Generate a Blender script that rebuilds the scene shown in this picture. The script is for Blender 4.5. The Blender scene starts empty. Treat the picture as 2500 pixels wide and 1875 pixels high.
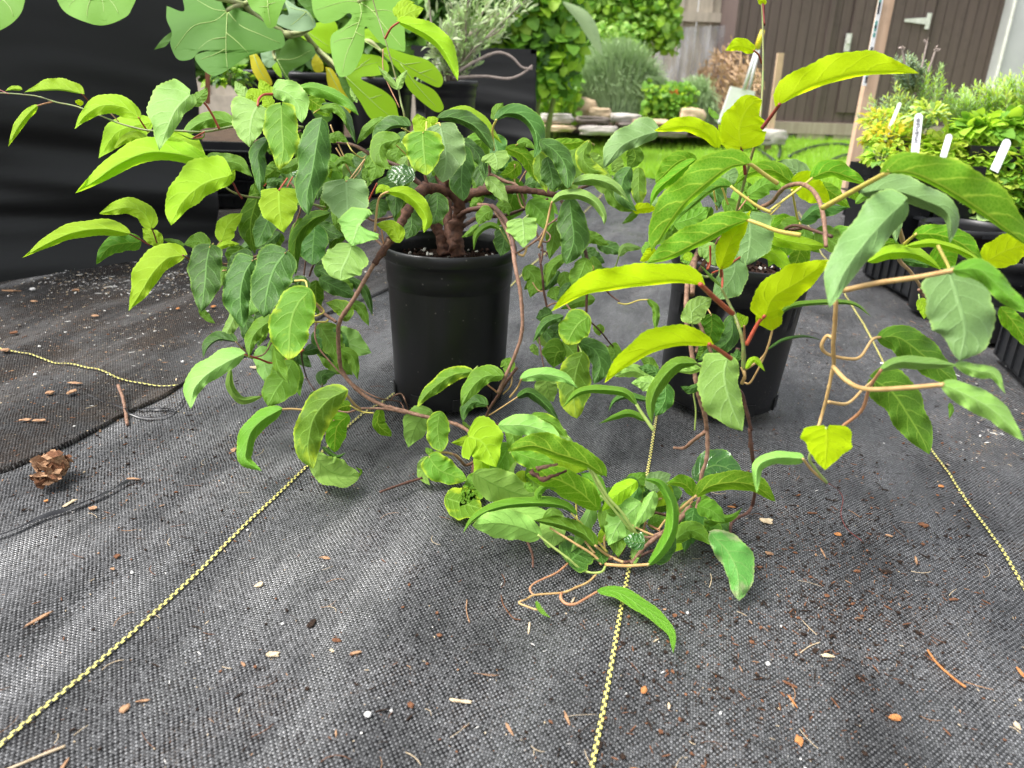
import bpy, bmesh, math, random
from mathutils import Vector, Matrix, noise
from mathutils.geometry import tessellate_polygon

# ------------------------------------------------------------ camera, world, light
SC = bpy.context.scene
COL = SC.collection
FPX, CH, TH, RL = 1853.0, 0.53, math.radians(22.3), math.radians(1.9)
CAM = Vector((0, 0, CH))
_f = Vector((0, math.cos(TH), -math.sin(TH)))
_u0 = Vector((0, math.sin(TH), math.cos(TH)))
_r0 = Vector((1, 0, 0))
RIGHT = _r0 * math.cos(RL) + _u0 * math.sin(RL)
UP = _u0 * math.cos(RL) - _r0 * math.sin(RL)
cd = bpy.data.cameras.new('camera')
cam = bpy.data.objects.new('camera', cd)
COL.objects.link(cam)
m = Matrix.Identity(4)
for i in range(3):
    m[i][0] = RIGHT[i]; m[i][1] = UP[i]; m[i][2] = -_f[i]; m[i][3] = CAM[i]
cam.matrix_world = m
cd.sensor_width = 36.0
cd.lens = 36.0 * FPX / 2500.0
cd.clip_start = 0.02
cd.clip_end = 500
cd.dof.use_dof = True
cd.dof.focus_distance = 1.08
cd.dof.aperture_fstop = 6.3
SC.camera = cam

w = bpy.data.worlds.new('World'); SC.world = w; w.use_nodes = True
nt = w.node_tree
bg = nt.nodes['Background']
sky = nt.nodes.new('ShaderNodeTexSky'); sky.sky_type = 'NISHITA'
sky.sun_disc = False
SUN_EL, SUN_AZ = math.radians(58), math.radians(-100)     # azimuth from +Y towards +X
sky.sun_elevation = SUN_EL
sky.sun_rotation = SUN_AZ
sky.air_density = 1.0; sky.dust_density = 4.0; sky.ozone_density = 1.0
hs = nt.nodes.new('ShaderNodeHueSaturation'); hs.inputs['Saturation'].default_value = 0.22
nt.links.new(sky.outputs[0], hs.inputs['Color'])
nt.links.new(hs.outputs[0], bg.inputs['Color'])
bg.inputs['Strength'].default_value = 0.15
sd = bpy.data.lights.new('sun', 'SUN'); sd.energy = 1.5; sd.angle = math.radians(24)
sd.color = (1.0, 0.97, 0.92)
so = bpy.data.objects.new('sun', sd); COL.objects.link(so)
dv = Vector((math.sin(SUN_AZ) * math.cos(SUN_EL), math.cos(SUN_AZ) * math.cos(SUN_EL), math.sin(SUN_EL)))
so.rotation_euler = dv.to_track_quat('Z', 'Y').to_euler()
SC.view_settings.view_transform = 'Standard'
SC.view_settings.look = 'None'
SC.view_settings.exposure = 1.35
SC.view_settings.gamma = 1

random.seed(11)
R = random.random
def U(a, b): return a + (b - a) * random.random()

# ------------------------------------------------------------ pixel -> world
def dirp(x, y): return _f + RIGHT * ((x - 1250) / FPX) + UP * ((937.5 - y) / FPX)
def un(x, y, d): return CAM + dirp(x, y) * d
def gd(x, y, z=0.0):
    dz = dirp(x, y).z
    return (CH - z) / (-dz) if dz < -1e-4 else 1e6
def gp(x, y, z=0.0): return un(x, y, gd(x, y, z))
def at(x, y, Y):
    q = dirp(x, y); return CAM + q * (Y / q.y)

FR = {'A': (0, 0, .36166), 'B': (400, 150, .27125), 'C': (850, 0, .36166), 'D': (1600, 0, .40687),
      'E': (0, 450, .36166), 'F': (400, 550, .27125), 'G': (850, 200, .27125), 'H': (1250, 250, .27125),
      'I': (1900, 300, .27125), 'J': (1300, 600, .27125), 'K': (1800, 700, .31646), 'M': (900, 900, .27125),
      'N': (1250, 1050, .33146), 'O': (540, 900, .18083), 'P': (500, 0, .27125), 'Q': (1050, 0, .36166),
      'R': (2050, 100, .27125), 'S': (0, 0, 1.0), 'T': (2200, 500, .3016), 'U': (0, 1000, .5276),
      'V': (1600, 1100, .46705), 'W': (800, 1400, .63), 'Z': (0, 0, 1.1302)}
def px(fr, p):
    a, b, s = FR[fr]; return (a + p[0] * s, b + p[1] * s)

# ------------------------------------------------------------ object helpers
def tag(o, label=None, cat=None, group=None, kind=None):
    if label: o['label'] = label
    if cat: o['category'] = cat
    if group: o['group'] = group
    if kind: o['kind'] = kind
    return o
def empty(name, loc, label, cat, group=None):
    o = bpy.data.objects.new(name, None); COL.objects.link(o); o.location = loc
    o.empty_display_size = 0.05
    return tag(o, label, cat, group)
def link(name, me, mats, parent=None, smooth=True):
    o = bpy.data.objects.new(name, me); COL.objects.link(o)
    for mm in (mats if isinstance(mats, (list, tuple)) else [mats]): me.materials.append(mm)
    if smooth: me.polygons.foreach_set('use_smooth', [True] * len(me.polygons))
    if parent:
        o.parent = parent
        q = parent; off = Vector((0, 0, 0))
        while q: off += Vector(q.location); q = q.parent
        if off.length > 0: me.transform(Matrix.Translation(-off))
    me.update()
    return o
class MB:
    def __init__(s): s.v = []; s.f = []; s.mi = []; s.uv = []
    def add(s, vs, fs, mi=0, uvs=None):
        n = len(s.v); s.v += [tuple(q) for q in vs]
        s.f += [tuple(i + n for i in f) for f in fs]; s.mi += [mi] * len(fs)
        s.uv += (uvs if uvs else [(0.0, 0.0)] * len(vs))
        return s
    def box(s, c, d, rz=0, rot=None, mi=0):
        rm = rot if rot is not None else Matrix.Rotation(rz, 3, 'Z')
        c = Vector(c)
        vs = [c + rm @ Vector((x * d[0] / 2, y * d[1] / 2, z * d[2] / 2)) for x in (-1, 1) for y in (-1, 1) for z in (-1, 1)]
        return s.add(vs, [(0, 1, 3, 2), (4, 6, 7, 5), (0, 4, 5, 1), (2, 3, 7, 6), (0, 2, 6, 4), (1, 5, 7, 3)], mi)
    def mesh(s):
        me = bpy.data.meshes.new('m'); me.from_pydata(s.v, [], s.f)
        me.polygons.foreach_set('material_index', s.mi)
        ul = me.uv_layers.new(name='UVMap')
        uv = s.uv
        flat = []
        for f in s.f:
            for i in f: flat += uv[i]
        ul.data.foreach_set('uv', flat)
        return me
    def build(s, name, mats, parent=None, smooth=True): return link(name, s.mesh(), mats, parent, smooth)

def cr(P, n):
    """Catmull-Rom through P (tuples of any length), n samples"""
    P = [tuple(map(float, p)) for p in P]
    if len(P) == 2:
        return [tuple(a + (b - a) * i / (n - 1) for a, b in zip(*P)) for i in range(n)]
    seg = len(P) - 1
    Q = [tuple(2 * a - b for a, b in zip(P[0], P[1]))] + P + [tuple(2 * a - b for a, b in zip(P[-1], P[-2]))]
    ln = [math.dist(P[i][:2], P[i + 1][:2]) + 1e-6 for i in range(seg)]
    tot = sum(ln); out = []
    for k in range(n):
        t = tot * k / (n - 1); i = 0
        while i < seg - 1 and t > ln[i]: t -= ln[i]; i += 1
        t = min(1, t / ln[i])
        a, b, c, d = Q[i], Q[i + 1], Q[i + 2], Q[i + 3]
        out.append(tuple(.5 * (2 * b[j] + (c[j] - a[j]) * t + (2 * a[j] - 5 * b[j] + 4 * c[j] - d[j]) * t * t + (3 * b[j] - a[j] - 3 * c[j] + d[j]) * t ** 3) for j in range(len(b))))
    return out

def tube_into(mb, pts, rad, ns=7, mi=0, bump=0):
    pts = [Vector(p) for p in pts]; n = len(pts)
    if not isinstance(rad, (list, tuple)): rad = [rad] * n
    if len(rad) == 2: rad = [rad[0] + (rad[1] - rad[0]) * i / (n - 1) for i in range(n)]
    t0 = (pts[1] - pts[0]).normalized()
    a = t0.cross(Vector((0.3, 0.2, 1))).normalized()
    vs = []; uvs = []; L = 0
    for i in range(n):
        t = (pts[min(i + 1, n - 1)] - pts[max(i - 1, 0)]).normalized()
        a = (a - t * a.dot(t)).normalized(); b = t.cross(a)
        if i: L += (pts[i] - pts[i - 1]).length
        for k in range(ns):
            an = 2 * math.pi * k / ns
            rr = rad[i]
            if bump: rr *= 1 + bump * noise.noise(pts[i] * 140 + Vector((k * 1.7, 0, 0)))
            vs.append(pts[i] + (a * math.cos(an) + b * math.sin(an)) * rr); uvs.append((k / ns, L))
    fs = [(i * ns + k, i * ns + (k + 1) % ns, (i + 1) * ns + (k + 1) % ns, (i + 1) * ns + k) for i in range(n - 1) for k in range(ns)]
    fs += [tuple(range(ns))[::-1], tuple((n - 1) * ns + k for k in range(ns))]
    mb.add(vs, fs, mi, uvs)
    return mb

def lathe_into(mb, c, prof, ns=56, mi=0, close=False):
    vs = []; c = Vector(c)
    for (r, z) in prof:
        for k in range(ns):
            an = 2 * math.pi * k / ns
            vs.append(c + Vector((r * math.cos(an), r * math.sin(an), z)))
    fs = [(i * ns + k, i * ns + (k + 1) % ns, (i + 1) * ns + (k + 1) % ns, (i + 1) * ns + k) for i in range(len(prof) - 1) for k in range(ns)]
    if close: fs.append(tuple((len(prof) - 1) * ns + k for k in range(ns)))
    mb.add(vs, fs, mi)
    return mb

# ------------------------------------------------------------ materials
def mat(name):
    mm = bpy.data.materials.new(name); mm.use_nodes = True
    n = mm.node_tree
    return mm, n, n.nodes['Principled BSDF']
def N(n, t, **kw):
    q = n.nodes.new(t)
    for k, v in kw.items(): setattr(q, k, v)
    return q
def noisetex(n, scale, detail=4, vec=None, rough=.6):
    q = N(n, 'ShaderNodeTexNoise'); q.inputs['Scale'].default_value = scale
    q.inputs['Detail'].default_value = detail; q.inputs['Roughness'].default_value = rough
    if vec: n.links.new(vec, q.inputs['Vector'])
    return q
def ramp(n, fac, stops):
    q = N(n, 'ShaderNodeValToRGB'); e = q.color_ramp.elements
    while len(e) < len(stops): e.new(.5)
    for i, (p, c) in enumerate(stops):
        e[i].position = p; e[i].color = (c[0], c[1], c[2], 1) if isinstance(c, tuple) else (c, c, c, 1)
    n.links.new(fac, q.inputs[0]); return q
def mth(n, op, a, b=None, c=None, clamp=False):
    q = N(n, 'ShaderNodeMath', operation=op); q.use_clamp = clamp
    for i, v in enumerate((a, b, c)):
        if v is None: continue
        if isinstance(v, (int, float)): q.inputs[i].default_value = v
        else: n.links.new(v, q.inputs[i])
    return q.outputs[0]
def mixc(n, fac, a, b, bt='MIX'):
    q = N(n, 'ShaderNodeMix', data_type='RGBA', blend_type=bt)
    for s, v in ((q.inputs[0], fac), (q.inputs[6], a), (q.inputs[7], b)):
        if isinstance(v, (int, float)): s.default_value = v
        elif isinstance(v, tuple): s.default_value = (v[0], v[1], v[2], 1)
        else: n.links.new(v, s)
    return q.outputs[2]
def bump(n, bs, h, st, dist=.001):
    q = N(n, 'ShaderNodeBump'); q.inputs['Strength'].default_value = st; q.inputs['Distance'].default_value = dist
    n.links.new(h, q.inputs['Height']); n.links.new(q.outputs[0], bs.inputs['Normal']); return q
def objco(n): return N(n, 'ShaderNodeTexCoord').outputs['Object']
def geopos(n): return N(n, 'ShaderNodeNewGeometry').outputs['Position']

def simple(name, c1, c2=None, scale=30, rough=.6, bmp=0, bscale=None, spec=.5, dist=.002, detail=5):
    mm, n, b = mat(name)
    g = geopos(n)
    nz = noisetex(n, scale, detail, g)
    c2 = c2 or tuple(x * .6 for x in c1)
    rp = ramp(n, nz.outputs[0], [(.35, c1), (.68, c2)])
    n.links.new(rp.outputs[0], b.inputs['Base Color'])
    b.inputs['Roughness'].default_value = rough
    b.inputs['Specular IOR Level'].default_value = spec
    if bmp:
        nb = noisetex(n, bscale or scale * 2, 5, g); bump(n, b, nb.outputs[0], bmp, dist)
    return mm

def leafmat(name, top, trans, tf=.35, vein=None, edge=None, rough=.42, spec=.45, patch=None, nv=5.6, vs=.8, pk=.6, hv=.022, bstr=.5):
    mm, n, b = mat(name)
    uv = N(n, 'ShaderNodeUVMap').outputs[0]
    sp = N(n, 'ShaderNodeSeparateXYZ'); n.links.new(uv, sp.inputs[0])
    u, v0 = sp.outputs[0], sp.outputs[1]
    g = geopos(n)
    oi = N(n, 'ShaderNodeObjectInfo').outputs['Random']
    v = mth(n, 'ABSOLUTE', mth(n, 'SUBTRACT', v0, .5)); v = mth(n, 'MULTIPLY', v, 2)      # 0 midrib .. 1 margin
    wob = noisetex(n, 60, 2, g)
    wv = mth(n, 'MULTIPLY', mth(n, 'SUBTRACT', wob.outputs[0], .5), .5)
    # lateral veins, arching to the tip
    ph = mth(n, 'SUBTRACT', mth(n, 'MULTIPLY', u, nv), mth(n, 'ADD', mth(n, 'MULTIPLY', v, .75), mth(n, 'MULTIPLY', mth(n, 'POWER', v, 2), .85)))
    side = mth(n, 'MULTIPLY', mth(n, 'GREATER_THAN', v0, .5), .42)
    ph = mth(n, 'ADD', mth(n, 'ADD', ph, side), wv)
    fr = mth(n, 'PINGPONG', ph, .5)                       # 0 at vein
    lat = mth(n, 'SUBTRACT', 1, mth(n, 'DIVIDE', fr, mth(n, 'ADD', .07, mth(n, 'MULTIPLY', mth(n, 'SUBTRACT', 1, v), .05))), clamp=True)
    mid = mth(n, 'MULTIPLY', mth(n, 'SUBTRACT', 1, mth(n, 'DIVIDE', v, .075), clamp=True), 1.6, clamp=True)
    lat = mth(n, 'MULTIPLY', lat, mth(n, 'SUBTRACT', 1.0, mth(n, 'POWER', v, 4), clamp=True))
    vn = mth(n, 'MAXIMUM', mid, mth(n, 'MULTIPLY', lat, .80))
    # small net veins
    vo = N(n, 'ShaderNodeTexVoronoi', feature='DISTANCE_TO_EDGE'); vo.inputs['Scale'].default_value = 260
    n.links.new(g, vo.inputs['Vector'])
    net = mth(n, 'SUBTRACT', 1, mth(n, 'MULTIPLY', vo.outputs[0], 6), clamp=True)
    big = noisetex(n, 22, 3, g)
    col = mixc(n, big.outputs[0], tuple(x * .82 for x in top), tuple(min(1, x * 1.2) for x in top))
    # hue varies leaf by leaf
    hsn = N(n, 'ShaderNodeHueSaturation'); n.links.new(col, hsn.inputs['Color'])
    n.links.new(mth(n, 'ADD', .5 - hv / 2, mth(n, 'MULTIPLY', oi, hv)), hsn.inputs['Hue'])
    n.links.new(mth(n, 'ADD', .8, mth(n, 'MULTIPLY', oi, .42)), hsn.inputs['Value'])
    col = hsn.outputs[0]
    if patch:
        pz = noisetex(n, 34, 3, g)
        pm = mth(n, 'ADD', mth(n, 'MULTIPLY', pz.outputs[0], 1.3), mth(n, 'MULTIPLY', mth(n, 'MAXIMUM', mth(n, 'POWER', v, 3), mth(n, 'POWER', u, 3)), .36))
        pm = mth(n, 'MULTIPLY', mth(n, 'SUBTRACT', pm, .82), 4, clamp=True)
        col = mixc(n, mth(n, 'MULTIPLY', pm, patch[3] if len(patch) > 3 else .8), col, patch[:3])
    if edge:
        em = mth(n, 'MULTIPLY', mth(n, 'SUBTRACT', v, .90), 9, clamp=True)
        em = mth(n, 'MULTIPLY', em, .5)
        col = mixc(n, em, col, edge)
    col = mixc(n, mth(n, 'MULTIPLY', net, .22 * vs), col, vein or trans)
    col = mixc(n, mth(n, 'MULTIPLY', vn, vs * .8), col, vein or trans)
    sz_ = noisetex(n, 240, 2, g); sz2 = noisetex(n, 17, 2, g)
    spot = mth(n, 'MULTIPLY', mth(n, 'SUBTRACT', mth(n, 'ADD', sz_.outputs[0], mth(n, 'MULTIPLY', sz2.outputs[0], .45)), .99), 22, clamp=True)
    col = mixc(n, mth(n, 'MULTIPLY', spot, .75), col, (.09, .06, .02))
    n.links.new(col, b.inputs['Base Color'])
    rz = noisetex(n, 45, 3, g)
    rr = mth(n, 'ADD', rough - .1, mth(n, 'MULTIPLY', rz.outputs[0], .22))
    n.links.new(rr, b.inputs['Roughness'])
    b.inputs['Specular IOR Level'].default_value = spec
    # puckers between veins
    hgt = mth(n, 'SUBTRACT', mth(n, 'MULTIPLY', fr, pk), mth(n, 'MULTIPLY', vn, .35))
    hgt = mth(n, 'ADD', hgt, mth(n, 'MULTIPLY', net, -.10))
    bp = bump(n, b, hgt, bstr * 1.2, .0022)
    tr = N(n, 'ShaderNodeBsdfTranslucent')
    tc = mixc(n, mth(n, 'MULTIPLY', vn, .35), trans, tuple(min(1, x * .9 + .05) for x in trans))
    tm = mixc(n, .5, tc, mixc(n, mth(n, 'MULTIPLY', vn, vs * .6), col, vein or trans))
    n.links.new(tm, tr.inputs['Color']); n.links.new(bp.outputs[0], tr.inputs['Normal'])
    mx = N(n, 'ShaderNodeMixShader'); mx.inputs[0].default_value = tf
    n.links.new(b.outputs[0], mx.inputs[1]); n.links.new(tr.outputs[0], mx.inputs[2])
    n.links.new(mx.outputs[0], n.nodes['Material Output'].inputs['Surface'])
    return mm

LM = {
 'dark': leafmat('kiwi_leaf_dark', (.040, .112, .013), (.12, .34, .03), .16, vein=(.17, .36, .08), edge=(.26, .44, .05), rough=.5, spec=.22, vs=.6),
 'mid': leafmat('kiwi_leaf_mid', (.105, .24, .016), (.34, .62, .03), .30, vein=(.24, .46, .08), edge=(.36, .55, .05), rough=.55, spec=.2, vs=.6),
 'pale': leafmat('kiwi_leaf_pale', (.21, .39, .075), (.36, .64, .07), .24, vein=(.36, .56, .20), edge=(.40, .60, .10), rough=.55, spec=.25, vs=.55, hv=.03),  # sky sheen painted into the lighter base colour
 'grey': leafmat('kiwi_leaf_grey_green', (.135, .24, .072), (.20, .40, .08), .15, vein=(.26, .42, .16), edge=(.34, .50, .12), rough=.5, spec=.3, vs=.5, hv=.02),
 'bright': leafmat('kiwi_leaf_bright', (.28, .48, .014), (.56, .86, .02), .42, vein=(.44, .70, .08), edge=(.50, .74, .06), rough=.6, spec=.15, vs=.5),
 'vivid': leafmat('kiwi_leaf_vivid', (.46, .66, .006), (.82, 1.0, .01), .58, vein=(.48, .60, .02), edge=(.56, .82, .02), rough=.65, spec=.08, vs=.4, hv=.015),  # backlit glow painted into the yellow-green base, besides the translucency
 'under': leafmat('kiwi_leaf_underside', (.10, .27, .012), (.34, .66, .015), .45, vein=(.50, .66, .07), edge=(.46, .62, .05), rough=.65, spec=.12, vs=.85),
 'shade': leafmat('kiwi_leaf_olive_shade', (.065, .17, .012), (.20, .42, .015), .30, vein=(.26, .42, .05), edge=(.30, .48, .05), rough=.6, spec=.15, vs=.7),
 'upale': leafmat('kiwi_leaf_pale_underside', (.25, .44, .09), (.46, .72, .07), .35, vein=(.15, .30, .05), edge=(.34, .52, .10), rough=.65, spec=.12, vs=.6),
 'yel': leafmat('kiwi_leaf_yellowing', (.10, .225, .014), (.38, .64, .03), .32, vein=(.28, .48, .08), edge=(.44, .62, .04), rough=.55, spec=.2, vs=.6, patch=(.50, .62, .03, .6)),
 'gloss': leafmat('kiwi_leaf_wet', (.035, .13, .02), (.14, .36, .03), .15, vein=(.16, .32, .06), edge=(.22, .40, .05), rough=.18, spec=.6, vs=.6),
 'scar': leafmat('kiwi_leaf_scarred', (.10, .28, .05), (.30, .52, .06), .25, vein=(.25, .44, .12), edge=(.32, .5, .1), rough=.5, spec=.25, vs=.6, patch=(.45, .36, .26, .6)),
}
def stemmat(name, c1, c2, rough=.5, sc=90, bm=.3):
    return simple(name, c1, c2, sc, rough, bm, sc * 2.2, .4, .0012)
SM = {
 'bark': stemmat('kiwi_bark', (.13, .055, .032), (.045, .018, .012), .75, 130, .9),
 'twig': stemmat('kiwi_twig', (.30, .17, .11), (.13, .065, .04), .65, 200, .5),
 'twigd': stemmat('kiwi_dark_twig', (.13, .06, .04), (.06, .028, .02), .6, 220, .5),
 'red': stemmat('red_petiole', (.42, .09, .04), (.30, .045, .025), .45),
 'dred': stemmat('dark_red_petiole', (.22, .04, .03), (.16, .025, .02), .4),
 'yel': stemmat('yellow_petiole', (.55, .48, .10), (.48, .36, .09), .45),
 'tan': stemmat('tan_petiole', (.50, .34, .14), (.42, .25, .10), .45),
 'grn': stemmat('green_petiole', (.36, .48, .12), (.30, .38, .10), .45),
 'grs': stemmat('green_shoot', (.16, .24, .06), (.20, .16, .06), .45),
 'pink': stemmat('pink_petiole', (.46, .24, .12), (.38, .17, .09), .45),
}
# ------------------------------------------------------------ leaves
PROF = {
 'o': [(0, .0), (.015, .26), (.05, .54), (.10, .77), (.18, .94), (.30, 1.0), (.42, 1.0), (.55, .93), (.68, .76), (.80, .51), (.88, .31), (.94, .14), (1, 0)],
 'b': [(0, .05), (.015, .45), (.05, .78), (.10, .93), (.20, 1.0), (.38, 1.0), (.52, .95), (.66, .82), (.78, .63), (.88, .40), (.95, .19), (1, 0)],
 'e': [(0, 0), (.02, .26), (.05, .46), (.10, .66), (.22, .90), (.36, 1.0), (.5, 1.0), (.64, .95), (.76, .80), (.86, .58), (.94, .32), (1, 0)],
 'h': [(0, .12), (.015, .62), (.05, .92), (.12, 1.0), (.28, 1.0), (.42, .93), (.56, .78), (.70, .56), (.82, .35), (.92, .16), (1, 0)],
 's': [(0, 0), (.03, .42), (.10, .74), (.22, .95), (.36, 1.0), (.52, .97), (.68, .84), (.80, .62), (.90, .36), (.96, .16), (1, 0)],
}
def prof(p, u):
    T = PROF[p]
    for (a, x), (b, y) in zip(T, T[1:]):
        if u <= b: return x + (y - x) * (u - a) / (b - a)
    return 0
UNDER = ('under', 'vivid', 'upale', 'shade')
SEG = 44
US = [0.5 * (.55 * (1 - math.cos(math.pi * i / SEG)) + .9 * i / SEG) / .5 / 2 * 1.0 for i in range(SEG + 1)]
US = [x / US[-1] for x in US]
VS = (0, .12, .32, .55, .76, .91, 1.0)

def leaf_into(mb, sp, mi=0):
    fr, pts, wl, wr, d, mt, k, pf, fold, seed, dd = sp
    s = FR[fr][2]
    P = [px(fr, p) + ((p[2],) if len(p) > 2 else (1.0,)) for p in pts]
    dense = cr(P, 121)
    def pos(u):
        t = u * 120; i = min(119, int(t)); t -= i
        a, b = dense[i], dense[i + 1]
        return a[0] + (b[0] - a[0]) * t, a[1] + (b[1] - a[1]) * t, a[2] + (b[2] - a[2]) * t
    Lp = sum(math.dist(dense[i][:2], dense[i + 1][:2]) for i in range(120))
    sc = d / FPX; L = Lp * sc
    if k is None: k = -.30 if mt in UNDER else .38
    W = max(.27 * L, .012)
    yb = dense[0][1]
    rows = []
    ph1, ph2, ph3 = seed * 1.7, seed * 2.9, seed * .77
    nw = 2.0 + (seed * 7.3) % 1.7
    for iu, u in enumerate(US):
        x, y, ws = pos(u)
        e = .02
        x0, y0, _ = pos(max(0, u - e)); x1, y1, _ = pos(min(1, u + e))
        tx, ty = x1 - x0, y1 - y0; ll = math.hypot(tx, ty) + 1e-9
        nx, ny = ty / ll, -tx / ll
        pr = prof(pf, u) * ws
        row = []
        for side in (-1, 1):
            wp = (wl if side > 0 else wr) * s
            wm = wp * sc
            f = math.sqrt(max(0, W * W - wm * wm)); f = min(f, .2 * L) * fold * (.45 if wm > .1 * L else .9) + .10 * wm
            vs = VS if side > 0 else VS[1:][::-1]
            for v in vs:
                vv = v
                ed = 1.0
                if v == 1.0: ed = 1.0 + (.028 if iu % 2 else -.012)
                wob = 1 + (.075 * math.sin(u * 9 + ph1 + side * 2) + .05 * math.sin(u * 21 + ph2 + side)) * v
                o = wp * pr * vv * ed * side * wob
                bk = .055 * Lp * v ** 1.6 * math.exp(-(u / .14) ** 2) * min(1, wp / (.22 * Lp))
                X, Y = x + nx * o - tx / ll * bk, y + ny * o - ty / ll * bk
                dep = d + dd * u - k * (Y - yb) * sc
                dep += f * pr * (v ** 1.35)
                ph = u * 5.6 - .75 * v - .85 * v * v + (.42 if side > 0 else 0)
                tri = abs((ph % 1) - .5) * 2
                dep += L * .0055 * tri * min(1, v * 3) * pr
                dep += L * .030 * math.sin(u * (nw + 1.4) * 6.28 + ph3 + side) * v ** 3 * pr
                dep += L * .045 * math.sin(u * nw * 6.28 + ph2 + side * 1.3) * v * v * min(1, 8 * u)
                dep += L * .025 * math.sin(u * 5 + ph3)
                dep -= .035 * L * (1 - min(1, v * 3)) * 0.0
                dep = min(dep, gd(X, Y, .0035))
                row.append((un(X, Y, dep), (u, .5 + side * v / 2)))
        # order: right half is reversed so the row runs -1..1
        rows.append(row)
    nr = len(rows[0])
    vs = [q[0] for r in rows for q in r]; uvs = [q[1] for r in rows for q in r]
    fs = [(i * nr + j, i * nr + j + 1, (i + 1) * nr + j + 1, (i + 1) * nr + j) for i in range(SEG) for j in range(nr - 1)]
    mb.add(vs, fs, mi, uvs)
    return Lp * (wl + wr) * s * 1.0

def petiole_into(mb, sp, pt, mi=0):
    fr, ppts, col, rad, d1 = pt
    d0 = sp[4]
    n = len(ppts)
    P = []
    for i, p in enumerate(ppts):
        x, y = px(fr, p)
        dpt = p[2] if len(p) > 2 else d0 + (d1 - d0) * i / max(1, n - 1)
        P.append((x, y, dpt))
    Q = cr(P, max(8, 6 * n))
    W3 = [un(x, y, min(z, gd(x, y, rad))) for x, y, z in Q]
    tube_into(mb, W3, (rad * .85, rad * 1.1), 6, mi)

PL = {'a': {'leaves': [], 'br': []}, 'b': {'leaves': [], 'br': []}}
CUR = ['a', 'A']
DS = {'a': 1.06, 'b': 1.04}
def L(pts, wl, wr, d, mt, pet=None, pc='yel', pr=.0011, pd=None, k=None, pf='o', fold=1.0, fr=None, dd=0.0):
    fr = fr or CUR[1]
    q = DS[CUR[0]]; d = d * q; wl *= 1.16; wr *= 1.16
    sp = (fr, pts, wl, wr, d, mt, k, pf, fold, U(0, 6), dd)
    pt = (fr, [pts[0][:2]] + pet, pc, pr, pd * q if pd is not None else d + .03) if pet else None
    PL[CUR[0]]['leaves'].append((sp, pt))
def T(pts, r, mt, fr=None, ns=8, bmp=.25):
    """branch: (x, y, depth) in frame; depth 0 = lying on the ground"""
    fr = fr or CUR[1]
    P = []
    for p in pts:
        x, y = px(fr, p); P.append((x, y, p[2] * DS[CUR[0]] if p[2] > 0 else gd(x, y, .004)))
    Q = cr(P, max(10, 7 * len(P)))
    r = r if isinstance(r, tuple) else (r, r)
    if r[0] < .0085: r = (r[0] * .72, r[1] * .72)
    W3 = [un(x, y, min(z, gd(x, y, min(r)))) for x, y, z in Q]
    PL[CUR[0]]['br'].append((W3, r, mt, ns, bmp))
def F(pl, fr):
    CUR[0] = pl; CUR[1] = fr

# ===== left plant =====
F('a', 'A')
L([(550,632),(430,606),(300,606),(165,622)],6,66,1.16,'bright',[(585,670),(600,700)],'dred')
L([(250,715),(190,770),(115,870),(55,990)],26,32,1.14,'bright',[(300,700),(360,688)],'pink')
L([(145,605),(90,600),(35,614)],8,20,1.16,'bright')
L([(560,700),(530,690),(505,680)],16,16,1.15,'vivid')
L([(935,792),(830,722),(690,712),(580,775),(503,872)],55,62,1.10,'bright',[(965,840),(1000,890)],'red',.0013)
L([(1285,640),(1190,740),(1130,870),(1075,1015)],60,165,1.04,'pale',pf='h')
L([(1290,690),(1350,650),(1400,590)],30,45,1.06,'mid',[(1370,690),(1430,770),(1480,870)],'red',.0018)
L([(1010,830),(900,850),(780,900),(665,1070)],80,70,1.20,'bright')
L([(1400,1095),(1200,1040),(1000,1030),(800,1110),(650,1215),(510,1303)],52,85,1.07,'bright',pf='s')
L([(1000,950),(880,925),(760,1010)],30,35,1.12,'bright')
L([(1130,910),(1280,970),(1405,1100)],50,70,1.10,'bright')
L([(1580,835),(1450,800),(1330,840),(1200,950)],48,48,1.13,'mid')
L([(1540,1190),(1440,1215),(1330,1270),(1220,1380),(1155,1522)],70,140,1.03,'bright',pf='b')
L([(1470,1225),(1540,1210),(1588,1145)],30,35,1.04,'bright',[(1560,1225),(1600,1290),(1635,1340)],'dred',.0015)
L([(1405,1060),(1520,1085),(1620,1110),(1705,1195)],45,55,1.14,'mid')
L([(1380,890),(1370,930),(1300,940),(1190,895)],4,4,1.05,'under',[(1300,938),(1370,925)],'red',.0014)
L([(1020,1530),(960,1430),(850,1400),(670,1442)],45,60,1.10,'bright',[(1040,1580),(1060,1640)],'dred',pf='b')
F('a', 'E')
L([(865,330),(700,300),(500,325),(320,400),(152,495)],38,60,1.07,'bright',[(940,370),(1010,410)],'dred',.0013)
L([(940,390),(820,400),(730,430),(650,540)],50,55,1.12,'shade',pf='b')
L([(1090,400),(1020,350),(960,295)],45,45,1.15,'bright')
L([(1240,412),(1160,385),(1095,370)],18,18,1.13,'mid')
L([(1400,430),(1340,385),(1240,405)],50,50,1.13,'mid')
L([(1235,480),(1130,500),(1030,600),(950,730),(868,855)],55,105,1.02,'bright',[(1290,515)],'dred',.0014)
L([(1415,425),(1395,530),(1385,660),(1360,862)],95,100,1.03,'dark',[(1440,400)],'yel',pf='b')
L([(1350,840),(1400,900),(1455,940)],22,22,1.06,'mid')
L([(1495,380),(1540,270),(1640,195)],55,60,1.12,'bright',[(1470,410),(1450,440)],'tan')
L([(1455,440),(1530,405),(1622,402)],22,18,1.10,'bright')
L([(1740,80),(1690,280),(1720,472)],85,70,1.13,'shade')
L([(1830,190),(1780,310),(1725,430)],65,65,1.08,'dark')
L([(1885,330),(1820,390),(1760,440)],30,35,1.15,'dark')
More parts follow.
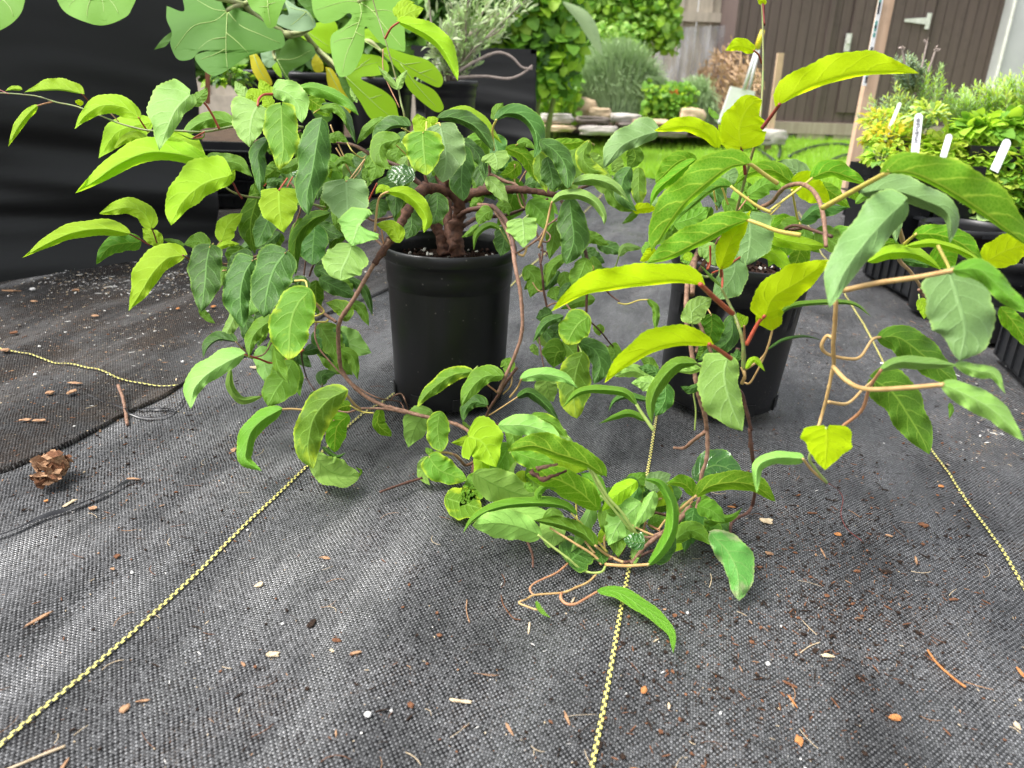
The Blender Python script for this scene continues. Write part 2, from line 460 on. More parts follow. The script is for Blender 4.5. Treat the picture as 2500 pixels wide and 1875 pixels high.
L([(1883,40),(1887,170),(1915,328)],120,118,1.0,'bright',[(1905,10),(1940,-40)],'red',.0014,pf='h')
L([(1900,340),(1850,400),(1790,470)],40,40,1.22,'shade')
L([(1620,420),(1590,480),(1550,560)],60,60,1.2,'shade')
L([(1510,560),(1500,640),(1490,690)],45,45,1.2,'mid')
F('a', 'F')
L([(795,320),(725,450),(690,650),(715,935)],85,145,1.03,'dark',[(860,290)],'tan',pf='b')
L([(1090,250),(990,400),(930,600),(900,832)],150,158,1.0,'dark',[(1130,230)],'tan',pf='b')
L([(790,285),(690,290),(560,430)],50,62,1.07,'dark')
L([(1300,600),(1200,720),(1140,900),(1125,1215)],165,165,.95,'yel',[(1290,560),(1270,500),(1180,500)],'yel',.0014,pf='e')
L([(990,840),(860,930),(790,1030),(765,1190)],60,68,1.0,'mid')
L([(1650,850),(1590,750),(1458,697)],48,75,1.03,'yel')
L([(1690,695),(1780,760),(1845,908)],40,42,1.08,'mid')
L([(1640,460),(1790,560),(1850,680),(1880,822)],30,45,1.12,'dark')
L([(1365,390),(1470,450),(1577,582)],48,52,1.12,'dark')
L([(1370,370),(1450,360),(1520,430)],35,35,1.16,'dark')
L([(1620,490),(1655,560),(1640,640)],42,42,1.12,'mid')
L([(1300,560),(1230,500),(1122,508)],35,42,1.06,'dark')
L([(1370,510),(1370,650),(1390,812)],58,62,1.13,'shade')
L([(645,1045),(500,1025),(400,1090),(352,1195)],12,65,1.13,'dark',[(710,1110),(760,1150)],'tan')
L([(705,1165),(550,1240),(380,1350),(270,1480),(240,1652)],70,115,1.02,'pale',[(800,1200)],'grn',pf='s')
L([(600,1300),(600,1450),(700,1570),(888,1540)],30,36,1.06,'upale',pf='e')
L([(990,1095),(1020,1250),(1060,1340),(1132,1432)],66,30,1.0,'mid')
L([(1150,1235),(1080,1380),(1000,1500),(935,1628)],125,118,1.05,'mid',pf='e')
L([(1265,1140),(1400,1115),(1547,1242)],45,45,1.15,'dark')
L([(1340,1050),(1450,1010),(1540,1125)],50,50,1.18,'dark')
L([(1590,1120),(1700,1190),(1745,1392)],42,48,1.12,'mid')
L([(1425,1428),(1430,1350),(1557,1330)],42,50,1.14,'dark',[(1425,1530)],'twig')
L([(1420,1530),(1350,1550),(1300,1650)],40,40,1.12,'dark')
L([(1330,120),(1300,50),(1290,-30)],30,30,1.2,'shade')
F('a', 'B')
L([(745,320),(680,250),(640,172)],38,48,1.18,'pale')
L([(845,400),(795,500),(775,640),(768,772)],140,175,1.03,'pale',[(855,340),(900,300),(980,295)],'red',.0019,pf='h')
L([(860,360),(800,300),(732,328)],60,60,1.08,'bright')
L([(980,295),(900,240),(862,152)],45,50,1.10,'bright')
L([(960,400),(930,350),(900,300)],50,50,1.12,'bright')
L([(1000,250),(1120,290),(1210,400),(1245,555)],105,70,1.06,'pale',pf='b')
L([(1185,250),(1350,235),(1550,310),(1680,390),(1755,487)],42,62,1.10,'mid',pf='s')
L([(1400,430),(1530,420),(1610,480),(1645,582)],32,38,1.08,'mid',[(1350,465)],'yel')
L([(1430,385),(1600,450),(1680,600),(1728,742)],38,38,1.14,'dark')
L([(1058,400),(1065,600),(1075,800),(1040,978)],125,135,1.0,'yel',pf='b')
L([(1415,540),(1375,750),(1335,1000),(1290,1200),(1300,1388)],115,135,.98,'dark',pf='s')
L([(930,700),(850,830),(865,1000),(870,1212)],55,68,1.05,'dark')
L([(1970,510),(1830,620),(1735,747)],40,42,1.15,'mid')
L([(2205,580),(2060,580),(1940,670),(1875,778)],20,85,1.08,'dark')
L([(1480,700),(1570,680),(1662,728)],40,40,1.10,'mid')
L([(1530,950),(1620,895),(1738,970)],34,22,1.12,'mid')
L([(2110,700),(1960,750),(1950,870),(2052,978)],60,85,1.04,'mid')
L([(1860,850),(1905,960),(1860,1080)],75,75,1.10,'mid')
L([(1640,1080),(1650,1250),(1655,1400),(1640,1512)],175,185,1.0,'grey',[(1680,1050),(1810,880)],'tan',pf='h')
L([(1690,1660),(1660,1750),(1600,1880),(1590,1972)],160,165,.97,'pale',[(1700,1600),(1775,1475)],'grn',pf='e',fr='B')
L([(1770,1470),(1750,1480),(1690,1660)],175,150,.97,'pale',pf='h')
L([(1480,1370),(1330,1430),(1190,1600),(1185,1922)],60,60,1.0,'shade',pf='s')
L([(1360,1478),(1345,1650),(1338,1832)],112,112,1.07,'dark',pf='e')
L([(1245,890),(1100,960),(950,955)],45,45,1.08,'mid')
L([(1240,950),(1190,1000),(1160,1035)],55,50,1.12,'gloss')
L([(930,1090),(1030,1075),(1130,1125)],50,40,1.14,'dark',[(905,1120),(960,1010),(990,985)],'red')
L([(1300,330),(1420,420),(1500,500)],60,60,1.2,'under')
L([(1415,920),(1500,930),(1590,1000)],30,30,1.12,'mid')
L([(1450,940),(1480,1000),(1500,1050)],35,35,1.14,'bright')
L([(950,730),(1000,800),(1040,880)],50,50,1.12,'shade')
L([(1210,650),(1220,760),(1190,880)],60,60,1.14,'shade')
F('a', 'G')
L([(700,450),(640,370),(622,285)],62,70,1.12,'bright',pf='b')
L([(710,400),(760,350),(818,330)],40,45,1.14,'bright')
L([(672,458),(680,600),(705,842)],145,148,.98,'yel',[(700,430),(705,360)],'yel',pf='b')
L([(830,400),(865,550),(885,700),(850,907)],150,160,1.01,'grey',[(820,370),(790,380)],'yel',pf='b')
L([(1050,600),(1030,750),(1020,900),(1037,1072)],90,100,1.04,'dark',pf='e')
L([(820,325),(950,320),(1120,385),(1225,490),(1305,627)],75,42,1.06,'dark',pf='e')
L([(900,270),(1060,265),(1220,370),(1388,558)],45,45,1.14,'bright')
L([(1335,338),(1420,285),(1560,300),(1670,420),(1700,560),(1675,685)],85,35,1.05,'dark',[(1300,430),(1308,620)],'yel',.0019,pf='e')
L([(1330,335),(1335,260),(1395,188)],40,48,1.07,'mid',pf='b')
L([(1318,640),(1340,720),(1330,802)],95,105,1.03,'pale',pf='h')
L([(1030,520),(1130,600),(1200,700),(1240,862)],48,62,1.10,'dark')
L([(1525,560),(1600,540),(1685,605)],30,38,1.12,'mid',[(1450,625)],'yel',.0014)
L([(1430,600),(1560,650),(1640,750),(1698,912)],58,55,1.12,'under')
L([(1740,540),(1870,630),(1960,770),(1980,965)],82,75,1.03,'dark',pf='e')
L([(1790,690),(1830,830),(1850,978)],88,85,1.06,'dark',pf='e')
L([(1720,640),(1735,820),(1790,1002)],60,55,1.08,'yel')
L([(1540,740),(1450,820),(1365,835)],60,60,1.18,'under')
L([(1260,865),(1350,960),(1445,1092)],50,62,1.09,'pale')
L([(1210,1010),(1150,1080),(1090,1130)],40,45,1.16,'mid')
L([(800,1010),(800,1140),(750,1282)],85,80,1.12,'dark',pf='e')
L([(370,985),(500,1005),(620,1095),(705,1230),(680,1357)],65,48,1.0,'bright',[(300,1020),(265,1100),(240,1350)],'tan',.0018,pf='e')
L([(370,990),(300,960),(245,1010)],30,35,1.02,'bright')
L([(460,1432),(400,1320),(248,1280)],60,65,1.02,'bright')
L([(590,850),(450,830),(342,850)],85,75,1.08,'gloss',pf='e')
L([(290,900),(420,1000),(420,1232)],80,80,1.14,'dark')
L([(560,1150),(570,1300),(518,1417)],80,85,1.12,'dark')
L([(270,1060),(280,1150),(270,1232)],75,75,1.15,'dark')
L([(1290,1160),(1220,1200),(1170,1290)],58,62,1.10,'mid')
L([(1340,1110),(1420,1130),(1450,1205)],42,42,1.12,'mid')
L([(1365,1322),(1270,1292),(1160,1375),(1128,1515)],22,30,1.03,'mid',[(1430,1430),(1480,1500)],'grn')
L([(1170,1290),(1090,1360),(1018,1402)],25,25,1.10,'mid')
L([(1570,1238),(1580,1350),(1577,1494)],112,128,1.0,'pale',[(1620,1200)],'grn',pf='h')
L([(1420,1310),(1400,1450),(1370,1572)],80,85,1.06,'dark')
L([(1640,1080),(1760,1200),(1800,1352)],95,100,1.14,'mid')
L([(1860,1270),(1850,1400),(1810,1602)],60,60,1.16,'mid')
L([(640,940),(560,1000),(500,1080)],60,60,1.16,'dark')
L([(480,560),(440,640),(430,720)],70,70,1.16,'mid')
L([(960,560),(1000,700),(1010,800)],70,70,1.2,'shade')
L([(1140,720),(1150,840),(1140,960)],70,70,1.2,'mid')
L([(1600,930),(1700,900),(1800,960)],50,50,1.2,'dark')
L([(190,780),(160,850),(175,890)],30,40,1.12,'mid')
F('a', 'H')
L([(520,888),(540,1050),(555,1250),(485,1458)],115,115,1.06,'dark',pf='e')
L([(360,895),(450,835),(600,830),(740,890),(825,1010),(830,1102)],42,42,1.0,'pale',[(345,950),(300,1150),(240,1310)],'tan',.0018,pf='e')
L([(550,722),(720,690),(880,730),(980,810),(1064,907)],45,48,1.03,'pale',[(520,760),(500,810)],'yel')
L([(860,790),(950,900),(1120,982)],48,55,1.08,'mid')
L([(690,355),(640,480),(700,590),(865,640)],60,62,1.08,'yel',[(740,380)],'yel',pf='e')
L([(1300,265),(1150,310),(980,400),(825,592)],60,130,1.0,'grey',pf='b')
L([(365,362),(500,370),(655,350)],42,50,1.16,'under',pf='e')
L([(1060,600),(1000,700),(1000,850),(1125,982)],70,72,1.08,'dark')
L([(1140,600),(1140,780),(1150,962)],62,68,1.12,'yel')
L([(1090,410),(1110,500),(1040,600)],60,70,1.14,'shade')
L([(1100,975),(1200,950),(1320,965)],45,40,1.06,'vivid')
L([(1140,975),(1050,1050),(990,1095)],28,24,1.08,'mid')
L([(700,470),(760,540),(870,600)],60,60,1.18,'upale')
L([(900,560),(940,570),(970,640)],60,60,1.16,'upale')
L([(440,770),(460,740),(420,790)],50,50,1.06,'mid')
L([(965,1372),(1020,1300),(1182,1312)],26,42,1.10,'pale',[(930,1480),(868,1565)],'grn',.0012)
F('a', 'J')
L([(1040,485),(1110,580),(1105,755)],30,28,1.06,'mid',[(960,490),(850,525),(770,515)],'yel',.0012,pf='e')
L([(500,640),(400,720),(300,892)],110,125,1.02,'yel',pf='e')
L([(480,125),(440,240),(368,382)],75,82,1.04,'mid',pf='e')
L([(430,875),(560,940),(610,1080),(555,1242)],90,70,1.04,'dark',pf='e')
L([(440,985),(390,1150),(370,1350),(400,1557)],125,130,1.07,'yel',[(440,960),(420,900)],'grn',pf='e')
L([(290,945),(220,970),(190,1100)],80,110,1.12,'shade')
L([(120,1190),(130,1280),(192,1402)],80,85,1.18,'upale')
L([(270,638),(120,700),(0,875)],36,40,1.02,'dark')
L([(300,90),(180,200),(120,375)],42,45,1.10,'mid')
L([(170,600),(80,640),(30,650)],50,60,1.14,'dark')
L([(120,760),(170,830),(280,900)],50,50,1.16,'dark')
L([(560,770),(600,740),(610,700)],40,50,1.08,'yel')
L([(180,380),(200,420),(230,500)],60,60,1.14,'mid')
L([(340,340),(280,420),(220,500)],40,40,1.14,'dark')
L([(150,160),(160,260),(90,330)],30,60,1.18,'mid')
L([(-60,200),(20,300),(-20,470)],75,75,1.14,'mid')
L([(250,700),(330,760),(360,850)],50,50,1.16,'mid')
L([(550,480),(450,490),(250,570)],50,45,1.16,'mid')
L([(60,770),(100,850),(190,920)],45,45,1.2,'upale')
L([(690,910),(740,960),(700,1050)],60,60,1.12,'mid',[(640,900)],'twigd')
L([(0,890),(20,940),(55,990)],30,30,1.12,'upale')
L([(1090,1160),(1060,1060),(970,1010)],60,50,1.1,'mid')
F('a', 'M')
L([(930,25),(750,60),(600,160),(500,255),(438,348)],58,62,.99,'yel',[(980,-20)],'grn',pf='s')
L([(1198,62),(1050,70),(930,170),(835,338)],62,85,.98,'mid',[(1170,110)],'grn',pf='s')
L([(1060,322),(950,300),(880,360),(848,485)],40,60,1.05,'dark',[(1080,370)],'tan')
L([(848,480),(890,530),(982,545)],20,14,1.06,'upale')
L([(100,372),(85,500),(205,610)],60,45,1.08,'under',pf='e')
L([(550,385),(450,480),(395,600),(355,712)],90,110,1.07,'upale',[(590,410),(620,440)],'tan')
L([(640,400),(622,560),(655,752)],88,92,1.01,'yel',pf='e')
L([(900,610),(1030,670),(1150,888)],175,165,.97,'bright',[(960,480)],'twig',pf='h')
L([(1240,780),(1230,880),(1190,1003)],80,105,1.06,'upale',pf='e')
L([(545,800),(650,920),(885,1000)],112,95,.99,'yel',[(600,765),(700,755),(800,790),(850,860)],'tan',.0017,pf='b')
L([(540,805),(490,930),(552,1052)],30,55,1.01,'upale')
L([(580,780),(540,740),(510,708)],26,26,1.0,'mid')
L([(700,1165),(850,1210),(1020,1260)],125,125,1.01,'yel',[(720,1100)],'grn',pf='e')
L([(930,1090),(940,1040),(925,990)],40,40,1.04,'mid')
L([(1375,92),(1550,50),(1750,85),(1887,180)],58,48,1.0,'pale',[(1340,170),(1270,260)],'tan',.0014)
L([(1600,90),(1610,180),(1660,300)],80,90,1.12,'upale')
L([(1340,255),(1450,215),(1600,330),(1730,500)],40,40,1.06,'dark',[(1180,360),(1080,420),(980,450)],'tan',.0013)
L([(1220,-80),(1250,-20),(1230,50)],60,50,1.08,'mid')

# ---- left plant branches ----
F('a', 'G')
T([(990,1570,1.185),(965,1380,1.18),(990,1220,1.18),(1000,1090,1.17),(930,1000,1.16),(850,970,1.15),(700,960,1.13),(640,1005,1.11),(540,1150,1.08),(430,1350,1.05),(340,1480,1.03),(230,1640,1.02)],(.0125,.0042),'bark',ns=10)
F('a', 'F')
T([(2030,130,1.03),(1880,370,1.02),(1700,680,1.02),(1590,850,1.03),(1570,1000,1.05),(1580,1180,1.07),(1600,1300,1.09),(1700,1440,1.09),(1850,1560,1.09),(2040,1650,1.08)],(.0042,.0042),'twig')
F('a', 'M')
T([(180,345,1.08),(500,430,1.06),(720,480,1.06),(850,530,1.05),(950,620,1.04),(1010,760,1.05),(960,870,1.03),(950,990,1.03)],(.0042,.0036),'twig')
T([(960,830,1.03),(880,870,1.02),(830,830,1.01),(760,765,1.0)],(.0034,.002),'twig')
T([(970,840,1.02),(940,930,1.0),(960,1000,1.0)],(.0065,.002),'bark')
T([(480,985,0),(300,1040,0),(100,1110,0)],(.0028,.002),'twigd')
T([(1335,-10,.99),(1250,110,1.0),(1180,220,1.02),(1080,380,1.05),(1040,520,1.08)],(.003,.0026),'twigd')
T([(1060,520,1.07),(1180,495,1.06),(1230,510,1.05)],(.002,.002),'twigd')
T([(1170,225,1.02),(1050,130,1.0)],(.0018,.0014),'pink')
T([(1290,30,1.0),(1280,150,1.0),(1210,230,1.02)],(.0014,.0014),'tan')
T([(1530,-300,1.12),(1560,-100,1.1),(1600,90,1.1)],(.0016,.0012),'twigd')
F('a', 'S')
T([(1165,500,1.16),(1200,505,1.12),(1228,545,1.06),(1248,590,1.0),(1258,650,.97),(1271,720,.965),(1275,800,.97),(1260,860,.98),(1215,960,.995)],(.0042,.003),'twig')
T([(905,-20,1.16),(922,40,1.16),(940,95,1.15),(957,155,1.15),(970,205,1.15),(980,255,1.14),(988,290,1.14),(1000,420,1.16)],(.0014,.0026),'grs')
T([(935,120,1.145),(938,180,1.145),(975,262,1.14)],(.0012,.0012),'pink')
F('a', 'G')
T([(870,1560,1.2),(830,1370,1.2),(760,1240,1.2),(730,1120,1.19)],(.011,.007),'bark',ns=9)
T([(960,1500,1.17),(900,1300,1.19),(900,1130,1.2),(870,980,1.2),(800,840,1.2)],(.009,.005),'bark',ns=9)
T([(990,1080,1.17),(1080,1030,1.17),(1200,985,1.16),(1400,968,1.15),(1650,980,1.13),(1880,1020,1.11)],(.0085,.004),'bark',ns=9)
T([(1000,1210,1.17),(1060,1165,1.15),(1160,1140,1.13),(1290,1120,1.11),(1360,1175,1.07),(1430,1270,1.03),(1470,1390,1.0),(1500,1560,.98)],(.006,.0038),'twigd')
T([(1030,1300,1.18),(1090,1265,1.2),(1180,1220,1.22),(1450,1190,1.22),(1800,1050,1.2)],(.0052,.0028),'twigd')
T([(1210,970,1.16),(1270,850,1.16),(1270,700,1.15)],(.0042,.0028),'twigd')
T([(1280,830,1.16),(1400,890,1.16),(1530,945,1.15),(1600,1140,1.15)],(.004,.0028),'twig')
T([(720,960,1.13),(690,840,1.13)],(.005,.003),'bark')
T([(700,960,1.13),(600,880,1.13),(450,760,1.13),(300,700,1.14),(190,640,1.15),(20,560,1.16),(-150,540,1.18)],(.0055,.003),'twigd')
T([(900,950,1.15),(880,870,1.14),(790,830,1.14)],(.006,.004),'bark')
T([(330,1490,1.03),(250,1420,1.05),(180,1360,1.05)],(.003,.002),'twig')
T([(340,1470,1.04),(280,1380,1.05),(250,1250,1.06),(390,1220,1.06)],(.002,.0016),'twigd')
T([(320,1460,1.03),(300,1330,1.02)],(.0018,.0014),'pink')
T([(150,1210,1.06),(180,1080,1.05),(260,910,1.04)],(.002,.0014),'red')
T([(160,1215,1.06),(240,1250,1.07),(400,1215,1.09)],(.0022,.0022),'twig')
T([(1520,1540,1.0),(1620,1480,1.02),(1720,1400,1.03),(1790,1300,1.05),(1880,1230,1.06)],(.0022,.0018),'twig')
T([(1530,1550,1.0),(1580,1560,1.0),(1610,1480,1.01)],(.0022,.0022),'tan')
T([(1690,1350,1.05),(1750,1500,1.05),(1730,1650,1.05)],(.0022,.0022),'twigd')
T([(1700,1420,1.04),(1790,1440,1.04),(1820,1390,1.05),(1780,1340,1.06)],(.0018,.0014),'twig')
T([(1730,1510,1.05),(1790,1540,1.05),(1780,1570,1.05)],(.0018,.0014),'twigd')
T([(1500,740,1.18),(1500,900,1.19),(1550,1100,1.19),(1600,1140,1.17)],(.0022,.0016),'tan')
T([(1600,800,1.16),(1540,900,1.16)],(.0016,.0012),'pink')
T([(1920,1070,1.1),(2010,1270,1.08),(2110,1460,1.07),(2145,1590,1.06),(2140,1700,1.05)],(.0034,.003),'twigd')
T([(2000,990,1.1),(2170,930,1.12),(2300,900,1.14)],(.0034,.003),'twigd')
F('a', 'J')
T([(465,0,1.07),(490,100,1.06),(505,250,1.05),(490,420,1.05),(485,600,1.06)],(.003,.0026),'twigd')
T([(490,205,1.06),(560,270,1.06),(620,350,1.07),(700,440,1.08),(780,500,1.06)],(.0022,.0016),'twigd')
T([(60,70,1.06),(90,280,1.06),(100,400,1.07),(130,550,1.08)],(.0026,.0024),'twigd')
T([(130,550,1.08),(190,520,1.07),(290,520,1.07),(350,585,1.06)],(.0018,.0018),'twig')
T([(0,330,1.08),(50,400,1.08),(100,410,1.07)],(.0014,.0012),'tan')
T([(515,675,1.06),(620,780,1.08),(720,900,1.12),(810,955,1.14)],(.0018,.0016),'twigd')
T([(490,620,1.06),(470,750,1.08),(420,850,1.1),(410,1000,1.12)],(.0026,.002),'twigd')
T([(510,170,1.05),(550,190,1.05),(540,220,1.05),(510,215,1.05)],(.0014,.001),'yel')
F('a', 'A')
T([(-60,625,1.2),(80,632,1.19),(250,650,1.18),(380,690,1.16),(520,720,1.14),(700,790,1.12),(830,840,1.11),(1000,880,1.10),(1180,882,1.09),(1380,890,1.09),(1590,850,1.10),(1790,830,1.12),(2050,860,1.14)],(.0012,.0028),'grs')
T([(1480,1225,1.07),(1560,1290,1.07),(1660,1325,1.08),(1760,1335,1.10),(1900,1330,1.12),(2200,1400,1.14)],(.0018,.0026),'grs')
T([(0,608,1.2),(60,635,1.19)],(.0012,.0012),'dred')
T([(750,768,1.13),(800,820,1.12)],(.0013,.0013),'pink')
F('a', 'B')
T([(1660,740,1.16),(1740,770,1.15),(1850,840,1.15),(1990,960,1.15)],(.003,.003),'twig')
T([(1650,735,1.14),(1700,810,1.13),(1780,870,1.14),(1820,850,1.14)],(.0014,.0014),'yel')
T([(1550,780,1.16),(1640,930,1.16),(1700,1040,1.17)],(.0014,.0018),'tan')
T([(1810,880,1.14),(1760,990,1.14),(1700,1060,1.12)],(.0016,.0013),'tan')
T([(1500,570,1.18),(1560,720,1.18),(1640,900,1.18)],(.0016,.0016),'tan')
T([(1160,1040,1.12),(1110,1130,1.1)],(.0016,.0016),'red')
T([(910,480,1.1),(935,540,1.1)],(.0018,.0018),'red')
T([(1180,650,1.14),(1235,620,1.14)],(.002,.002),'twig')
T([(1180,1260,1.14),(1330,1280,1.14),(1440,1340,1.14)],(.0024,.002),'twig')
T([(1140,1090,1.14),(1220,1200,1.14),(1230,1330,1.14),(1170,1500,1.16)],(.002,.002),'twig')
T([(2220,880,1.12),(2100,760,1.1),(2040,720,1.09)],(.0015,.0015),'yel')
T([(2240,650,1.14),(2140,600,1.12)],(.0015,.0015),'yel')
F('a', 'F')
T([(1370,880,1.12),(1360,990,1.11),(1400,1110,1.11),(1480,1210,1.11),(1600,1340,1.11),(1780,1480,1.12),(1950,1560,1.1),(2120,1590,0),(2170,1680,0)],(.002,.0014),'twig')
T([(1260,1050,1.12),(1240,1180,1.12),(1290,1380,0),(1390,1525,0)],(.0018,.0018),'twigd')
T([(720,1165,1.06),(850,1200,1.08),(970,1240,1.1),(1100,1210,1.1),(1260,1120,1.1)],(.0022,.002),'red')
T([(780,1190,1.1),(900,1160,1.1),(980,1040,1.1)],(.0016,.0016),'twig')
T([(1350,690,1.04),(1440,790,1.04),(1550,870,1.03)],(.0026,.0032),'twig')
T([(1340,870,1.0),(1450,870,1.02),(1480,850,1.03)],(.0018,.0018),'yel')
T([(1330,825,1.0),(1390,810,1.0),(1440,780,1.02),(1420,740,1.02),(1350,680,1.0)],(.0016,.0016),'yel')
T([(1280,290,1.14),(1260,450,1.14)],(.002,.002),'twigd')
T([(1450,210,1.14),(1350,350,1.13),(1310,460,1.14)],(.0022,.0022),'twigd')
T([(480,415,1.1),(560,405,1.1),(640,380,1.1)],(.0014,.0014),'tan')
T([(480,310,1.08),(540,350,1.1),(700,330,1.12),(900,260,1.14),(1200,250,1.16)],(.0024,.003),'twig')
T([(2040,1580,0),(2080,1530,1.1),(2140,1520,1.1),(2180,1600,1.1),(2200,1660,0)],(.0016,.0012),'twig')
F('a', 'O')
L([(800,552),(560,690),(400,860),(340,1080),(345,1240),(548,1382)],95,125,.97,'mid',[(950,545),(1200,560),(1520,545)],'tan',.0017,pd=1.0,pf='s')
L([(1665,310),(1450,420),(1260,650),(1190,900),(1175,1120),(1242,1348)],185,190,.93,'yel',[(1780,460),(1880,550)],'tan',.0018,pd=1.0,pf='e',k=.1)
L([(1700,640),(1560,800),(1530,1132)],120,130,1.01,'under',pf='e')
L([(1740,495),(1600,530),(1530,620)],75,75,1.03,'under')
L([(1250,1180),(1430,1360),(1650,1440),(1880,1440)],170,165,.985,'upale',pf='e')
L([(1860,1450),(1890,1380),(1810,1330)],14,14,.98,'under')
L([(1370,1060),(1550,1190),(1692,1130)],28,28,1.0,'dark')
L([(1290,370),(1200,480),(1155,612)],80,60,1.05,'dark')
T([(1510,550,1.03),(1700,590,1.03),(1900,540,1.03),(2212,545,1.03),(2500,600,1.04)],(.0018,.0026),'twig')
T([(1740,500,1.02),(1900,580,1.03),(2060,600,1.03)],(.0015,.0015),'yel')
T([(1510,700,1.01),(1690,610,1.02)],(.0016,.0016),'tan')
L([(745,0),(750,100),(760,130)],1,1,.99,'mid')
F('a', 'C')
L([(345,148),(440,185),(570,260),(670,380),(740,545)],72,28,1.02,'bright',[(290,190),(250,260)],'red',.0017,pf='s')
L([(345,130),(420,80),(512,55)],45,60,1.06,'bright')
L([(320,100),(380,40),(450,15)],40,40,1.08,'bright')
L([(335,600),(270,530),(200,440)],18,20,1.13,'pale')
L([(330,600),(360,530),(400,470)],22,24,1.13,'pale')
L([(60,690),(30,640),(10,580)],12,12,1.16,'pale')

# ===== right plant =====
F('b', 'D')
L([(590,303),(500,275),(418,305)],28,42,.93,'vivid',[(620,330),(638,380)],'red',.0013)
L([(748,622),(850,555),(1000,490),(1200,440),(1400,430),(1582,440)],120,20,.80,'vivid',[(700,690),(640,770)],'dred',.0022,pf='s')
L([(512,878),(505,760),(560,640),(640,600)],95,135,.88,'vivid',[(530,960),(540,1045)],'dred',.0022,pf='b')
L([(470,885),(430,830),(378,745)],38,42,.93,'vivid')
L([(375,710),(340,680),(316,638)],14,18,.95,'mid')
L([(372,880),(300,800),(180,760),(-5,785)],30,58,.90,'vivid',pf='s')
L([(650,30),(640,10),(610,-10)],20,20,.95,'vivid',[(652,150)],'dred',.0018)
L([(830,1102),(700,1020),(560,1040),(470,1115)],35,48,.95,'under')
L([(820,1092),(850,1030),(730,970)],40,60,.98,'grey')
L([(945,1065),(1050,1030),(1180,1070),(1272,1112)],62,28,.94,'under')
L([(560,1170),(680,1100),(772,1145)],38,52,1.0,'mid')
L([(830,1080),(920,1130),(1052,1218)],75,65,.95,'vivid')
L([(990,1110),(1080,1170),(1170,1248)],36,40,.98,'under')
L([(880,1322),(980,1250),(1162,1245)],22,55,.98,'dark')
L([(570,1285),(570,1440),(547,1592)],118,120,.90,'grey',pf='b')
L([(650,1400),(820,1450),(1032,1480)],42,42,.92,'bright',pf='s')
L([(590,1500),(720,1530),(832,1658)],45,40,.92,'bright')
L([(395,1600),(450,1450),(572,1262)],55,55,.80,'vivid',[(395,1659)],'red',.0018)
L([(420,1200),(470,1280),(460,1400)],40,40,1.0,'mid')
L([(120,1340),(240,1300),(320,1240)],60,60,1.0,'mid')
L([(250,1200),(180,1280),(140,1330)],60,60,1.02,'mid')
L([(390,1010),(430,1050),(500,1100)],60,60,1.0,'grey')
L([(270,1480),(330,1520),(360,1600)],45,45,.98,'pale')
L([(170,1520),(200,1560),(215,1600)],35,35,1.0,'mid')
F('b', 'H')
L([(1645,515),(1500,530),(1290,725)],60,80,.92,'under',pf='e')
L([(1640,520),(1430,680),(1300,800),(1240,945)],45,50,.90,'under')
L([(2110,552),(1950,585),(1750,730),(1560,900),(1420,1080),(1255,1345)],28,185,.80,'under',[(2160,565),(2260,640),(2390,730)],'yel',.0024,pd=.83,pf='e')
L([(1968,755),(1830,765),(1650,900),(1450,1092)],18,72,.87,'shade',[(2050,820),(2212,935),(2330,990)],'yel',.0020,pd=.86)
L([(2112,1055),(1900,1140),(1650,1270),(1400,1390),(1210,1445)],36,145,.78,'under',[(2212,1090),(2400,1160),(2600,1195)],'yel',.0024,pd=.76,pf='e')
L([(1250,1270),(1210,1320),(1170,1375)],40,40,.96,'mid')
L([(1280,1320),(1200,1400),(1150,1430)],40,40,.93,'vivid')
L([(2000,1350),(1920,1300),(1850,1330)],30,30,.9,'mid')
L([(1320,860),(1300,900),(1250,920)],40,40,1.0,'grey')
L([(1560,1360),(1600,1400),(1620,1420)],30,40,.9,'bright')
F('b', 'J')
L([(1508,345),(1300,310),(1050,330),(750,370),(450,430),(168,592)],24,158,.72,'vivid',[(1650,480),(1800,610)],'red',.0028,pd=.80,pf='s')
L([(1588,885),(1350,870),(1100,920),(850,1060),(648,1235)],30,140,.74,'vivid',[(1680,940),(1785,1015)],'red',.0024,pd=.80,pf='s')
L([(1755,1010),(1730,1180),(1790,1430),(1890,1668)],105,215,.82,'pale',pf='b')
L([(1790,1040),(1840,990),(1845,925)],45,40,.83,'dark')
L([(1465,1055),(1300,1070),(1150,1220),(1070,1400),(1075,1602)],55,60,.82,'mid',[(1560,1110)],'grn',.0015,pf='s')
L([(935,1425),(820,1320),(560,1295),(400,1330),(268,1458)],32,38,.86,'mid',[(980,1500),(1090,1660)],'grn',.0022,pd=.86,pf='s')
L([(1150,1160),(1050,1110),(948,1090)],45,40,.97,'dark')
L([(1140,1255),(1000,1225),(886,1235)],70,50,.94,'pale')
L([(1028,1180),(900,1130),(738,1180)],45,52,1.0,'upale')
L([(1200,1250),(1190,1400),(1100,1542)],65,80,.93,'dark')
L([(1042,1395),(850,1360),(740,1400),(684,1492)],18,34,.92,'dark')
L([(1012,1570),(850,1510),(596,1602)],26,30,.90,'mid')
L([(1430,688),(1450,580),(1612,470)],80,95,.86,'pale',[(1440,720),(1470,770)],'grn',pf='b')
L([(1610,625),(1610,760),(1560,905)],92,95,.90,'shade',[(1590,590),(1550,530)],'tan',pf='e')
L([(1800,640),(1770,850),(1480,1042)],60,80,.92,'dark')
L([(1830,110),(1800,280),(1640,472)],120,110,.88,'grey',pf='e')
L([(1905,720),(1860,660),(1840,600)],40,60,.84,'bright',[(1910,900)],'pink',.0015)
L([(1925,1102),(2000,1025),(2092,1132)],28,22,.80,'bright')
L([(1512,1245),(1420,1285),(1328,1262)],42,22,.86,'dark',[(1450,1300),(1470,1480),(1460,1659)],'grn')
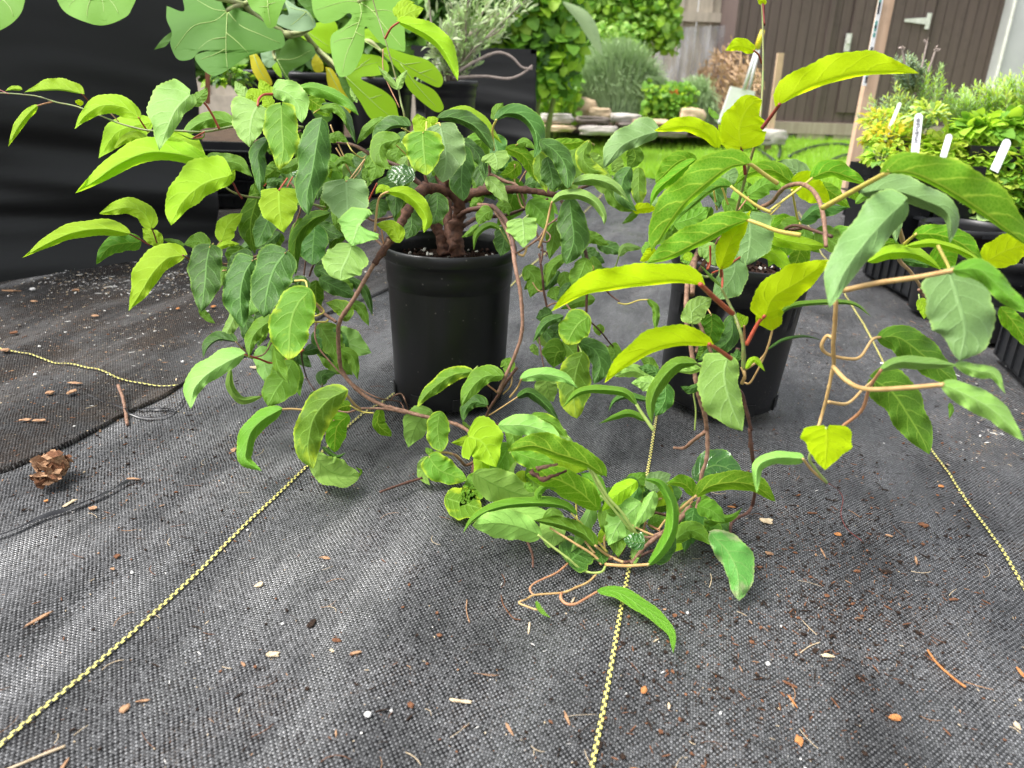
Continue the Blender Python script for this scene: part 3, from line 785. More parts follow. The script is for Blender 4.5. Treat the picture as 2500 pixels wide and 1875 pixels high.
L([(1562,1080),(1430,1130),(1290,1132)],20,46,.86,'upale')
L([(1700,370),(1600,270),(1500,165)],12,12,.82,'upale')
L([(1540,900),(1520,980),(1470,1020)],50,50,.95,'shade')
F('b', 'S')
L([(1868,770),(1890,725),(1950,688),(2025,635)],42,30,.80,'vivid',[(1850,790),(1822,842)],'red',.0024,pd=.82,pf='b')
L([(1880,745),(1870,770),(1845,790)],36,30,.81,'vivid')
L([(2318,665),(2335,719),(2356,804),(2343,882)],75,72,.62,'grey',[(2315,650),(2290,600)],'yel',.0015,pf='b')
L([(2151,903),(2195,884),(2259,887),(2340,892)],14,14,.66,'pale',[(2123,947),(2104,1001),(2056,1042)],'pink',.0017,pd=.74,pf='s')
L([(2335,890),(2385,905),(2427,915),(2455,962)],14,14,.60,'pale')
F('b', 'K')
L([(1105,390),(1250,395),(1450,540),(1700,748)],105,110,.84,'shade',[(1040,410),(950,540),(850,555),(700,520),(650,460),(690,380),(740,400)],'tan',.0020,pd=.80,pf='e',k=.2)
L([(1050,720),(1200,820),(1330,1010),(1420,1160),(1482,1295)],140,120,.83,'shade',[(970,790),(850,900),(700,890)],'tan',.0018,pd=.78,pf='b',k=.2)
L([(1592,755),(1780,840),(1980,960),(2215,1190)],82,80,.60,'pale',[(1300,780),(1000,790),(850,730),(740,620)],'tan',.0023,pd=.73,pf='s')
L([(690,1085),(692,1180),(685,1290),(676,1415)],165,160,.68,'vivid',[(560,1300),(600,1400),(690,1510)],'grn',.0014,pd=.74,pf='h',k=.5)
L([(505,1325),(300,1320),(160,1390),(150,1592)],45,44,.72,'pale',[(580,1420),(690,1512)],'tan',.0014,pf='b')
L([(2040,170),(2150,300),(2260,480)],60,66,.72,'under')
L([(1405,100),(1440,170),(1440,250)],45,40,.95,'bright',[(1400,60)],'grn')
L([(288,255),(420,150),(700,120),(900,135),(1037,235)],22,16,.82,'mid',[(240,450),(190,550),(60,640)],'tan',.0015,pf='s')
L([(230,490),(350,415),(520,385),(652,412)],14,8,.84,'dark',[(180,600),(100,740),(55,740)],'tan')
L([(1640,900),(1650,950),(1635,1020)],18,18,.85,'mid')
F('b', 'I')
L([(1130,720),(990,850),(800,1060),(600,1340),(458,1662)],110,195,.63,'grey',pf='b')
L([(765,630),(1000,600),(1300,690),(1530,820),(1545,1085)],125,70,.66,'grey',pf='s',k=.3)
L([(985,445),(1200,450),(1500,585),(1800,775),(2050,955),(2330,1160)],235,30,.60,'under',[(700,600),(400,765)],'yel',.0026,pd=.74,pf='e')
L([(1845,1265),(2050,1150),(2300,1080)],130,115,.78,'vivid',pf='e')
L([(1240,1000),(1450,1010),(1650,1090),(1838,1252)],95,95,.76,'under',[(1135,1090)],'yel',.0019,pf='e')
L([(820,1245),(1000,1170),(1250,1185),(1472,1322)],60,50,.78,'bright',pf='s')
L([(1168,1105),(1400,1082),(1650,1150),(1832,1252)],30,36,.74,'bright',pf='s')
L([(1430,1120),(1520,1240),(1560,1330)],110,110,.80,'under')
L([(1590,1325),(1800,1320),(1960,1450),(2110,1590),(2320,1720)],85,85,.57,'mid',[(1250,1390),(900,1440),(580,1510)],'tan',.0023,pd=.66,pf='s')
L([(960,780),(1050,860),(1060,1080)],50,60,.80,'grey')
L([(700,720),(800,640),(900,680),(950,790)],30,34,.78,'mid')
L([(640,620),(680,650),(700,700)],40,40,.82,'under')
L([(1130,1240),(1300,1270),(1440,1300)],50,30,.82,'dark')
L([(910,1110),(1000,1080),(1100,1100)],40,30,.82,'under')
# shoots and stems of the right plant
F('b', 'S')
T([(1858,-12,.95),(1862,60,.95),(1863,160,.94),(1860,240,.92),(1853,310,.91),(1838,370,.92),(1818,440,.95),(1800,510,.98),(1780,600,1.03),(1770,680,1.06)],(.0012,.0034),'grs')
T([(1862,0,.95),(1866,60,.95)],(.0014,.0018),'dred')
F('b', 'D')
T([(620,1250,.95),(700,1210,.92),(740,1160,.88),(790,1118,.84),(880,1105,.81),(950,1150,.78),(995,1240,.76),(1015,1350,.75),(1025,1480,.74)],(.0036,.0030),'twig')
T([(880,1370,.94),(780,1380,.95),(850,1355,.93),(1060,1420,.88)],(.003,.003),'twigd')
T([(220,1600,1.07),(290,1480,1.02),(360,1420,.98),(420,1380,.95)],(.0055,.0045),'twig')
T([(270,1620,1.06),(340,1500,1.02),(420,1400,.98),(520,1300,.94)],(.0045,.0035),'twig')
T([(300,1440,1.0),(320,1530,.98),(310,1620,.98)],(.0016,.0016),'red')
T([(520,1540,.95),(420,1620,.93)],(.0016,.0016),'red')
T([(350,1140,1.0),(370,1260,1.02)],(.0018,.0018),'yel')
T([(400,1120,.98),(440,1240,1.0)],(.0020,.0020),'yel')
T([(820,1140,.9),(850,1300,.95),(870,1350,.95)],(.0018,.0020),'yel')
T([(940,1070,.92),(840,1150,.9),(690,1260,.9)],(.0020,.0020),'yel')
T([(500,1260,.95),(560,1180,.95)],(.0014,.0014),'pink')
T([(750,1230,.96),(670,1310,.97)],(.0016,.0016),'yel')
F('b', 'K')
T([(735,0,.70),(757,120,.70),(755,250,.71),(740,450,.73),(745,600,.75),(722,700,.76),(690,850,.77),(655,980,.78),(625,1080,.78),(560,1250,.78)],(.0032,.0022),'tan')
T([(710,1520,.76),(780,1570,0),(815,1640,0),(800,1760,0),(850,1870,0),(960,1960,0)],(.0007,.0005),'dred')
F('b', 'I')
T([(1030,820,.80),(1090,960,.82),(1130,1120,.86),(1090,1230,.92),(1180,1330,.98),(1260,1440,1.02),(1330,1560,1.06)],(.0036,.003),'tan')
T([(1270,1500,1.04),(1310,1560,1.05),(1330,1640,1.06)],(.0034,.0034),'twig')
F('b', 'J')
T([(1500,30,1.04),(1440,160,.98),(1400,300,.92),(1385,480,.89),(1390,700,.88),(1430,940,.88),(1460,1150,.88),(1490,1320,.88),(1550,1520,.89),(1570,1659,.9)],(.0044,.0036),'twig')
T([(1460,120,1.0),(1440,300,.92),(1435,440,.9)],(.0052,.005),'twig')
T([(1430,690,.9),(1500,700,.9),(1560,860,.9),(1640,1020,.9)],(.0028,.0026),'twig')
T([(1480,640,.9),(1540,790,.89),(1590,920,.89),(1650,1030,.89)],(.0028,.0026),'twig')
T([(1490,880,.89),(1470,960,.88)],(.0024,.003),'twig')
T([(1700,380,.84),(1760,500,.84),(1810,600,.83),(1860,740,.82),(1895,880,.82),(1900,1110,.83)],(.0020,.0036),'grs')
T([(1700,170,.86),(1710,300,.85),(1705,390,.84)],(.0018,.0018),'red')
T([(1620,245,.9),(1740,190,.88),(1870,100,.88)],(.0016,.0014),'red')
T([(1600,0,.95),(1600,150,.96),(1580,210,.96)],(.0018,.0018),'red')
T([(1850,920,.86),(1800,1250,.86),(1880,1320,.87),(1930,1500,.88),(1970,1660,.89)],(.003,.003),'twigd')
T([(1880,1090,.83),(1910,1170,.83),(1885,1240,.84)],(.0024,.0030),'tan')
T([(1520,270,.92),(1580,280,.92),(1640,240,.91)],(.0024,.002),'grs')
F('b', 'N')
T([(1435,-20,.9),(1440,120,.9),(1430,230,.9),(1395,330,.9),(1378,500,.9),(1330,640,.9),(1230,740,.89)],(.0036,.0028),'twig')
T([(1750,-10,.89),(1765,150,.9),(1790,330,.93),(1785,490,.96),(1745,600,.99),(1660,645,1.0),(1615,690,0),(1608,760,0)],(.0034,.0028),'twigd')
T([(1760,90,.9),(1758,130,.9)],(.0048,.0048),'twigd')
T([(1430,10,.9),(1330,80,.92),(1270,130,.94),(1190,130,.95)],(.0036,.0024),'twig')
T([(1310,560,.9),(1220,670,.88),(1090,770,.86),(980,860,.86),(880,980,.87)],(.0044,.003),'twig')
T([(1400,630,.93),(1220,640,.92),(1010,600,.9)],(.003,.0024),'twigd')
T([(1110,750,.86),(1000,790,.86),(930,760,.86)],(.0026,.0022),'twig')
T([(820,975,.87),(900,960,.87),(1000,900,.87),(1100,880,.87)],(.0026,.0022),'twigd')
T([(690,960,.88),(780,930,.88),(830,860,.88),(800,800,.88)],(.0024,.0022),'twigd')
T([(105,800,0),(150,920,0),(155,1010,0)],(.0022,.0018),'twigd')
T([(1210,540,.9),(1250,610,.9),(1330,520,.9)],(.0022,.0022),'pink')
T([(585,280,.84),(650,400,.84),(720,510,.845),(820,620,.85),(930,780,.86),(1000,810,.87)],(.0022,.0026),'grn')
T([(560,270,.84),(640,420,.845),(740,570,.85),(850,700,.86),(940,800,.87)],(.0020,.0022),'grn')
T([(650,480,.86),(780,620,.86),(900,780,.87)],(.0015,.0016),'grn')
T([(470,520,.93),(480,650,.93),(500,740,.92)],(.0014,.0014),'yel')
T([(435,610,.88),(540,720,.87),(640,830,.87),(700,900,.87)],(.0016,.0018),'yel')
T([(280,720,.87),(440,820,.86),(600,920,.86),(660,990,.86)],(.0018,.0022),'tan')
T([(520,800,.88),(620,920,.87),(670,980,.87)],(.0018,.0018),'tan')
T([(690,900,.88),(680,800,.88),(720,740,.88),(790,730,.88)],(.0018,.0018),'tan')
T([(870,470,.93),(820,600,.9),(800,680,.89),(820,790,.87)],(.0018,.0018),'pink')
T([(960,440,.94),(940,580,.91),(970,670,.89),(1090,740,.87)],(.0018,.0018),'pink')
T([(1045,440,.93),(1000,590,.9),(970,740,.88)],(.0018,.0018),'pink')
T([(1110,500,.93),(970,550,.91),(880,670,.88),(860,750,.87)],(.0018,.0016),'tan')
T([(880,700,.87),(980,750,.86),(1100,800,.86)],(.0018,.0018),'tan')
T([(1130,660,.87),(1080,730,.86)],(.0016,.0016),'tan')
T([(420,975,.88),(330,1050,.88),(200,1110,.86),(140,1150,.85),(135,1185,.85),(160,1215,.85)],(.0018,.0014),'pink')
T([(620,1065,.86),(560,1120,.86),(470,1160,.86),(370,1198,.86),(170,1215,.85),(110,1245,0),(50,1270,0),(110,1300,0),(185,1325,0)],(.0018,.0014),'tan')
T([(190,770,.84),(300,860,.84),(420,950,.84),(500,1020,.845),(580,1050,.85),(660,1045,.85),(690,1000,.85)],(.0018,.0020),'grn')
L([(1530,1492),(1350,1425),(1150,1390),(933,1413)],115,112,.84,'upale',pf='e',fr='M')
L([(1868,1312),(1750,1235),(1550,1210),(1300,1222),(1080,1275),(930,1370),(848,1482)],28,55,.85,'mid',pf='s',fr='M')
L([(612,850),(520,760),(350,695),(165,665)],30,58,.85,'mid',[(700,920),(822,975)],'tan',.0018,fr='N',pf='s')
L([(1650,1270),(1665,1450),(1620,1615)],95,105,.93,'upale',fr='M',pf='e')
L([(1190,510),(1400,510),(1560,550),(1725,620)],85,85,.96,'pale',fr='M',pf='e')
L([(1480,415),(1650,490),(1797,627)],48,52,.99,'yel',fr='M')
L([(1300,640),(1350,680),(1400,700)],50,30,1.0,'dark',fr='M')
L([(2112,955),(1950,850),(1700,765),(1480,695),(1248,740)],45,122,.83,'under',fr='M',pf='e')
L([(1300,740),(1450,800),(1685,860)],60,78,.95,'yel',[(1270,760)],'grn',fr='M',pf='e')
L([(2055,1252),(1900,1110),(1700,1000),(1415,955)],100,115,.87,'under',fr='M',pf='e')
L([(1850,1000),(1950,1100),(2060,1180)],60,50,.9,'under',fr='M')
L([(970,955),(1150,1050),(1330,1120),(1515,1160)],130,130,.95,'upale',fr='M',pf='e')
L([(1100,1290),(1300,1290),(1700,1330)],60,60,.95,'upale',fr='M',pf='e')
L([(1540,1210),(1520,1130),(1600,1060),(1700,1090)],25,30,.86,'mid',fr='M')
L([(1420,1030),(1450,1080),(1490,1110)],30,30,.95,'mid',fr='M')
F('b', 'N')
L([(420,972),(500,900),(610,830)],120,110,.90,'dark',pf='b')
L([(620,890),(660,930),(670,990)],50,50,.90,'dark')
L([(640,520),(620,400),(500,312)],45,55,.90,'mid')
L([(870,475),(880,400),(780,385)],40,50,.92,'dark')
L([(870,470),(910,380),(985,310)],60,75,.93,'mid')
L([(1040,440),(1060,375),(1172,325)],60,80,.92,'grey')
L([(1012,990),(1110,870),(1180,720),(1175,540),(1090,395),(958,358)],45,40,.80,'mid',[(850,1000),(690,990)],'tan',.0020,pd=.85,pf='s')
L([(1060,970),(1150,880),(1202,765)],10,48,.83,'dark')
L([(1000,440),(930,500),(890,575)],60,65,.95,'dark')
L([(1120,420),(1170,480),(1190,560)],70,70,.96,'dark')
L([(1352,482),(1260,395),(1132,392)],30,58,.90,'under')
L([(1356,485),(1470,410),(1650,385),(1800,420),(1942,528)],78,45,.83,'under',[(1300,530),(1210,612)],'tan',.0020,pf='e')
L([(1350,345),(1500,260),(1695,335)],100,90,.97,'gloss',pf='e')
L([(1010,600),(1080,560),(1165,590)],45,60,.95,'shade')
L([(1380,500),(1420,560),(1422,625)],55,55,.95,'mid')
L([(1330,672),(1500,655),(1620,635),(1697,573)],24,40,.90,'mid')
L([(1380,690),(1480,720),(1560,785)],50,55,.93,'dark')
L([(1198,812),(1300,740),(1400,775),(1482,855)],60,50,.86,'mid')
L([(1470,770),(1590,900),(1660,1050),(1672,1258)],120,75,.83,'scar',pf='e')
L([(970,828),(900,825),(822,795)],48,62,.84,'gloss',pf='b')
L([(638,1185),(780,1195),(940,1290),(1090,1400),(1175,1500),(1188,1645)],48,42,.85,'mid',[(560,1230),(470,1280),(400,1280),(360,1240),(365,1200)],'pink',.0016,pd=.84,pf='s',k=.25)
L([(180,1260),(220,1330),(285,1382)],12,18,.86,'mid')
L([(1010,700),(1070,670),(1150,650)],40,50,.88,'mid')
L([(720,440),(800,460),(850,520)],30,40,.97,'dark')

F('b', 'M')
T([(1515,905,.845),(1600,880,.84),(1700,862,.845)],(.0035,.002),'twig',bmp=.9)
T([(1465,930,.85),(1560,990,.84),(1640,975,.84),(1780,915,.85)],(.0045,.0012),'bark',bmp=.9)
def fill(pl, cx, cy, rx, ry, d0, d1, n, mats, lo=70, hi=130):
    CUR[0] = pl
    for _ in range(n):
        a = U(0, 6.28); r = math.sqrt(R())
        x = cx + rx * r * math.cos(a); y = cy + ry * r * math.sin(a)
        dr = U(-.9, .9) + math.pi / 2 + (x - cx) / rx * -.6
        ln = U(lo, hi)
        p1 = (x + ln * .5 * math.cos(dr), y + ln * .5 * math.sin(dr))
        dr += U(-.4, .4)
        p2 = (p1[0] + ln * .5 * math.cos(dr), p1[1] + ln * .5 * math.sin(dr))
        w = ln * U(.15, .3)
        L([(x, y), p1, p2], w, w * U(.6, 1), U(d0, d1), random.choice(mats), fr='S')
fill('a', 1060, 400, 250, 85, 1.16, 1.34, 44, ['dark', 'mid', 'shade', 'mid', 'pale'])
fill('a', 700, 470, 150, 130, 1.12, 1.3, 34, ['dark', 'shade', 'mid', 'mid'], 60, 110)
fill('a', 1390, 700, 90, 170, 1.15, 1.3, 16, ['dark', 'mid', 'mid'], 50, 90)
fill('b', 1980, 520, 120, 70, .95, 1.05, 8, ['under', 'mid'], 70, 130)
fill('a', 1400, 390, 60, 40, 1.15, 1.25, 5, ['mid', 'upale'])
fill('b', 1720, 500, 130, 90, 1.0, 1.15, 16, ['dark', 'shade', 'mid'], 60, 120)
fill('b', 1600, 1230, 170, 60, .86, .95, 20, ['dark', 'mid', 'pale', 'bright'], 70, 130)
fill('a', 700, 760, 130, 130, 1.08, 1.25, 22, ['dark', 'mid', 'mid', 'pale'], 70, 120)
fill('a', 1250, 1090, 110, 90, .98, 1.08, 12, ['mid', 'pale', 'bright'], 70, 120)

# ------------------------------------------------------------ pots and the two potted plants
def plastic(name, base=(.0045, .0047, .0055), rough=.34, dust=.05):
    mm, n, b = mat(name); g = geopos(n)
    z1 = noisetex(n, 9, 5, g); z2 = noisetex(n, 260, 3, g)
    dm = mth(n, 'MULTIPLY', mth(n, 'SUBTRACT', mth(n, 'MULTIPLY', z1.outputs[0], z2.outputs[0]), .33), 9, clamp=True)
    c = mixc(n, mth(n, 'MULTIPLY', dm, dust * 4), base, (.12, .10, .08))
    vz = N(n, 'ShaderNodeTexVoronoi'); vz.inputs['Scale'].default_value = 55; n.links.new(g, vz.inputs['Vector'])
    spk = mth(n, 'MULTIPLY', mth(n, 'SUBTRACT', .09, vz.outputs[0]), 14, clamp=True)
    c = mixc(n, mth(n, 'MULTIPLY', spk, .35), c, (.35, .32, .28))
    n.links.new(c, b.inputs['Base Color'])
    n.links.new(mth(n, 'ADD', rough - .12, mth(n, 'MULTIPLY', z1.outputs[0], .3)), b.inputs['Roughness'])
    bump(n, b, z2.outputs[0], .12, .001)
    return mm
POTM = plastic('black_pot_plastic')
SOILM = simple('potting_soil', (.045, .022, .014), (.014, .008, .006), 220, .95, 1.0, 160, .2, .006)
PERL = simple('perlite', (.62, .60, .56), (.42, .40, .36), 300, .9, .5)

def pot_profile(Rr, H, taper=.80):
    Rb = Rr * taper
    rat = lambda z: Rb + (Rr * .945 - Rb) * z / H
    lip = .0165 * Rr / .107
    pr = [(0.001, .004), (Rb - .012, .004), (Rb - .004, 0), (Rb, .004)]
    for z in (.02, .05, .1, .15, .2): pr.append((rat(z), z))
    pr += [(rat(H - .062) + .0, H - .062), (rat(H - .060) + .0016, H - .0605), (rat(H - .04) + .0018, H - .04), (rat(H - lip - .006) + .0018, H - lip - .006),
           (Rr - .0015, H - lip - .003), (Rr, H - lip), (Rr, H - .004), (Rr - .0012, H - .001), (Rr - .003, H), (Rr - .005, H - .0015), (Rr - .0062, H - .005)]
    for i in range(9):
        z = H - .010 - i * .0045
        pr.append((rat(z) - (.0025 if i % 2 else .0042), z))
    pr += [(rat(H - .09) - .003, H - .09), (Rb - .004, .01)]
    return pr
def soil_disc(c, r, z, mats, parent, name='soil'):
    mb = MB(); nr, na = 14, 60; vs = []
    for i in range(nr + 1):
        rr = r * i / nr
        for k in range(na):
            a = 2 * math.pi * k / na
            x, y = c[0] + rr * math.cos(a), c[1] + rr * math.sin(a)
            vs.append((x, y, c[2] + z + .008 * noise.noise(Vector((x * 40, y * 40, 3))) + .005 * noise.noise(Vector((x * 130, y * 130, 5)))))
    mb.add(vs, [(i * na + k, i * na + (k + 1) % na, (i + 1) * na + (k + 1) % na, (i + 1) * na + k) for i in range(nr) for k in range(na)])
    for _ in range(420):
        a, rr = U(0, 6.28), r * math.sqrt(R()) * .97; s = U(.001, .0035)
        x, y = c[0] + rr * math.cos(a), c[1] + rr * math.sin(a)
        mb.box((x, y, c[2] + z + .004 + U(0, .004)), (s * 2, s * U(.6, 1.4), s), rot=Matrix.Rotation(U(0, 6), 3, Vector((R(), R(), R() + .1)).normalized()), mi=1 if R() < .12 else 0)
    return mb.build(name, mats, parent, False)

def notch_set(c, Rb, pot, n=8):
    for k in range(n):
        a = 2 * math.pi * (k + .35) / n
        p = Vector((c[0] + (Rb - .0015) * math.cos(a), c[1] + (Rb - .0015) * math.sin(a), .0135))
        MB().box(p, (.008, .026, .021), rz=a).build('drainage_hole', HOLE, pot, False)
HOLE = simple('hole_dark', (.003, .003, .003), (.002, .002, .002), 50, 1.0)

def potted(key, rimpx, label, cat, H, Rr, tilt=0):
    c = un(rimpx[0], rimpx[1], gd(rimpx[0], rimpx[1], H)); c.z = 0
    root = empty('potted_kiwi_vine', c, label, cat, 'potted kiwi vines in black nursery pots')
    pm = MB(); lathe_into(pm, c, pot_profile(Rr, H, .86))
    pot = pm.build('pot', POTM, root)
    notch_set(c, Rr * .86, pot)
    sl = soil_disc(c, Rr * .93, H - .034, [SOILM, PERL], root)
    if tilt:
        for o_ in (pot, sl): o_.rotation_euler = (0, tilt, 0); o_.location.z = Rr * .8 * math.sin(tilt)
    D = PL[key]
    main = sorted(D['leaves'], key=lambda q: -(sum(math.dist(px(q[0][0], a), px(q[0][0], b)) for a, b in zip(q[0][1], q[0][1][1:])) * (q[0][2] + q[0][3]) * FR[q[0][0]][2]))
    big, small = main[:99], main[99:]
    for sp, pt in big:
        mb = MB(); leaf_into(mb, sp)
        lo = mb.build('leaf', LM[sp[5]], root)
        if pt:
            mb = MB(); petiole_into(mb, sp, pt); mb.build('petiole', SM[pt[2]], lo)
    if small:
        names = list(LM); mb = MB(); pmb = MB()
        for sp, pt in small:
            leaf_into(mb, sp, names.index(sp[5]))
            if pt: petiole_into(pmb, sp, pt, list(SM).index(pt[2]))
        o = mb.build('foliage', [LM[q] for q in names], root); o['kind'] = 'stuff'
        if pmb.v: pmb.build('petiole', [SM[q] for q in SM], o)
    for (P, r, mt, ns, bmp) in D['br'][:98]:
        mb = MB(); n = len(P)
        rad = [(r[0] + (r[1] - r[0]) * i / (n - 1)) * (1.0 if n < 16 or i % 7 else 1.16) for i in range(n)]
        tube_into(mb, P, rad, ns, 0, bmp * (2.2 if mt == 'bark' else 1))
        mb.build('trunk' if r[0] > .0085 else 'branch', SM[mt], root)
    return root, c
ROOT_A, CA = potted('a', (1098, 593), 'bushy kiwi vine in a black pot with thick gnarled trunk and dark green leaves', 'potted plant', .266, .1115)
ROOT_B, CB = potted('b', (1795, 632), 'kiwi vine in a black pot with long arching stems and large bright leaves', 'potted plant', .252, .118, math.radians(3))
# ------------------------------------------------------------ ground
DL = dirp(1740, 230); LA = math.atan2(DL.y, DL.x)              # direction of the woven lines
def hgt(x, y):
    if y > 6 or abs(x) > 3.6: return 0.0
    q = Matrix.Rotation(-LA, 2) @ Vector((x, y))
    h = .012 * noise.noise(Vector((q.x * 2.6, q.y * 6, 1))) + .0062 * noise.noise(Vector((q.x * 7, q.y * 17, 4)))
    h += .0012 * noise.noise(Vector((x * 40, y * 40, 2)))
    return h - .011
def fabric(name, soft, dirt):
    mm, n, b = mat(name); g = geopos(n)
    mp = N(n, 'ShaderNodeMapping'); mp.inputs['Rotation'].default_value = (0, 0, -LA); n.links.new(g, mp.inputs['Vector'])
    # threads wander a little
    wn = noisetex(n, 14, 2, g)
    ad = N(n, 'ShaderNodeVectorMath', operation='MULTIPLY_ADD')
    n.links.new(wn.outputs['Color'], ad.inputs[0]); ad.inputs[1].default_value = (.006, .006, 0); n.links.new(mp.outputs[0], ad.inputs[2])
    sp = N(n, 'ShaderNodeSeparateXYZ'); n.links.new(ad.outputs[0], sp.inputs[0])
    cell = .0031
    X = mth(n, 'DIVIDE', sp.outputs[0], cell); Y = mth(n, 'DIVIDE', sp.outputs[1], cell * .85)
    fx = mth(n, 'FLOOR', X); fy = mth(n, 'FLOOR', Y)
    par = mth(n, 'MODULO', mth(n, 'ADD', mth(n, 'ADD', fx, fy), 20000), 2)
    lx = mth(n, 'ABSOLUTE', mth(n, 'SUBTRACT', mth(n, 'FRACT', X), .5)); ly = mth(n, 'ABSOLUTE', mth(n, 'SUBTRACT', mth(n, 'FRACT', Y), .5))
    lx = mth(n, 'MULTIPLY', lx, 2); ly = mth(n, 'MULTIPLY', ly, 2)
    hump = mth(n, 'SUBTRACT', 1, mth(n, 'MAXIMUM', mth(n, 'POWER', lx, 3), mth(n, 'POWER', ly, 3)))
    wnz = N(n, 'ShaderNodeTexWhiteNoise', noise_dimensions='2D')
    cv = N(n, 'ShaderNodeCombineXYZ'); n.links.new(fx, cv.inputs[0]); n.links.new(fy, cv.inputs[1]); n.links.new(cv.outputs[0], wnz.inputs['Vector'])
    rnd = wnz.outputs['Value']
    tone = mth(n, 'MULTIPLY', mth(n, 'ADD', mth(n, 'MULTIPLY', par, .62), mth(n, 'MULTIPLY', mth(n, 'POWER', rnd, 2), .55)), hump)  # tape gloss painted in: alternate cells take a paler colour
    mz = N(n, 'ShaderNodeMapping'); mz.inputs['Scale'].default_value = (.8, 3.2, 1); n.links.new(mp.outputs[0], mz.inputs[0]); z0 = noisetex(n, 2.4, 5, mz.outputs[0]); z1 = noisetex(n, 7, 5, g); z2 = noisetex(n, 90, 5, g, .75); z3 = noisetex(n, 420, 3, g, .8)
    big = mth(n, 'MULTIPLY', mth(n, 'SUBTRACT', z1.outputs[0], .36), 3.4, clamp=True)
    c = mixc(n, mth(n, 'MULTIPLY', tone, mth(n, 'ADD', .25, mth(n, 'ADD', mth(n, 'MULTIPLY', big, .6), mth(n, 'MULTIPLY', mth(n, 'SUBTRACT', z0.outputs[0], .35), 1.2)))), (.009, .0092, .010), tuple(soft))  # sheen in broad patches and streaks is painted into the base colour
    # dust in the weave, in broad patches
    dm = mth(n, 'MULTIPLY', mth(n, 'SUBTRACT', mth(n, 'ADD', mth(n, 'MULTIPLY', z1.outputs[0], .8), mth(n, 'MULTIPLY', z2.outputs[0], .5)), .70 - dirt * .12), 3.4, clamp=True)
    c = mixc(n, mth(n, 'MULTIPLY', mth(n, 'MULTIPLY', dm, z2.outputs[0]), .45 + .35 * dirt), c, (.052, .042, .035))
    # specks
    sk = mth(n, 'MULTIPLY', mth(n, 'SUBTRACT', mth(n, 'MULTIPLY', z3.outputs[0], mth(n, 'ADD', .6, mth(n, 'MULTIPLY', z1.outputs[0], .8))), .66), 16, clamp=True)
    c = mixc(n, mth(n, 'MULTIPLY', sk, .7), c, (.20, .15, .11))
    sk2 = mth(n, 'MULTIPLY', mth(n, 'SUBTRACT', .37, mth(n, 'MULTIPLY', z2.outputs[0], mth(n, 'ADD', .75, mth(n, 'MULTIPLY', z3.outputs[0], .5)))), 12, clamp=True)
    c = mixc(n, mth(n, 'MULTIPLY', sk2, .6), c, (.006, .005, .004))
    n.links.new(c, b.inputs['Base Color'])
    # wet patches: smoother
    wet = mth(n, 'MULTIPLY', mth(n, 'SUBTRACT', z0.outputs[0], .45), 6, clamp=True)
    ro = mth(n, 'SUBTRACT', .64, mth(n, 'MULTIPLY', wet, .36))
    ro = mth(n, 'ADD', ro, mth(n, 'MULTIPLY', mth(n, 'MAXIMUM', sk2, dm), .4))
    ro = mth(n, 'SUBTRACT', ro, mth(n, 'MULTIPLY', par, .10))
    n.links.new(ro, b.inputs['Roughness'])
    n.links.new(mth(n, 'SUBTRACT', mth(n, 'ADD', mth(n, 'MULTIPLY', tone, .9), mth(n, 'ADD', .12, mth(n, 'MULTIPLY', wet, .62))), mth(n, 'MULTIPLY', mth(n, 'MAXIMUM', sk2, dm), .6)), b.inputs['Specular IOR Level'])
    hh = mth(n, 'ADD', mth(n, 'MULTIPLY', hump, .6), mth(n, 'MULTIPLY', mth(n, 'MULTIPLY', par, hump), .5))
    hh = mth(n, 'ADD', hh, mth(n, 'MULTIPLY', rnd, .25))
    bump(n, b, hh, .8, .0009)
    return mm
FAB = fabric('woven_ground_fabric', (.245, .248, .258), .3)
FAB2 = fabric('woven_fabric_dirty', (.095, .088, .082), 1.5)
SOILG = simple('garden_soil', (.10, .065, .04), (.04, .028, .02), 9, .95, .8, 40, .2, .02)

def grid(name, xs, ys, zf, m_, clip=None, kind='structure'):
    mb = MB(); vs = [(x, y, zf(x, y)) for y in ys for x in xs]; nx = len(xs)
    fs = []
    for j in range(len(ys) - 1):
        for i in range(nx - 1):
            if clip and not clip((xs[i] + xs[i + 1]) / 2, (ys[j] + ys[j + 1]) / 2): continue
            fs.append((j * nx + i, j * nx + i + 1, (j + 1) * nx + i + 1, (j + 1) * nx + i))
    mb.add(vs, fs); o = mb.build(name, m_); o['kind'] = kind; return o
grid('ground', [-60, -20, -8, -4, 0, 4, 8, 20, 60], [-8, 0, 5, 9, 20, 60, 120], lambda x, y: -.03, SOILG)
def lin(a, b, s):
    n = max(1, int(round((b - a) / s))); return [a + (b - a) * i / n for i in range(n + 1)]
lawn_a, lawn_b = gp(1250, 405), gp(2100, 470)
def lawn_near(x): return lawn_a.y + (lawn_b.y - lawn_a.y) * (x - lawn_a.x) / (lawn_b.x - lawn_a.x)
grid('ground_fabric', lin(-3.4, 3.6, .02), lin(.1, 1.8, .014) + lin(1.83, 5.2, .04), hgt, FAB, clip=lambda x, y: not (x > lawn_a.x - .3 and y > lawn_near(x) - .02))
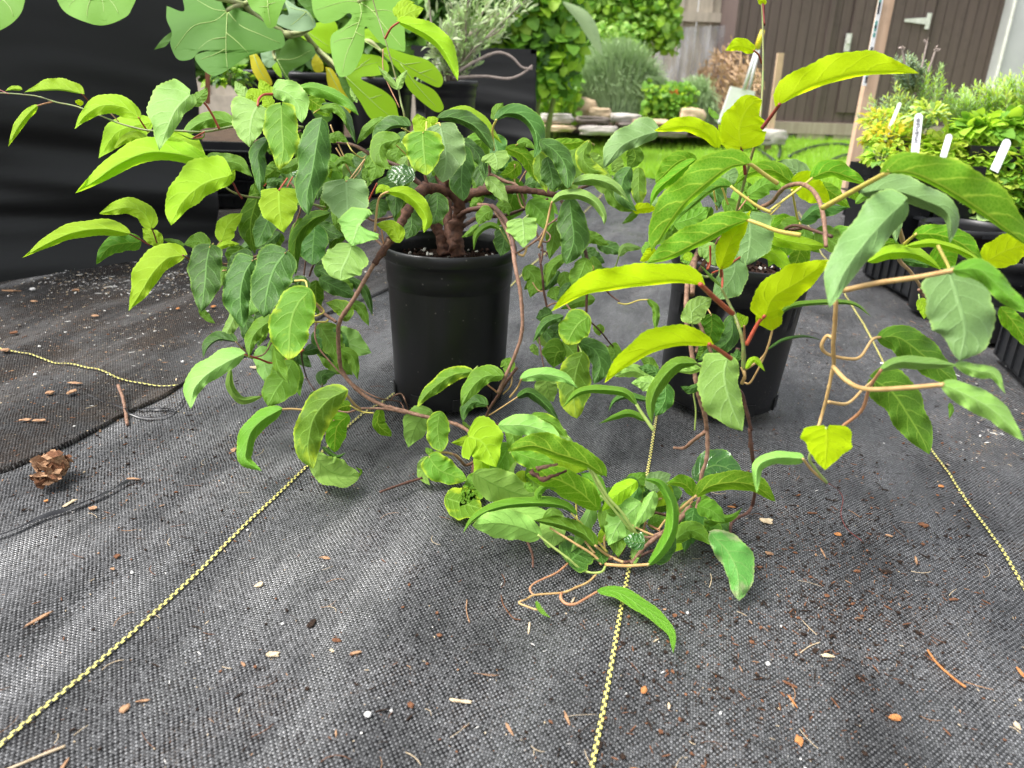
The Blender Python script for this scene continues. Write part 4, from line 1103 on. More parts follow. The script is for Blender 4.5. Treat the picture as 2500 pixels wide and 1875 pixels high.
# the dirty second sheet lying over the first, at the left
EDGE = [gp(*p) for p in [(-700, 1340), (-250, 1215), (0, 1142), (90, 1105), (158, 1074), (230, 1035), (316, 985), (390, 955), (463, 913), (560, 872), (650, 835), (800, 760), (960, 700)]]
def edge_y(x):
    for a, b in zip(EDGE, EDGE[1:]):
        if x <= b.x: return a.y + (b.y - a.y) * (x - a.x) / (b.x - a.x)
    return 99
def e2(x): return edge_y(x) + .010 * noise.noise(Vector((x * 30, 0, 0))) + .004 * noise.noise(Vector((x * 140, 0, 7)))
mb = MB(); xs = lin(-3.3, EDGE[-1].x - .01, .008); nj = 46; vs = []
for x in xs:
    y0 = e2(x)
    for j in range(nj + 1):
        t = j / nj; y = y0 + (4.6 - y0) * t ** 1.7
        lift = .0045 + .006 * math.exp(-((t * 12) ** 2)) * (.4 + .8 * abs(noise.noise(Vector((x * 11, 2, 0)))))
        if j == 0: lift = .0012
        vs.append((x, y, hgt(x, y) + lift))
mb.add(vs, [(i * (nj + 1) + j, (i + 1) * (nj + 1) + j, (i + 1) * (nj + 1) + j + 1, i * (nj + 1) + j + 1) for i in range(len(xs) - 1) for j in range(nj)])
o = mb.build('overlapping_fabric_sheet', FAB2); o['kind'] = 'structure'

# yellow check lines woven into the cloth
def checker(name, c1, c2):
    mm, n, b = mat(name); uv = N(n, 'ShaderNodeUVMap').outputs[0]
    ck = N(n, 'ShaderNodeTexChecker'); ck.inputs['Scale'].default_value = 1
    ck.inputs['Color1'].default_value = (*c1, 1); ck.inputs['Color2'].default_value = (*c2, 1)
    n.links.new(uv, ck.inputs['Vector'])
    z = noisetex(n, 60, 4, geopos(n)); f = mth(n, 'MULTIPLY', mth(n, 'SUBTRACT', z.outputs[0], .5), 2.2, clamp=True)
    n.links.new(mixc(n, f, ck.outputs[0], (.16, .12, .05)), b.inputs['Base Color']); b.inputs['Roughness'].default_value = .5
    return mm
YL = checker('yellow_check', (.66, .60, .17), (.03, .03, .022))
def line(pts, wd=.0044, up=.0035, second=False):
    P = [gp(*p) for p in pts]; P = [Vector(q) for q in cr([(p.x, p.y, 0) for p in P], 260)]
    mb = MB(); vs = []; uv = []; Lc = 0
    for i, p in enumerate(P):
        if i: Lc += (p - P[i - 1]).length
        t = (P[min(i + 1, 259)] - P[max(0, i - 1)]).normalized(); nrm = Vector((t.y, -t.x, 0))
        for s in (-1, 0, 1):
            q = p + nrm * s * wd / 2
            vs.append((q.x, q.y, hgt(q.x, q.y) + up + (.0006 if s == 0 else 0))); uv.append((s + 1.001, Lc / .0046))
    mb.add(vs, [(i * 3 + j, i * 3 + j + 1, (i + 1) * 3 + j + 1, (i + 1) * 3 + j) for i in range(259) for j in (0, 1)], 0, uv)
    o = mb.build('yellow_guide_line', YL); o['kind'] = 'structure'
line([(-60, 1850), (0, 1797), (300, 1535), (570, 1288), (740, 1135), (870, 1012), (950, 958), (1100, 830), (1330, 610), (1420, 520), (1470, 470)], up=.0022)
line([(1435, 1900), (1446, 1853), (1486, 1650), (1520, 1458), (1543, 1340), (1585, 1120), (1603, 1010), (1640, 800), (1690, 560)], up=.0022)
line([(2540, 1455), (2500, 1407), (2380, 1225), (2266, 1057), (2210, 955), (2170, 890), (2102, 768), (2062, 700), (1950, 510)], up=.0022)
line([(-60, 838), (0, 852), (110, 872), (210, 897), (320, 921), (433, 930)], up=.0085)

# ------------------------------------------------------------ debris
def blob_into(mb, c, sx, sy, sz, rz, mi=0, jag=.35, ns=7):
    sd = U(0, 100); vs = []
    for lv, (rr, zz) in enumerate(((.75, 0), (1, .45), (.8, 1))):
        for k in range(ns):
            a = 2 * math.pi * k / ns; q = rr * (1 + jag * noise.noise(Vector((math.cos(a) * 1.3 + sd, math.sin(a) * 1.3, lv * .6))) * 2)
            x, y = sx * q * math.cos(a), sy * q * math.sin(a)
            vs.append((c[0] + x * math.cos(rz) - y * math.sin(rz), c[1] + x * math.sin(rz) + y * math.cos(rz), c[2] + sz * zz * (1 + .4 * noise.noise(Vector((k + sd, lv, 0))))))
    fs = [tuple(range(ns))[::-1], tuple(2 * ns + k for k in range(ns))]
    fs += [(l * ns + k, l * ns + (k + 1) % ns, (l + 1) * ns + (k + 1) % ns, (l + 1) * ns + k) for l in (0, 1) for k in range(ns)]
    mb.add(vs, fs, mi)
BK = [simple('bark_tan', (.42, .25, .14), (.22, .12, .07), 240, .85, .6, 300, .2, .001),
      simple('bark_brown', (.20, .09, .045), (.09, .04, .022), 240, .9, .6, 300, .2, .001),
      simple('bark_dark', (.035, .02, .013), (.012, .008, .006), 240, .9, .6, 300, .2, .001),
      simple('bark_orange', (.50, .22, .08), (.30, .12, .04), 200, .85, .6, 300, .2, .001),
      simple('bark_cream', (.62, .50, .34), (.42, .32, .2), 200, .85, .5, 300, .2, .001),
      simple('perlite_white', (.72, .71, .68), (.55, .53, .5), 300, .9, .5)]
def zs(x, y): return hgt(x, y) + (.0085 if (x < EDGE[-1].x and y > edge_y(x)) else .001)
def scatter(name, n, regs, sizes, mis, label):
    mb = MB()
    for _ in range(n):
        rg = random.choices(regs, [q[5] for q in regs])[0]
        x, y = random.gauss(rg[0], rg[2]), random.gauss(rg[1], rg[3])
        if rg[4]: x = U(rg[0] - rg[2], rg[0] + rg[2]); y = U(rg[1] - rg[3], rg[1] + rg[3])
        if not (-200 < x < 2700 and 480 < y < 2050): continue
        p = gp(x, y); s = U(*sizes) * (.5 + 1.2 * R() ** 3)
        if not (-3 < p.x < 2.2 and p.y < 4.2): continue
        if R() < .45: blob_into(mb, (p.x, p.y, zs(p.x, p.y)), s, s * U(.4, .9), s * U(.3, .7), U(0, 6), random.choice(mis), .4, 5)
        else: blob_into(mb, (p.x, p.y, zs(p.x, p.y)), s * U(1.2, 2.6), s * U(.15, .4), s * .35, U(0, 6), random.choice(mis), .3, 5)
    o = mb.build(name, BK, None, False); o['kind'] = 'stuff'
ALL = (1250, 1200, 1500, 800, 1, 1.0)
scatter('mulch_crumbs', 6500, [(250, 760, 260, 90, 0, 4), (150, 950, 220, 80, 0, 1.6), (2050, 1400, 260, 190, 0, 1.6), (300, 1150, 300, 70, 0, 1.5), (1950, 830, 200, 120, 0, 2.0), (2380, 950, 70, 130, 0, 2.4), ALL], (.0006, .0019), [0, 1, 1, 2, 2, 2], 'c')
scatter('dark_soil_crumbs', 6000, [(2000, 1380, 230, 170, 0, 3), (1750, 1700, 250, 160, 0, .8), ALL, (300, 1000, 350, 150, 0, .8)], (.0007, .0022), [2, 2, 2, 1], 'c')
scatter('fine_pale_grit', 5500, [(250, 800, 280, 110, 0, 3), (900, 650, 150, 80, 0, 1), (2050, 760, 150, 100, 0, 1.2), (2400, 950, 60, 120, 0, .8), ALL], (.0006, .0014), [0, 4, 4, 5], 'c')
scatter('perlite_grains', 1300, [(260, 690, 110, 16, 0, 4), (420, 660, 80, 16, 0, 2.2), (300, 760, 260, 70, 0, 1.6), (850, 620, 100, 70, 0, .5), (2420, 960, 40, 60, 0, .4), (1250, 1100, 1400, 700, 1, .6)], (.0012, .0028), [5, 5, 4], 'c')
# fine fibres and rootlets
mb = MB()
for _ in range(260):
    x, y = (U(-100, 2600), U(560, 1900)); p = gp(x, y)
    if p.y > 3.6 or p.x < -2.6: continue
    a = U(0, 6.28); ln = U(.006, .028); c = U(-1.3, 1.3); P = []
    for i in range(5):
        q = p + Vector((math.cos(a + c * i / 5), math.sin(a + c * i / 5), 0)) * ln * i / 4
        P.append((q.x, q.y, zs(q.x, q.y) + .0014))
    tube_into(mb, P, U(.0002, .00045), 4, random.choice([0, 1, 2, 2, 4]))
o = mb.build('loose_fibres', BK); o['kind'] = 'stuff'

def chip(fr, p, w_, h_, ang, mi, label, name='bark_chip', cat='bark chip', th=.35, jag=.35, group='bark chips lying on the fabric'):
    x, y = px(fr, p); g0 = gp(x, y); sc = gd(x, y) / FPX
    sx = w_ * FR[fr][2] / 2 * sc * .8; sy = h_ * FR[fr][2] / 2 * sc * 1.15
    mb = MB(); blob_into(mb, (0, 0, 0), sx, sy, min(sx, sy) * th * .8 + .0008, 0, 0, jag, 11)
    me = mb.mesh(); o = link(name, me, BK[mi], None, False)
    o.location = (g0.x, g0.y, zs(g0.x, g0.y)); o.rotation_euler = (0, 0, -math.radians(ang))
    tag(o, label, cat, group)
CHIPS = [
 ('V', (585, 355), 84, 46, 5, 4, 'broad pale tan bark flake beside the drooping dark vine tip'),
 ('V', (1415, 358), 60, 38, 15, 1, 'squarish dark brown bark chip near the right yellow line'),
 ('V', (1265, 1357), 98, 36, -5, 3, 'wide russet brown bark chunk in the lower right corner area'),
 ('V', (768, 1447), 60, 56, 0, 3, 'roundish bright orange-brown bark chunk near the bottom edge'),
 ('V', (915, 1032), 92, 22, 8, 4, 'cream-coloured blunt wood stick lying on the wet fabric'),
 ('V', (598, 518), 60, 22, 30, 0, 'small tan sliver below the broad pale flake'),
 ('V', (1213, 605), 74, 26, 5, 2, 'almost black bark chip on the wet grey fabric'),
 ('V', (1060, 606), 56, 18, -8, 1, 'thin brown flake left of the almost black chip'),
 ('V', (960, 415), 38, 24, 30, 3, 'small orange-tan chip at the dark curling tendril'),
 ('V', (1228, 424), 56, 14, 35, 0, 'narrow tan splinter between tendril and squarish brown chip'),
 ('V', (1372, 540), 14, 76, 20, 0, 'upright pale splinter below the squarish dark chip'),
 ('V', (880, 518), 10, 80, 3, 0, 'thin straight pale splinter pointing to the camera'),
 ('V', (822, 312), 80, 11, 4, 1, 'long thin brown sliver above the small orange-tan chip'),
 ('V', (400, 268), 52, 15, 5, 3, 'flat reddish brown chip just behind the fallen vine leaves'),
 ('V', (720, 1150), 96, 20, 42, 1, 'slanted brown twig piece low in the middle of the wet fabric'),
 ('V', (738, 1240), 16, 76, -12, 3, 'short orange splinter below the slanted brown twig'),
 ('V', (80, 1268), 18, 38, 5, 4, 'tiny pale block of wood right of the middle yellow line'),
 ('V', (360, 1635), 20, 38, 25, 4, 'pale splinter at the very bottom edge of the picture'),
 ('V', (1500, 158), 38, 20, 0, 3, 'orange bark chip beside the right yellow line'),
 ('V', (1612, 180), 40, 10, 10, 4, 'pale sliver lying across the right yellow line'),
 ('V', (1895, 1425), 40, 46, 0, 4, 'pale bark lump cut by the right edge low down'),
 ('V', (1922, 1130), 20, 80, 0, 3, 'orange bark strip at the right edge of the picture'),
 ('V', (552, 586), 34, 14, 3, 1, 'tiny reddish chip between the tan sliver and scarred leaf'),
 ('V', (1566, 742), 70, 16, -8, 1, 'blurred brown sliver near the right side'),
 ('V', (107, 818), 38, 24, -15, 1, 'small brown chip next to white grain by the drooping leaf'),
 ('U', (180, 955), 30, 120, 30, 0, 'long curled strip of bark on the left side'),
 ('U', (1195, 762), 46, 34, 25, 4, 'pinkish pale bark chip in the middle of the fabric'),
 ('U', (1257, 1082), 80, 36, -5, 4, 'torn pale bark flake with ragged edges near the centre'),
 ('U', (563, 1336), 48, 46, 0, 0, 'rounded tan chip right of the left yellow line'),
 ('U', (1645, 1105), 76, 16, -22, 0, 'short pale stick beside the short brown curl of bark'),
 ('U', (1555, 1046), 56, 18, 12, 1, 'short brown curl of bark beside the short pale stick'),
 ('U', (1117, 1112), 52, 14, 50, 0, 'thin tan splinter left of the torn pale flake'),
 ('U', (320, 420), 28, 66, 20, 4, 'dry papery leaf scrap standing near the black strap end'),
 ('U', (425, 442), 50, 28, -8, 0, 'tan chip touching the black plastic strip'),
 ('U', (210, 412), 26, 18, 0, 3, 'small orange pebble of bark below the dried brown clump'),
 ('U', (615, 290), 90, 14, 8, 0, 'thin straw-like splinter at the end of the grey strip'),
 ('U', (1076, 152), 32, 30, 0, 0, 'forked tan scrap left of the curled leaf'),
 ('U', (538, 672), 38, 26, -30, 1, 'small dark brown crumb above the left yellow line'),
 ('U', (518, 726), 30, 14, 0, 0, 'tiny tan crumb below the small dark brown crumb'),
 ('U', (1440, 955), 42, 50, 10, 2, 'dark brown folded scrap in the middle foreground'),
 ('U', (650, 1298), 90, 10, -15, 0, 'thin straw above the rounded tan chip'),
 ('U', (285, 1595), 22, 66, 0, 0, 'tan splinter near the bottom left corner'),
 ('U', (1500, 636), 72, 14, 4, 0, 'pale splinter in a little drift of bark near the branch'),
 ('W', (515, 468), 116, 14, 6, 4, 'longest straight pale stick at the bottom centre'),
 ('W', (704, 565), 14, 58, -25, 0, 'short pale splinter right of the longest pale stick'),
 ('W', (320, 482), 46, 20, 40, 1, 'dark brown flake left of the longest pale stick'),
 ('W', (930, 514), 16, 60, -15, 0, 'pale curved splinter left of the middle yellow line'),
 ('W', (1190, 728), 62, 28, -15, 3, 'orange bark crumb at the bottom edge near the middle line'),
 ('W', (1230, 413), 28, 32, 30, 3, 'rounded orange chip just right of the middle yellow line'),
 ('W', (782, 178), 10, 56, 3, 4, 'tiny white stick below the fine brown petiole curl'),
 ('E', (335, 1412), 76, 44, -8, 0, 'tan bark flake below the short yellow line at left'),
 ('E', (485, 1408), 62, 66, 20, 0, 'square tan bark flake right of the tan bark flake'),
 ('E', (30, 1130), 84, 44, 0, 0, 'tan flake at the left end of the short yellow line'),
 ('E', (510, 1345), 130, 20, 5, 0, 'long tan splinter under the short yellow line'),
 ('E', (90, 1000), 60, 54, 0, 1, 'brown crinkled chip near the left edge'),
 ('E', (70, 728), 160, 26, 2, 0, 'long flat wooden strip against the black raised bed'),
 ('E', (510, 706), 66, 36, 5, 0, 'orange-tan flake among white grains by the raised bed'),
 ('E', (640, 890), 60, 26, -10, 0, 'tan flake in the middle of the dirty sheet'),
 ('E', (230, 780), 60, 20, 8, 0, 'light flake just before the long flat wooden strip'),
 ('E', (1205, 852), 34, 26, 0, 3, 'orange crumb below the two hanging dark leaves'),
 ('E', (1440, 825), 40, 36, 10, 3, 'reddish scrap behind the hanging dark leaf tip'),
 ('F', (860, 1270), 190, 60, -12, 4, 'torn pale wood flake under the red-brown twig'),
 ('B', (600, 1235), 130, 40, -8, 0, 'pale brown bark slab before the black crates'),
 ('E', (170, 1585), 90, 26, -15, 0, 'tan splinter near the frayed fabric edge'),
 ('E', (265, 1590), 100, 28, -10, 0, 'darker tan splinter beside another near the frayed edge'),
 ('A', (1310, 1340), 60, 20, 0, 4, 'pale scrap in front of the black raised bed corner')]
for c in CHIPS: chip(*c)
for fr, p, s_, lb in [('V', (603, 1047), 36, 'white perlite lump left of the cream wood stick'), ('W', (155, 535), 40, 'large oval white perlite grain at the bottom left centre'),
                      ('W', (245, 510), 20, 'smaller white grain right of the large oval one'), ('V', (175, 803), 24, 'white grain next to the small brown chip'),
                      ('U', (1141, 522), 16, 'white grain right of the left yellow line'), ('V', (1690, 0), 10, 'tiny white grain on the right yellow line'),
                      ('E', (235, 1278), 34, 'white grain just under the short yellow line'), ('E', (268, 1100), 26, 'white grain just above the short yellow line'),
                      ('E', (1228, 1163), 30, 'white grain near the right end of the short yellow line'), ('E', (225, 728), 50, 'biggest white lump against the raised bed'),
                      ('V', (1190, -480), 30, 'white sliver by the far right yellow line')]:
    chip(fr, p, s_, s_ * .55, U(0, 90), 5, lb, 'perlite_grain', 'perlite grain', .8, .15, 'single white grains on the fabric')
# dried clump, upright twig, black strips, straw
def clump(name, c, r, n, mats, label, cat):
    mb = MB()
    for _ in range(n):
        q = Vector((random.gauss(0, 1), random.gauss(0, 1), abs(random.gauss(0, 1)))); q *= r * .55 / (q.length ** .5 + .4)
        s = U(.15, .38) * r; a = Matrix.Rotation(U(0, 6), 3, Vector((random.gauss(0, 1), random.gauss(0, 1), random.gauss(0, 1))).normalized())
        v = [c + q + a @ Vector(k) * s for k in ((-1, -.6, .1), (0, -.8, -.1), (1, -.5, .2), (.9, .5, -.1), (0, .8, .15), (-.9, .5, -.2), (0, 0, .35))]
        mb.add(v, [(i, (i + 1) % 6, 6) for i in range(6)], random.randrange(len(mats)))
    return tag(mb.build(name, mats, None, False), label, cat)
c0 = gp(*px('U', (255, 290))); c1 = gp(*px('U', (215, 350)))
q = clump('dried_leaf_clump', Vector((c0.x, c0.y, .008)), .030, 60, [BK[0], BK[1], BK[0]], 'crumbly tan clump of dried leaves on the fabric at left', 'dried leaves')
q = clump('dried_leaf_clump', Vector((c1.x, c1.y, .006)), .022, 40, [BK[0], BK[1]], 'smaller dried brown crumb touching the big crumbly tan clump', 'dried leaves')
def gtube(name, fr, pts, r, m_, label, cat, flat=None):
    Q = cr([px(fr, p[:2]) + (p[2] if len(p) > 2 else 0,) for p in pts], 8 * len(pts)); W3 = []
    for x, y, z in Q:
        g0 = gp(x, y, z + .0); W3.append((g0.x, g0.y, zs(g0.x, g0.y) + r * .9 + z))
    mb = MB(); tube_into(mb, W3, r, 6, 0, .3)
    return tag(mb.build(name, m_), label, cat)
gtube('twig', 'E', [(795, 1340, .012), (830, 1440, .004), (850, 1565)], .0028, SM['twig'], 'short brown twig propped upright by the frayed fabric edge', 'twig')
gtube('straw', 'V', [(1430, 1020), (1490, 1100), (1560, 1160), (1630, 1215)], .0012, BK[3], 'long curved orange straw on the right foreground fabric', 'straw')
gtube('straw', 'V', [(770, 995), (820, 968), (870, 955)], .0006, BK[4], 'fine pale straw above the cream wood stick', 'straw')
gtube('straw', 'U', [(0, 1645), (140, 1580), (290, 1510)], .0012, BK[4], 'pale blurred straw in the bottom left corner', 'straw')
gtube('rootlet', 'V', [(295, 600), (300, 630), (290, 670)], .0006, BK[4], 'fine pale rootlet hook under the arching leaves', 'rootlet')
gtube('rootlet', 'W', [(672, 55), (685, 100), (720, 145), (750, 150)], .0006, BK[1], 'fine brown rootlet left of the curling petiole', 'rootlet')
gtube('rootlet', 'W', [(540, 78), (538, 120), (550, 165)], .0006, BK[0], 'short pale rootlet in the middle foreground', 'rootlet')
BLKP = plastic('black_film', (.012, .012, .014), .25, .02)
def strip(fr, pts, wd, label, name='plastic_strip', lift=.004):
    P = [gp(*px(fr, p)) for p in pts]; P = [Vector(q) for q in cr([(p.x, p.y, 0) for p in P], 40)]
    mb = MB(); vs = []
    for i, p in enumerate(P):
        t = (P[min(i + 1, 39)] - P[max(0, i - 1)]).normalized(); nn = Vector((t.y, -t.x, 0)); tw = math.sin(i * .25) * .5
        ww = wd * (.5 + .5 * math.sin(math.pi * (i + 3) / 45))
        for s in (-1, 0, 1):
            q = p + nn * s * ww / 2 * math.cos(tw); vs.append((q.x, q.y, zs(q.x, q.y) + lift + abs(s) * -.001 + s * ww * .4 * math.sin(tw) + .001))
    mb.add(vs, [(i * 3 + j, i * 3 + j + 1, i * 3 + j + 4, i * 3 + j + 3) for i in range(39) for j in (0, 1)])
    return tag(mb.build(name, BLKP), label, 'plastic strip')
strip('U', [(-20, 590), (60, 565), (200, 500), (320, 455), (420, 410), (500, 370)], .008, 'glossy black plastic strip lying loose on the left fabric')
strip('U', [(500, 372), (560, 330), (600, 305), (680, 298)], .005, 'short grey end of strip beyond the glossy black one')
strip('E', [(600, 1425), (700, 1460), (860, 1500), (1000, 1530), (1110, 1530), (1200, 1470), (1245, 1400)], .004, 'thin looping black strip by the frayed fabric edge')
strip('E', [(915, 1472), (1000, 1462), (1100, 1470), (1180, 1495)], .007, 'shiny grey strip beside the upright brown twig')
strip('F', [(560, 1090), (700, 1050), (860, 1000), (960, 960)], .012, 'crumpled black film fold behind the low left leaves', lift=.008)

# ------------------------------------------------------------ lawn and grass
GRS = simple('lawn_green', (.20, .36, .03), (.11, .22, .02), 5, .9, .3, 60)
def grassmat():
    mm, n, b = mat('grass_blade'); oi = noisetex(n, 6, 3, geopos(n))
    c = mixc(n, oi.outputs[0], (.14, .34, .02), (.36, .56, .05)); n.links.new(c, b.inputs['Base Color']); b.inputs['Roughness'].default_value = .6
    tr = N(n, 'ShaderNodeBsdfTranslucent'); tr.inputs[0].default_value = (.5, .75, .05, 1)
    mx = N(n, 'ShaderNodeMixShader'); mx.inputs[0].default_value = .4; n.links.new(b.outputs[0], mx.inputs[1]); n.links.new(tr.outputs[0], mx.inputs[2])
    n.links.new(mx.outputs[0], n.nodes['Material Output'].inputs[0]); return mm
GB = grassmat()
FARY = 8.4
mb = MB(); la, lb = lawn_a.x - .25, 4.2
mb.add([(la, lawn_near(la), -.012), (lb, lawn_near(lb), -.012), (lb + 1, FARY + .4, -.012), (la, FARY + .4, -.012)], [(0, 1, 2, 3)])
o = mb.build('lawn', GRS); o['kind'] = 'structure'
mb = MB(); n = 0
while n < 26000:
    x = U(la, 3.6); y = lawn_near(x) + (FARY - lawn_near(x)) * R() ** 1.4
    if y > 7.1 and x < 1.3: continue
    n += 1; h = U(.015, .045) * (1 + .4 * noise.noise(Vector((x * 3, y * 3, 0)))); a = U(0, 6.28); w_ = U(.0025, .005)
    dx, dy = math.cos(a) * w_, math.sin(a) * w_; lx, ly = U(-.02, .02), U(-.02, .02)
    mb.add([(x - dx, y - dy, -.012), (x + dx, y + dy, -.012), (x + lx, y + ly, h)], [(0, 1, 2)])
o = mb.build('grass', GB, None, False); o['kind'] = 'stuff'

# ------------------------------------------------------------ foliage helpers
def fmat(name, c1, c2, tr, tf=.35, rough=.5, sc=4):
    mm, n, b = mat(name); z = noisetex(n, sc, 4, geopos(n)); wn = noisetex(n, 40, 2, geopos(n))
    f = mth(n, 'MULTIPLY', mth(n, 'SUBTRACT', mth(n, 'ADD', z.outputs[0], wn.outputs[0]), .6), 2.4, clamp=True)
    n.links.new(mixc(n, f, c1, c2), b.inputs['Base Color']); b.inputs['Roughness'].default_value = rough
    b.inputs['Specular IOR Level'].default_value = .35
    t = N(n, 'ShaderNodeBsdfTranslucent'); t.inputs[0].default_value = (*tr, 1)
    mx = N(n, 'ShaderNodeMixShader'); mx.inputs[0].default_value = tf; n.links.new(b.outputs[0], mx.inputs[1]); n.links.new(t.outputs[0], mx.inputs[2])
    n.links.new(mx.outputs[0], n.nodes['Material Output'].inputs[0]); return mm
FM = {'ivy': fmat('fol_ivy', (.14, .30, .05), (.36, .56, .12), (.4, .65, .05)),
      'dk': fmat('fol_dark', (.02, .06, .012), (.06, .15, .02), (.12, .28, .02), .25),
      'md': fmat('fol_mid', (.07, .19, .02), (.17, .36, .04), (.3, .55, .04)),
      'br': fmat('fol_bright', (.22, .42, .03), (.40, .62, .06), (.55, .8, .05), .45),
      'yg': fmat('fol_yellow_green', (.34, .48, .04), (.52, .62, .10), (.65, .8, .08), .4),
      'fen': fmat('fol_fennel', (.20, .30, .14), (.36, .48, .24), (.3, .45, .2), .25),
      'ros': fmat('fol_rosemary', (.22, .40, .12), (.44, .62, .24), (.4, .6, .2), .3),
      'sil': fmat('fol_silver', (.20, .30, .20), (.34, .44, .32), (.35, .45, .3), .25),
      'olv': fmat('fol_feijoa', (.20, .27, .12), (.40, .47, .27), (.4, .5, .2), .25),
      'yel': fmat('fol_yellow', (.60, .52, .04), (.70, .60, .08), (.85, .7, .05), .45),
      'hay': fmat('fol_hay', (.34, .20, .10), (.55, .36, .20), (.4, .25, .1), .1)}
def rv(): 
    while 1:
        v = Vector((U(-1, 1), U(-1, 1), U(-1, 1)))
        if .05 < v.length < 1: return v
def lf(mb, c, d, up, ln, wd, mi=0, curl=.25):
    """small pointed leaf: 6 faces, folded on the midrib"""
    d = d.normalized(); s = d.cross(up).normalized(); nn = s.cross(d)
    a = c; b_ = c + d * ln * .45 + nn * ln * .04; e = c + d * ln * .9 - nn * ln * curl
    vs = [a, c + d * ln * .2 + s * wd * .36 + nn * wd * .1, c + d * ln * .5 + s * wd * .5 + nn * wd * .08, c + d * ln * .78 + s * wd * .26 - nn * ln * curl * .5, e,
          c + d * ln * .78 - s * wd * .26 - nn * ln * curl * .5, c + d * ln * .5 - s * wd * .5 + nn * wd * .08, c + d * ln * .2 - s * wd * .36 + nn * wd * .1, b_]
    mb.add(vs, [(0, 1, 8), (1, 2, 8), (2, 3, 8), (3, 4, 8), (4, 5, 8), (5, 6, 8), (6, 7, 8), (7, 0, 8)], mi)
def mass(name, c, r, n, ln, asp, mats, label=None, cat=None, parent=None, shell=.35, stems=0, group=None, kind=None, stem_m=None, lump=0):
    mb = MB(); c = Vector(c)
    for _ in range(n):
        v = rv().normalized(); q = v * (1 - R() ** 1.2 * (1 - shell))
        if lump: q *= 1 + lump * noise.noise(v * 2.4 + c)
        p = c + Vector((q.x * r[0], q.y * r[1], q.z * r[2]))
        d = (v * .7 + rv() * .9 + Vector((0, -.1, -.15))); l_ = ln * U(.6, 1.25)
        lf(mb, p, d, rv() * .7 + Vector((0, -.2, 1)), l_, l_ * asp * U(.8, 1.2), random.randrange(len(mats)))
    o = mb.build(name, mats, parent, True)
    return tag(o, label, cat, group, kind)

# ------------------------------------------------------------ left: black fabric-covered raised bed
def cloth(name, c1=(.0035, .0036, .004), rough=.6):
    mm, n, b = mat(name); g = geopos(n); z = noisetex(n, 420, 3, g, .8); z1 = noisetex(n, 3, 4, g)
    sk = mth(n, 'MULTIPLY', mth(n, 'SUBTRACT', z.outputs[0], .70), 9, clamp=True)
    c = mixc(n, mth(n, 'MULTIPLY', z1.outputs[0], .5), c1, tuple(x * 1.8 for x in c1))
    n.links.new(mixc(n, mth(n, 'MULTIPLY', sk, .5), c, (.12, .11, .10)), b.inputs['Base Color']); b.inputs['Roughness'].default_value = rough
    b.inputs['Specular IOR Level'].default_value = .5; bump(n, b, z.outputs[0], .25, .001); return mm
CLO = cloth('black_cover_cloth')
def bed(A, B, H, depth, label):
    """cloth-covered box; front face from ground point A to B"""
    A, B = Vector(A), Vector(B); root = empty('raised_bed', ((A.x + B.x) / 2, (A.y + B.y) / 2, 0), label, 'raised bed')
    t = (B - A).normalized(); nn = Vector((-t.y, t.x, 0)); W = (B - A).length
    mb = MB(); nu = 110; path = []
    for i in range(nu + 1): path.append((A + t * W * i / nu, nn))
    for i in range(1, 30): path.append((B + nn * depth * i / 29, -t))
    nv = 60; vs = []
    for (p, inw) in path:
        for j in range(nv + 1):
            z = H * j / nv; s = (p - A).dot(t) + (p - A).dot(nn)
            sag = math.exp(-((z / H - .33) * 3.4) ** 2)
            w_ = .034 * noise.noise(Vector((s * 1.3, z * 7.5 + s * 1.6, 1))) * sag * 2 + .014 * noise.noise(Vector((s * 2.2, z * 22 + s * 3, 9))) * sag + .006 * noise.noise(Vector((s * 3, z * 16, 5))) * (1.2 - z / H)
            w_ += .010 * (1 - z / H) ** 6 * (-3)
            out = -inw if inw is nn else t
            q = p + (-nn if inw is nn else t) * (-w_)
            vs.append((q.x, q.y, z + (.004 if j else .002)))
    mb.add(vs, [(i * (nv + 1) + j, (i + 1) * (nv + 1) + j, (i + 1) * (nv + 1) + j + 1, i * (nv + 1) + j + 1) for i in range(len(path) - 1) for j in range(nv)])
    mb.build('fabric_cover', CLO, root)
    mb = MB(); C = B + nn * depth; D = A + nn * depth
    rim = [A + nn * .015, B + nn * .015 - t * .015, C - t * .015, D]
    for (p, q) in zip(rim, rim[1:]):
        mid = (p + q) / 2; a = math.atan2((q - p).y, (q - p).x)
        mb.box((mid.x, mid.y, H - .004), ((q - p).length + .03, .03, .02), rz=a)
    mb.build('rim', CLO, root, False)
    mb = MB(); mb.add([(v.x, v.y, H - .05) for v in (A, B - t * .01, C - t * .01, D)], [(0, 1, 2, 3)]); mb.build('soil', SOILM, root, False)
    return root
A_ = gp(-420, 745); B_ = gp(530, 602); 
bed(A_, B_, .70, .9, 'tall raised bed covered in black fabric with folds along its foot')
# black cloth wall behind the pots
P1, P2 = at(1015, 360, 4.1), at(1302, 350, 4.1)
bed((P1.x, 4.1, 0), (P2.x, 4.1, 0), at(1250, 122, 4.1).z, .5, 'narrow tall black cloth-covered bed behind the standing nursery pots')

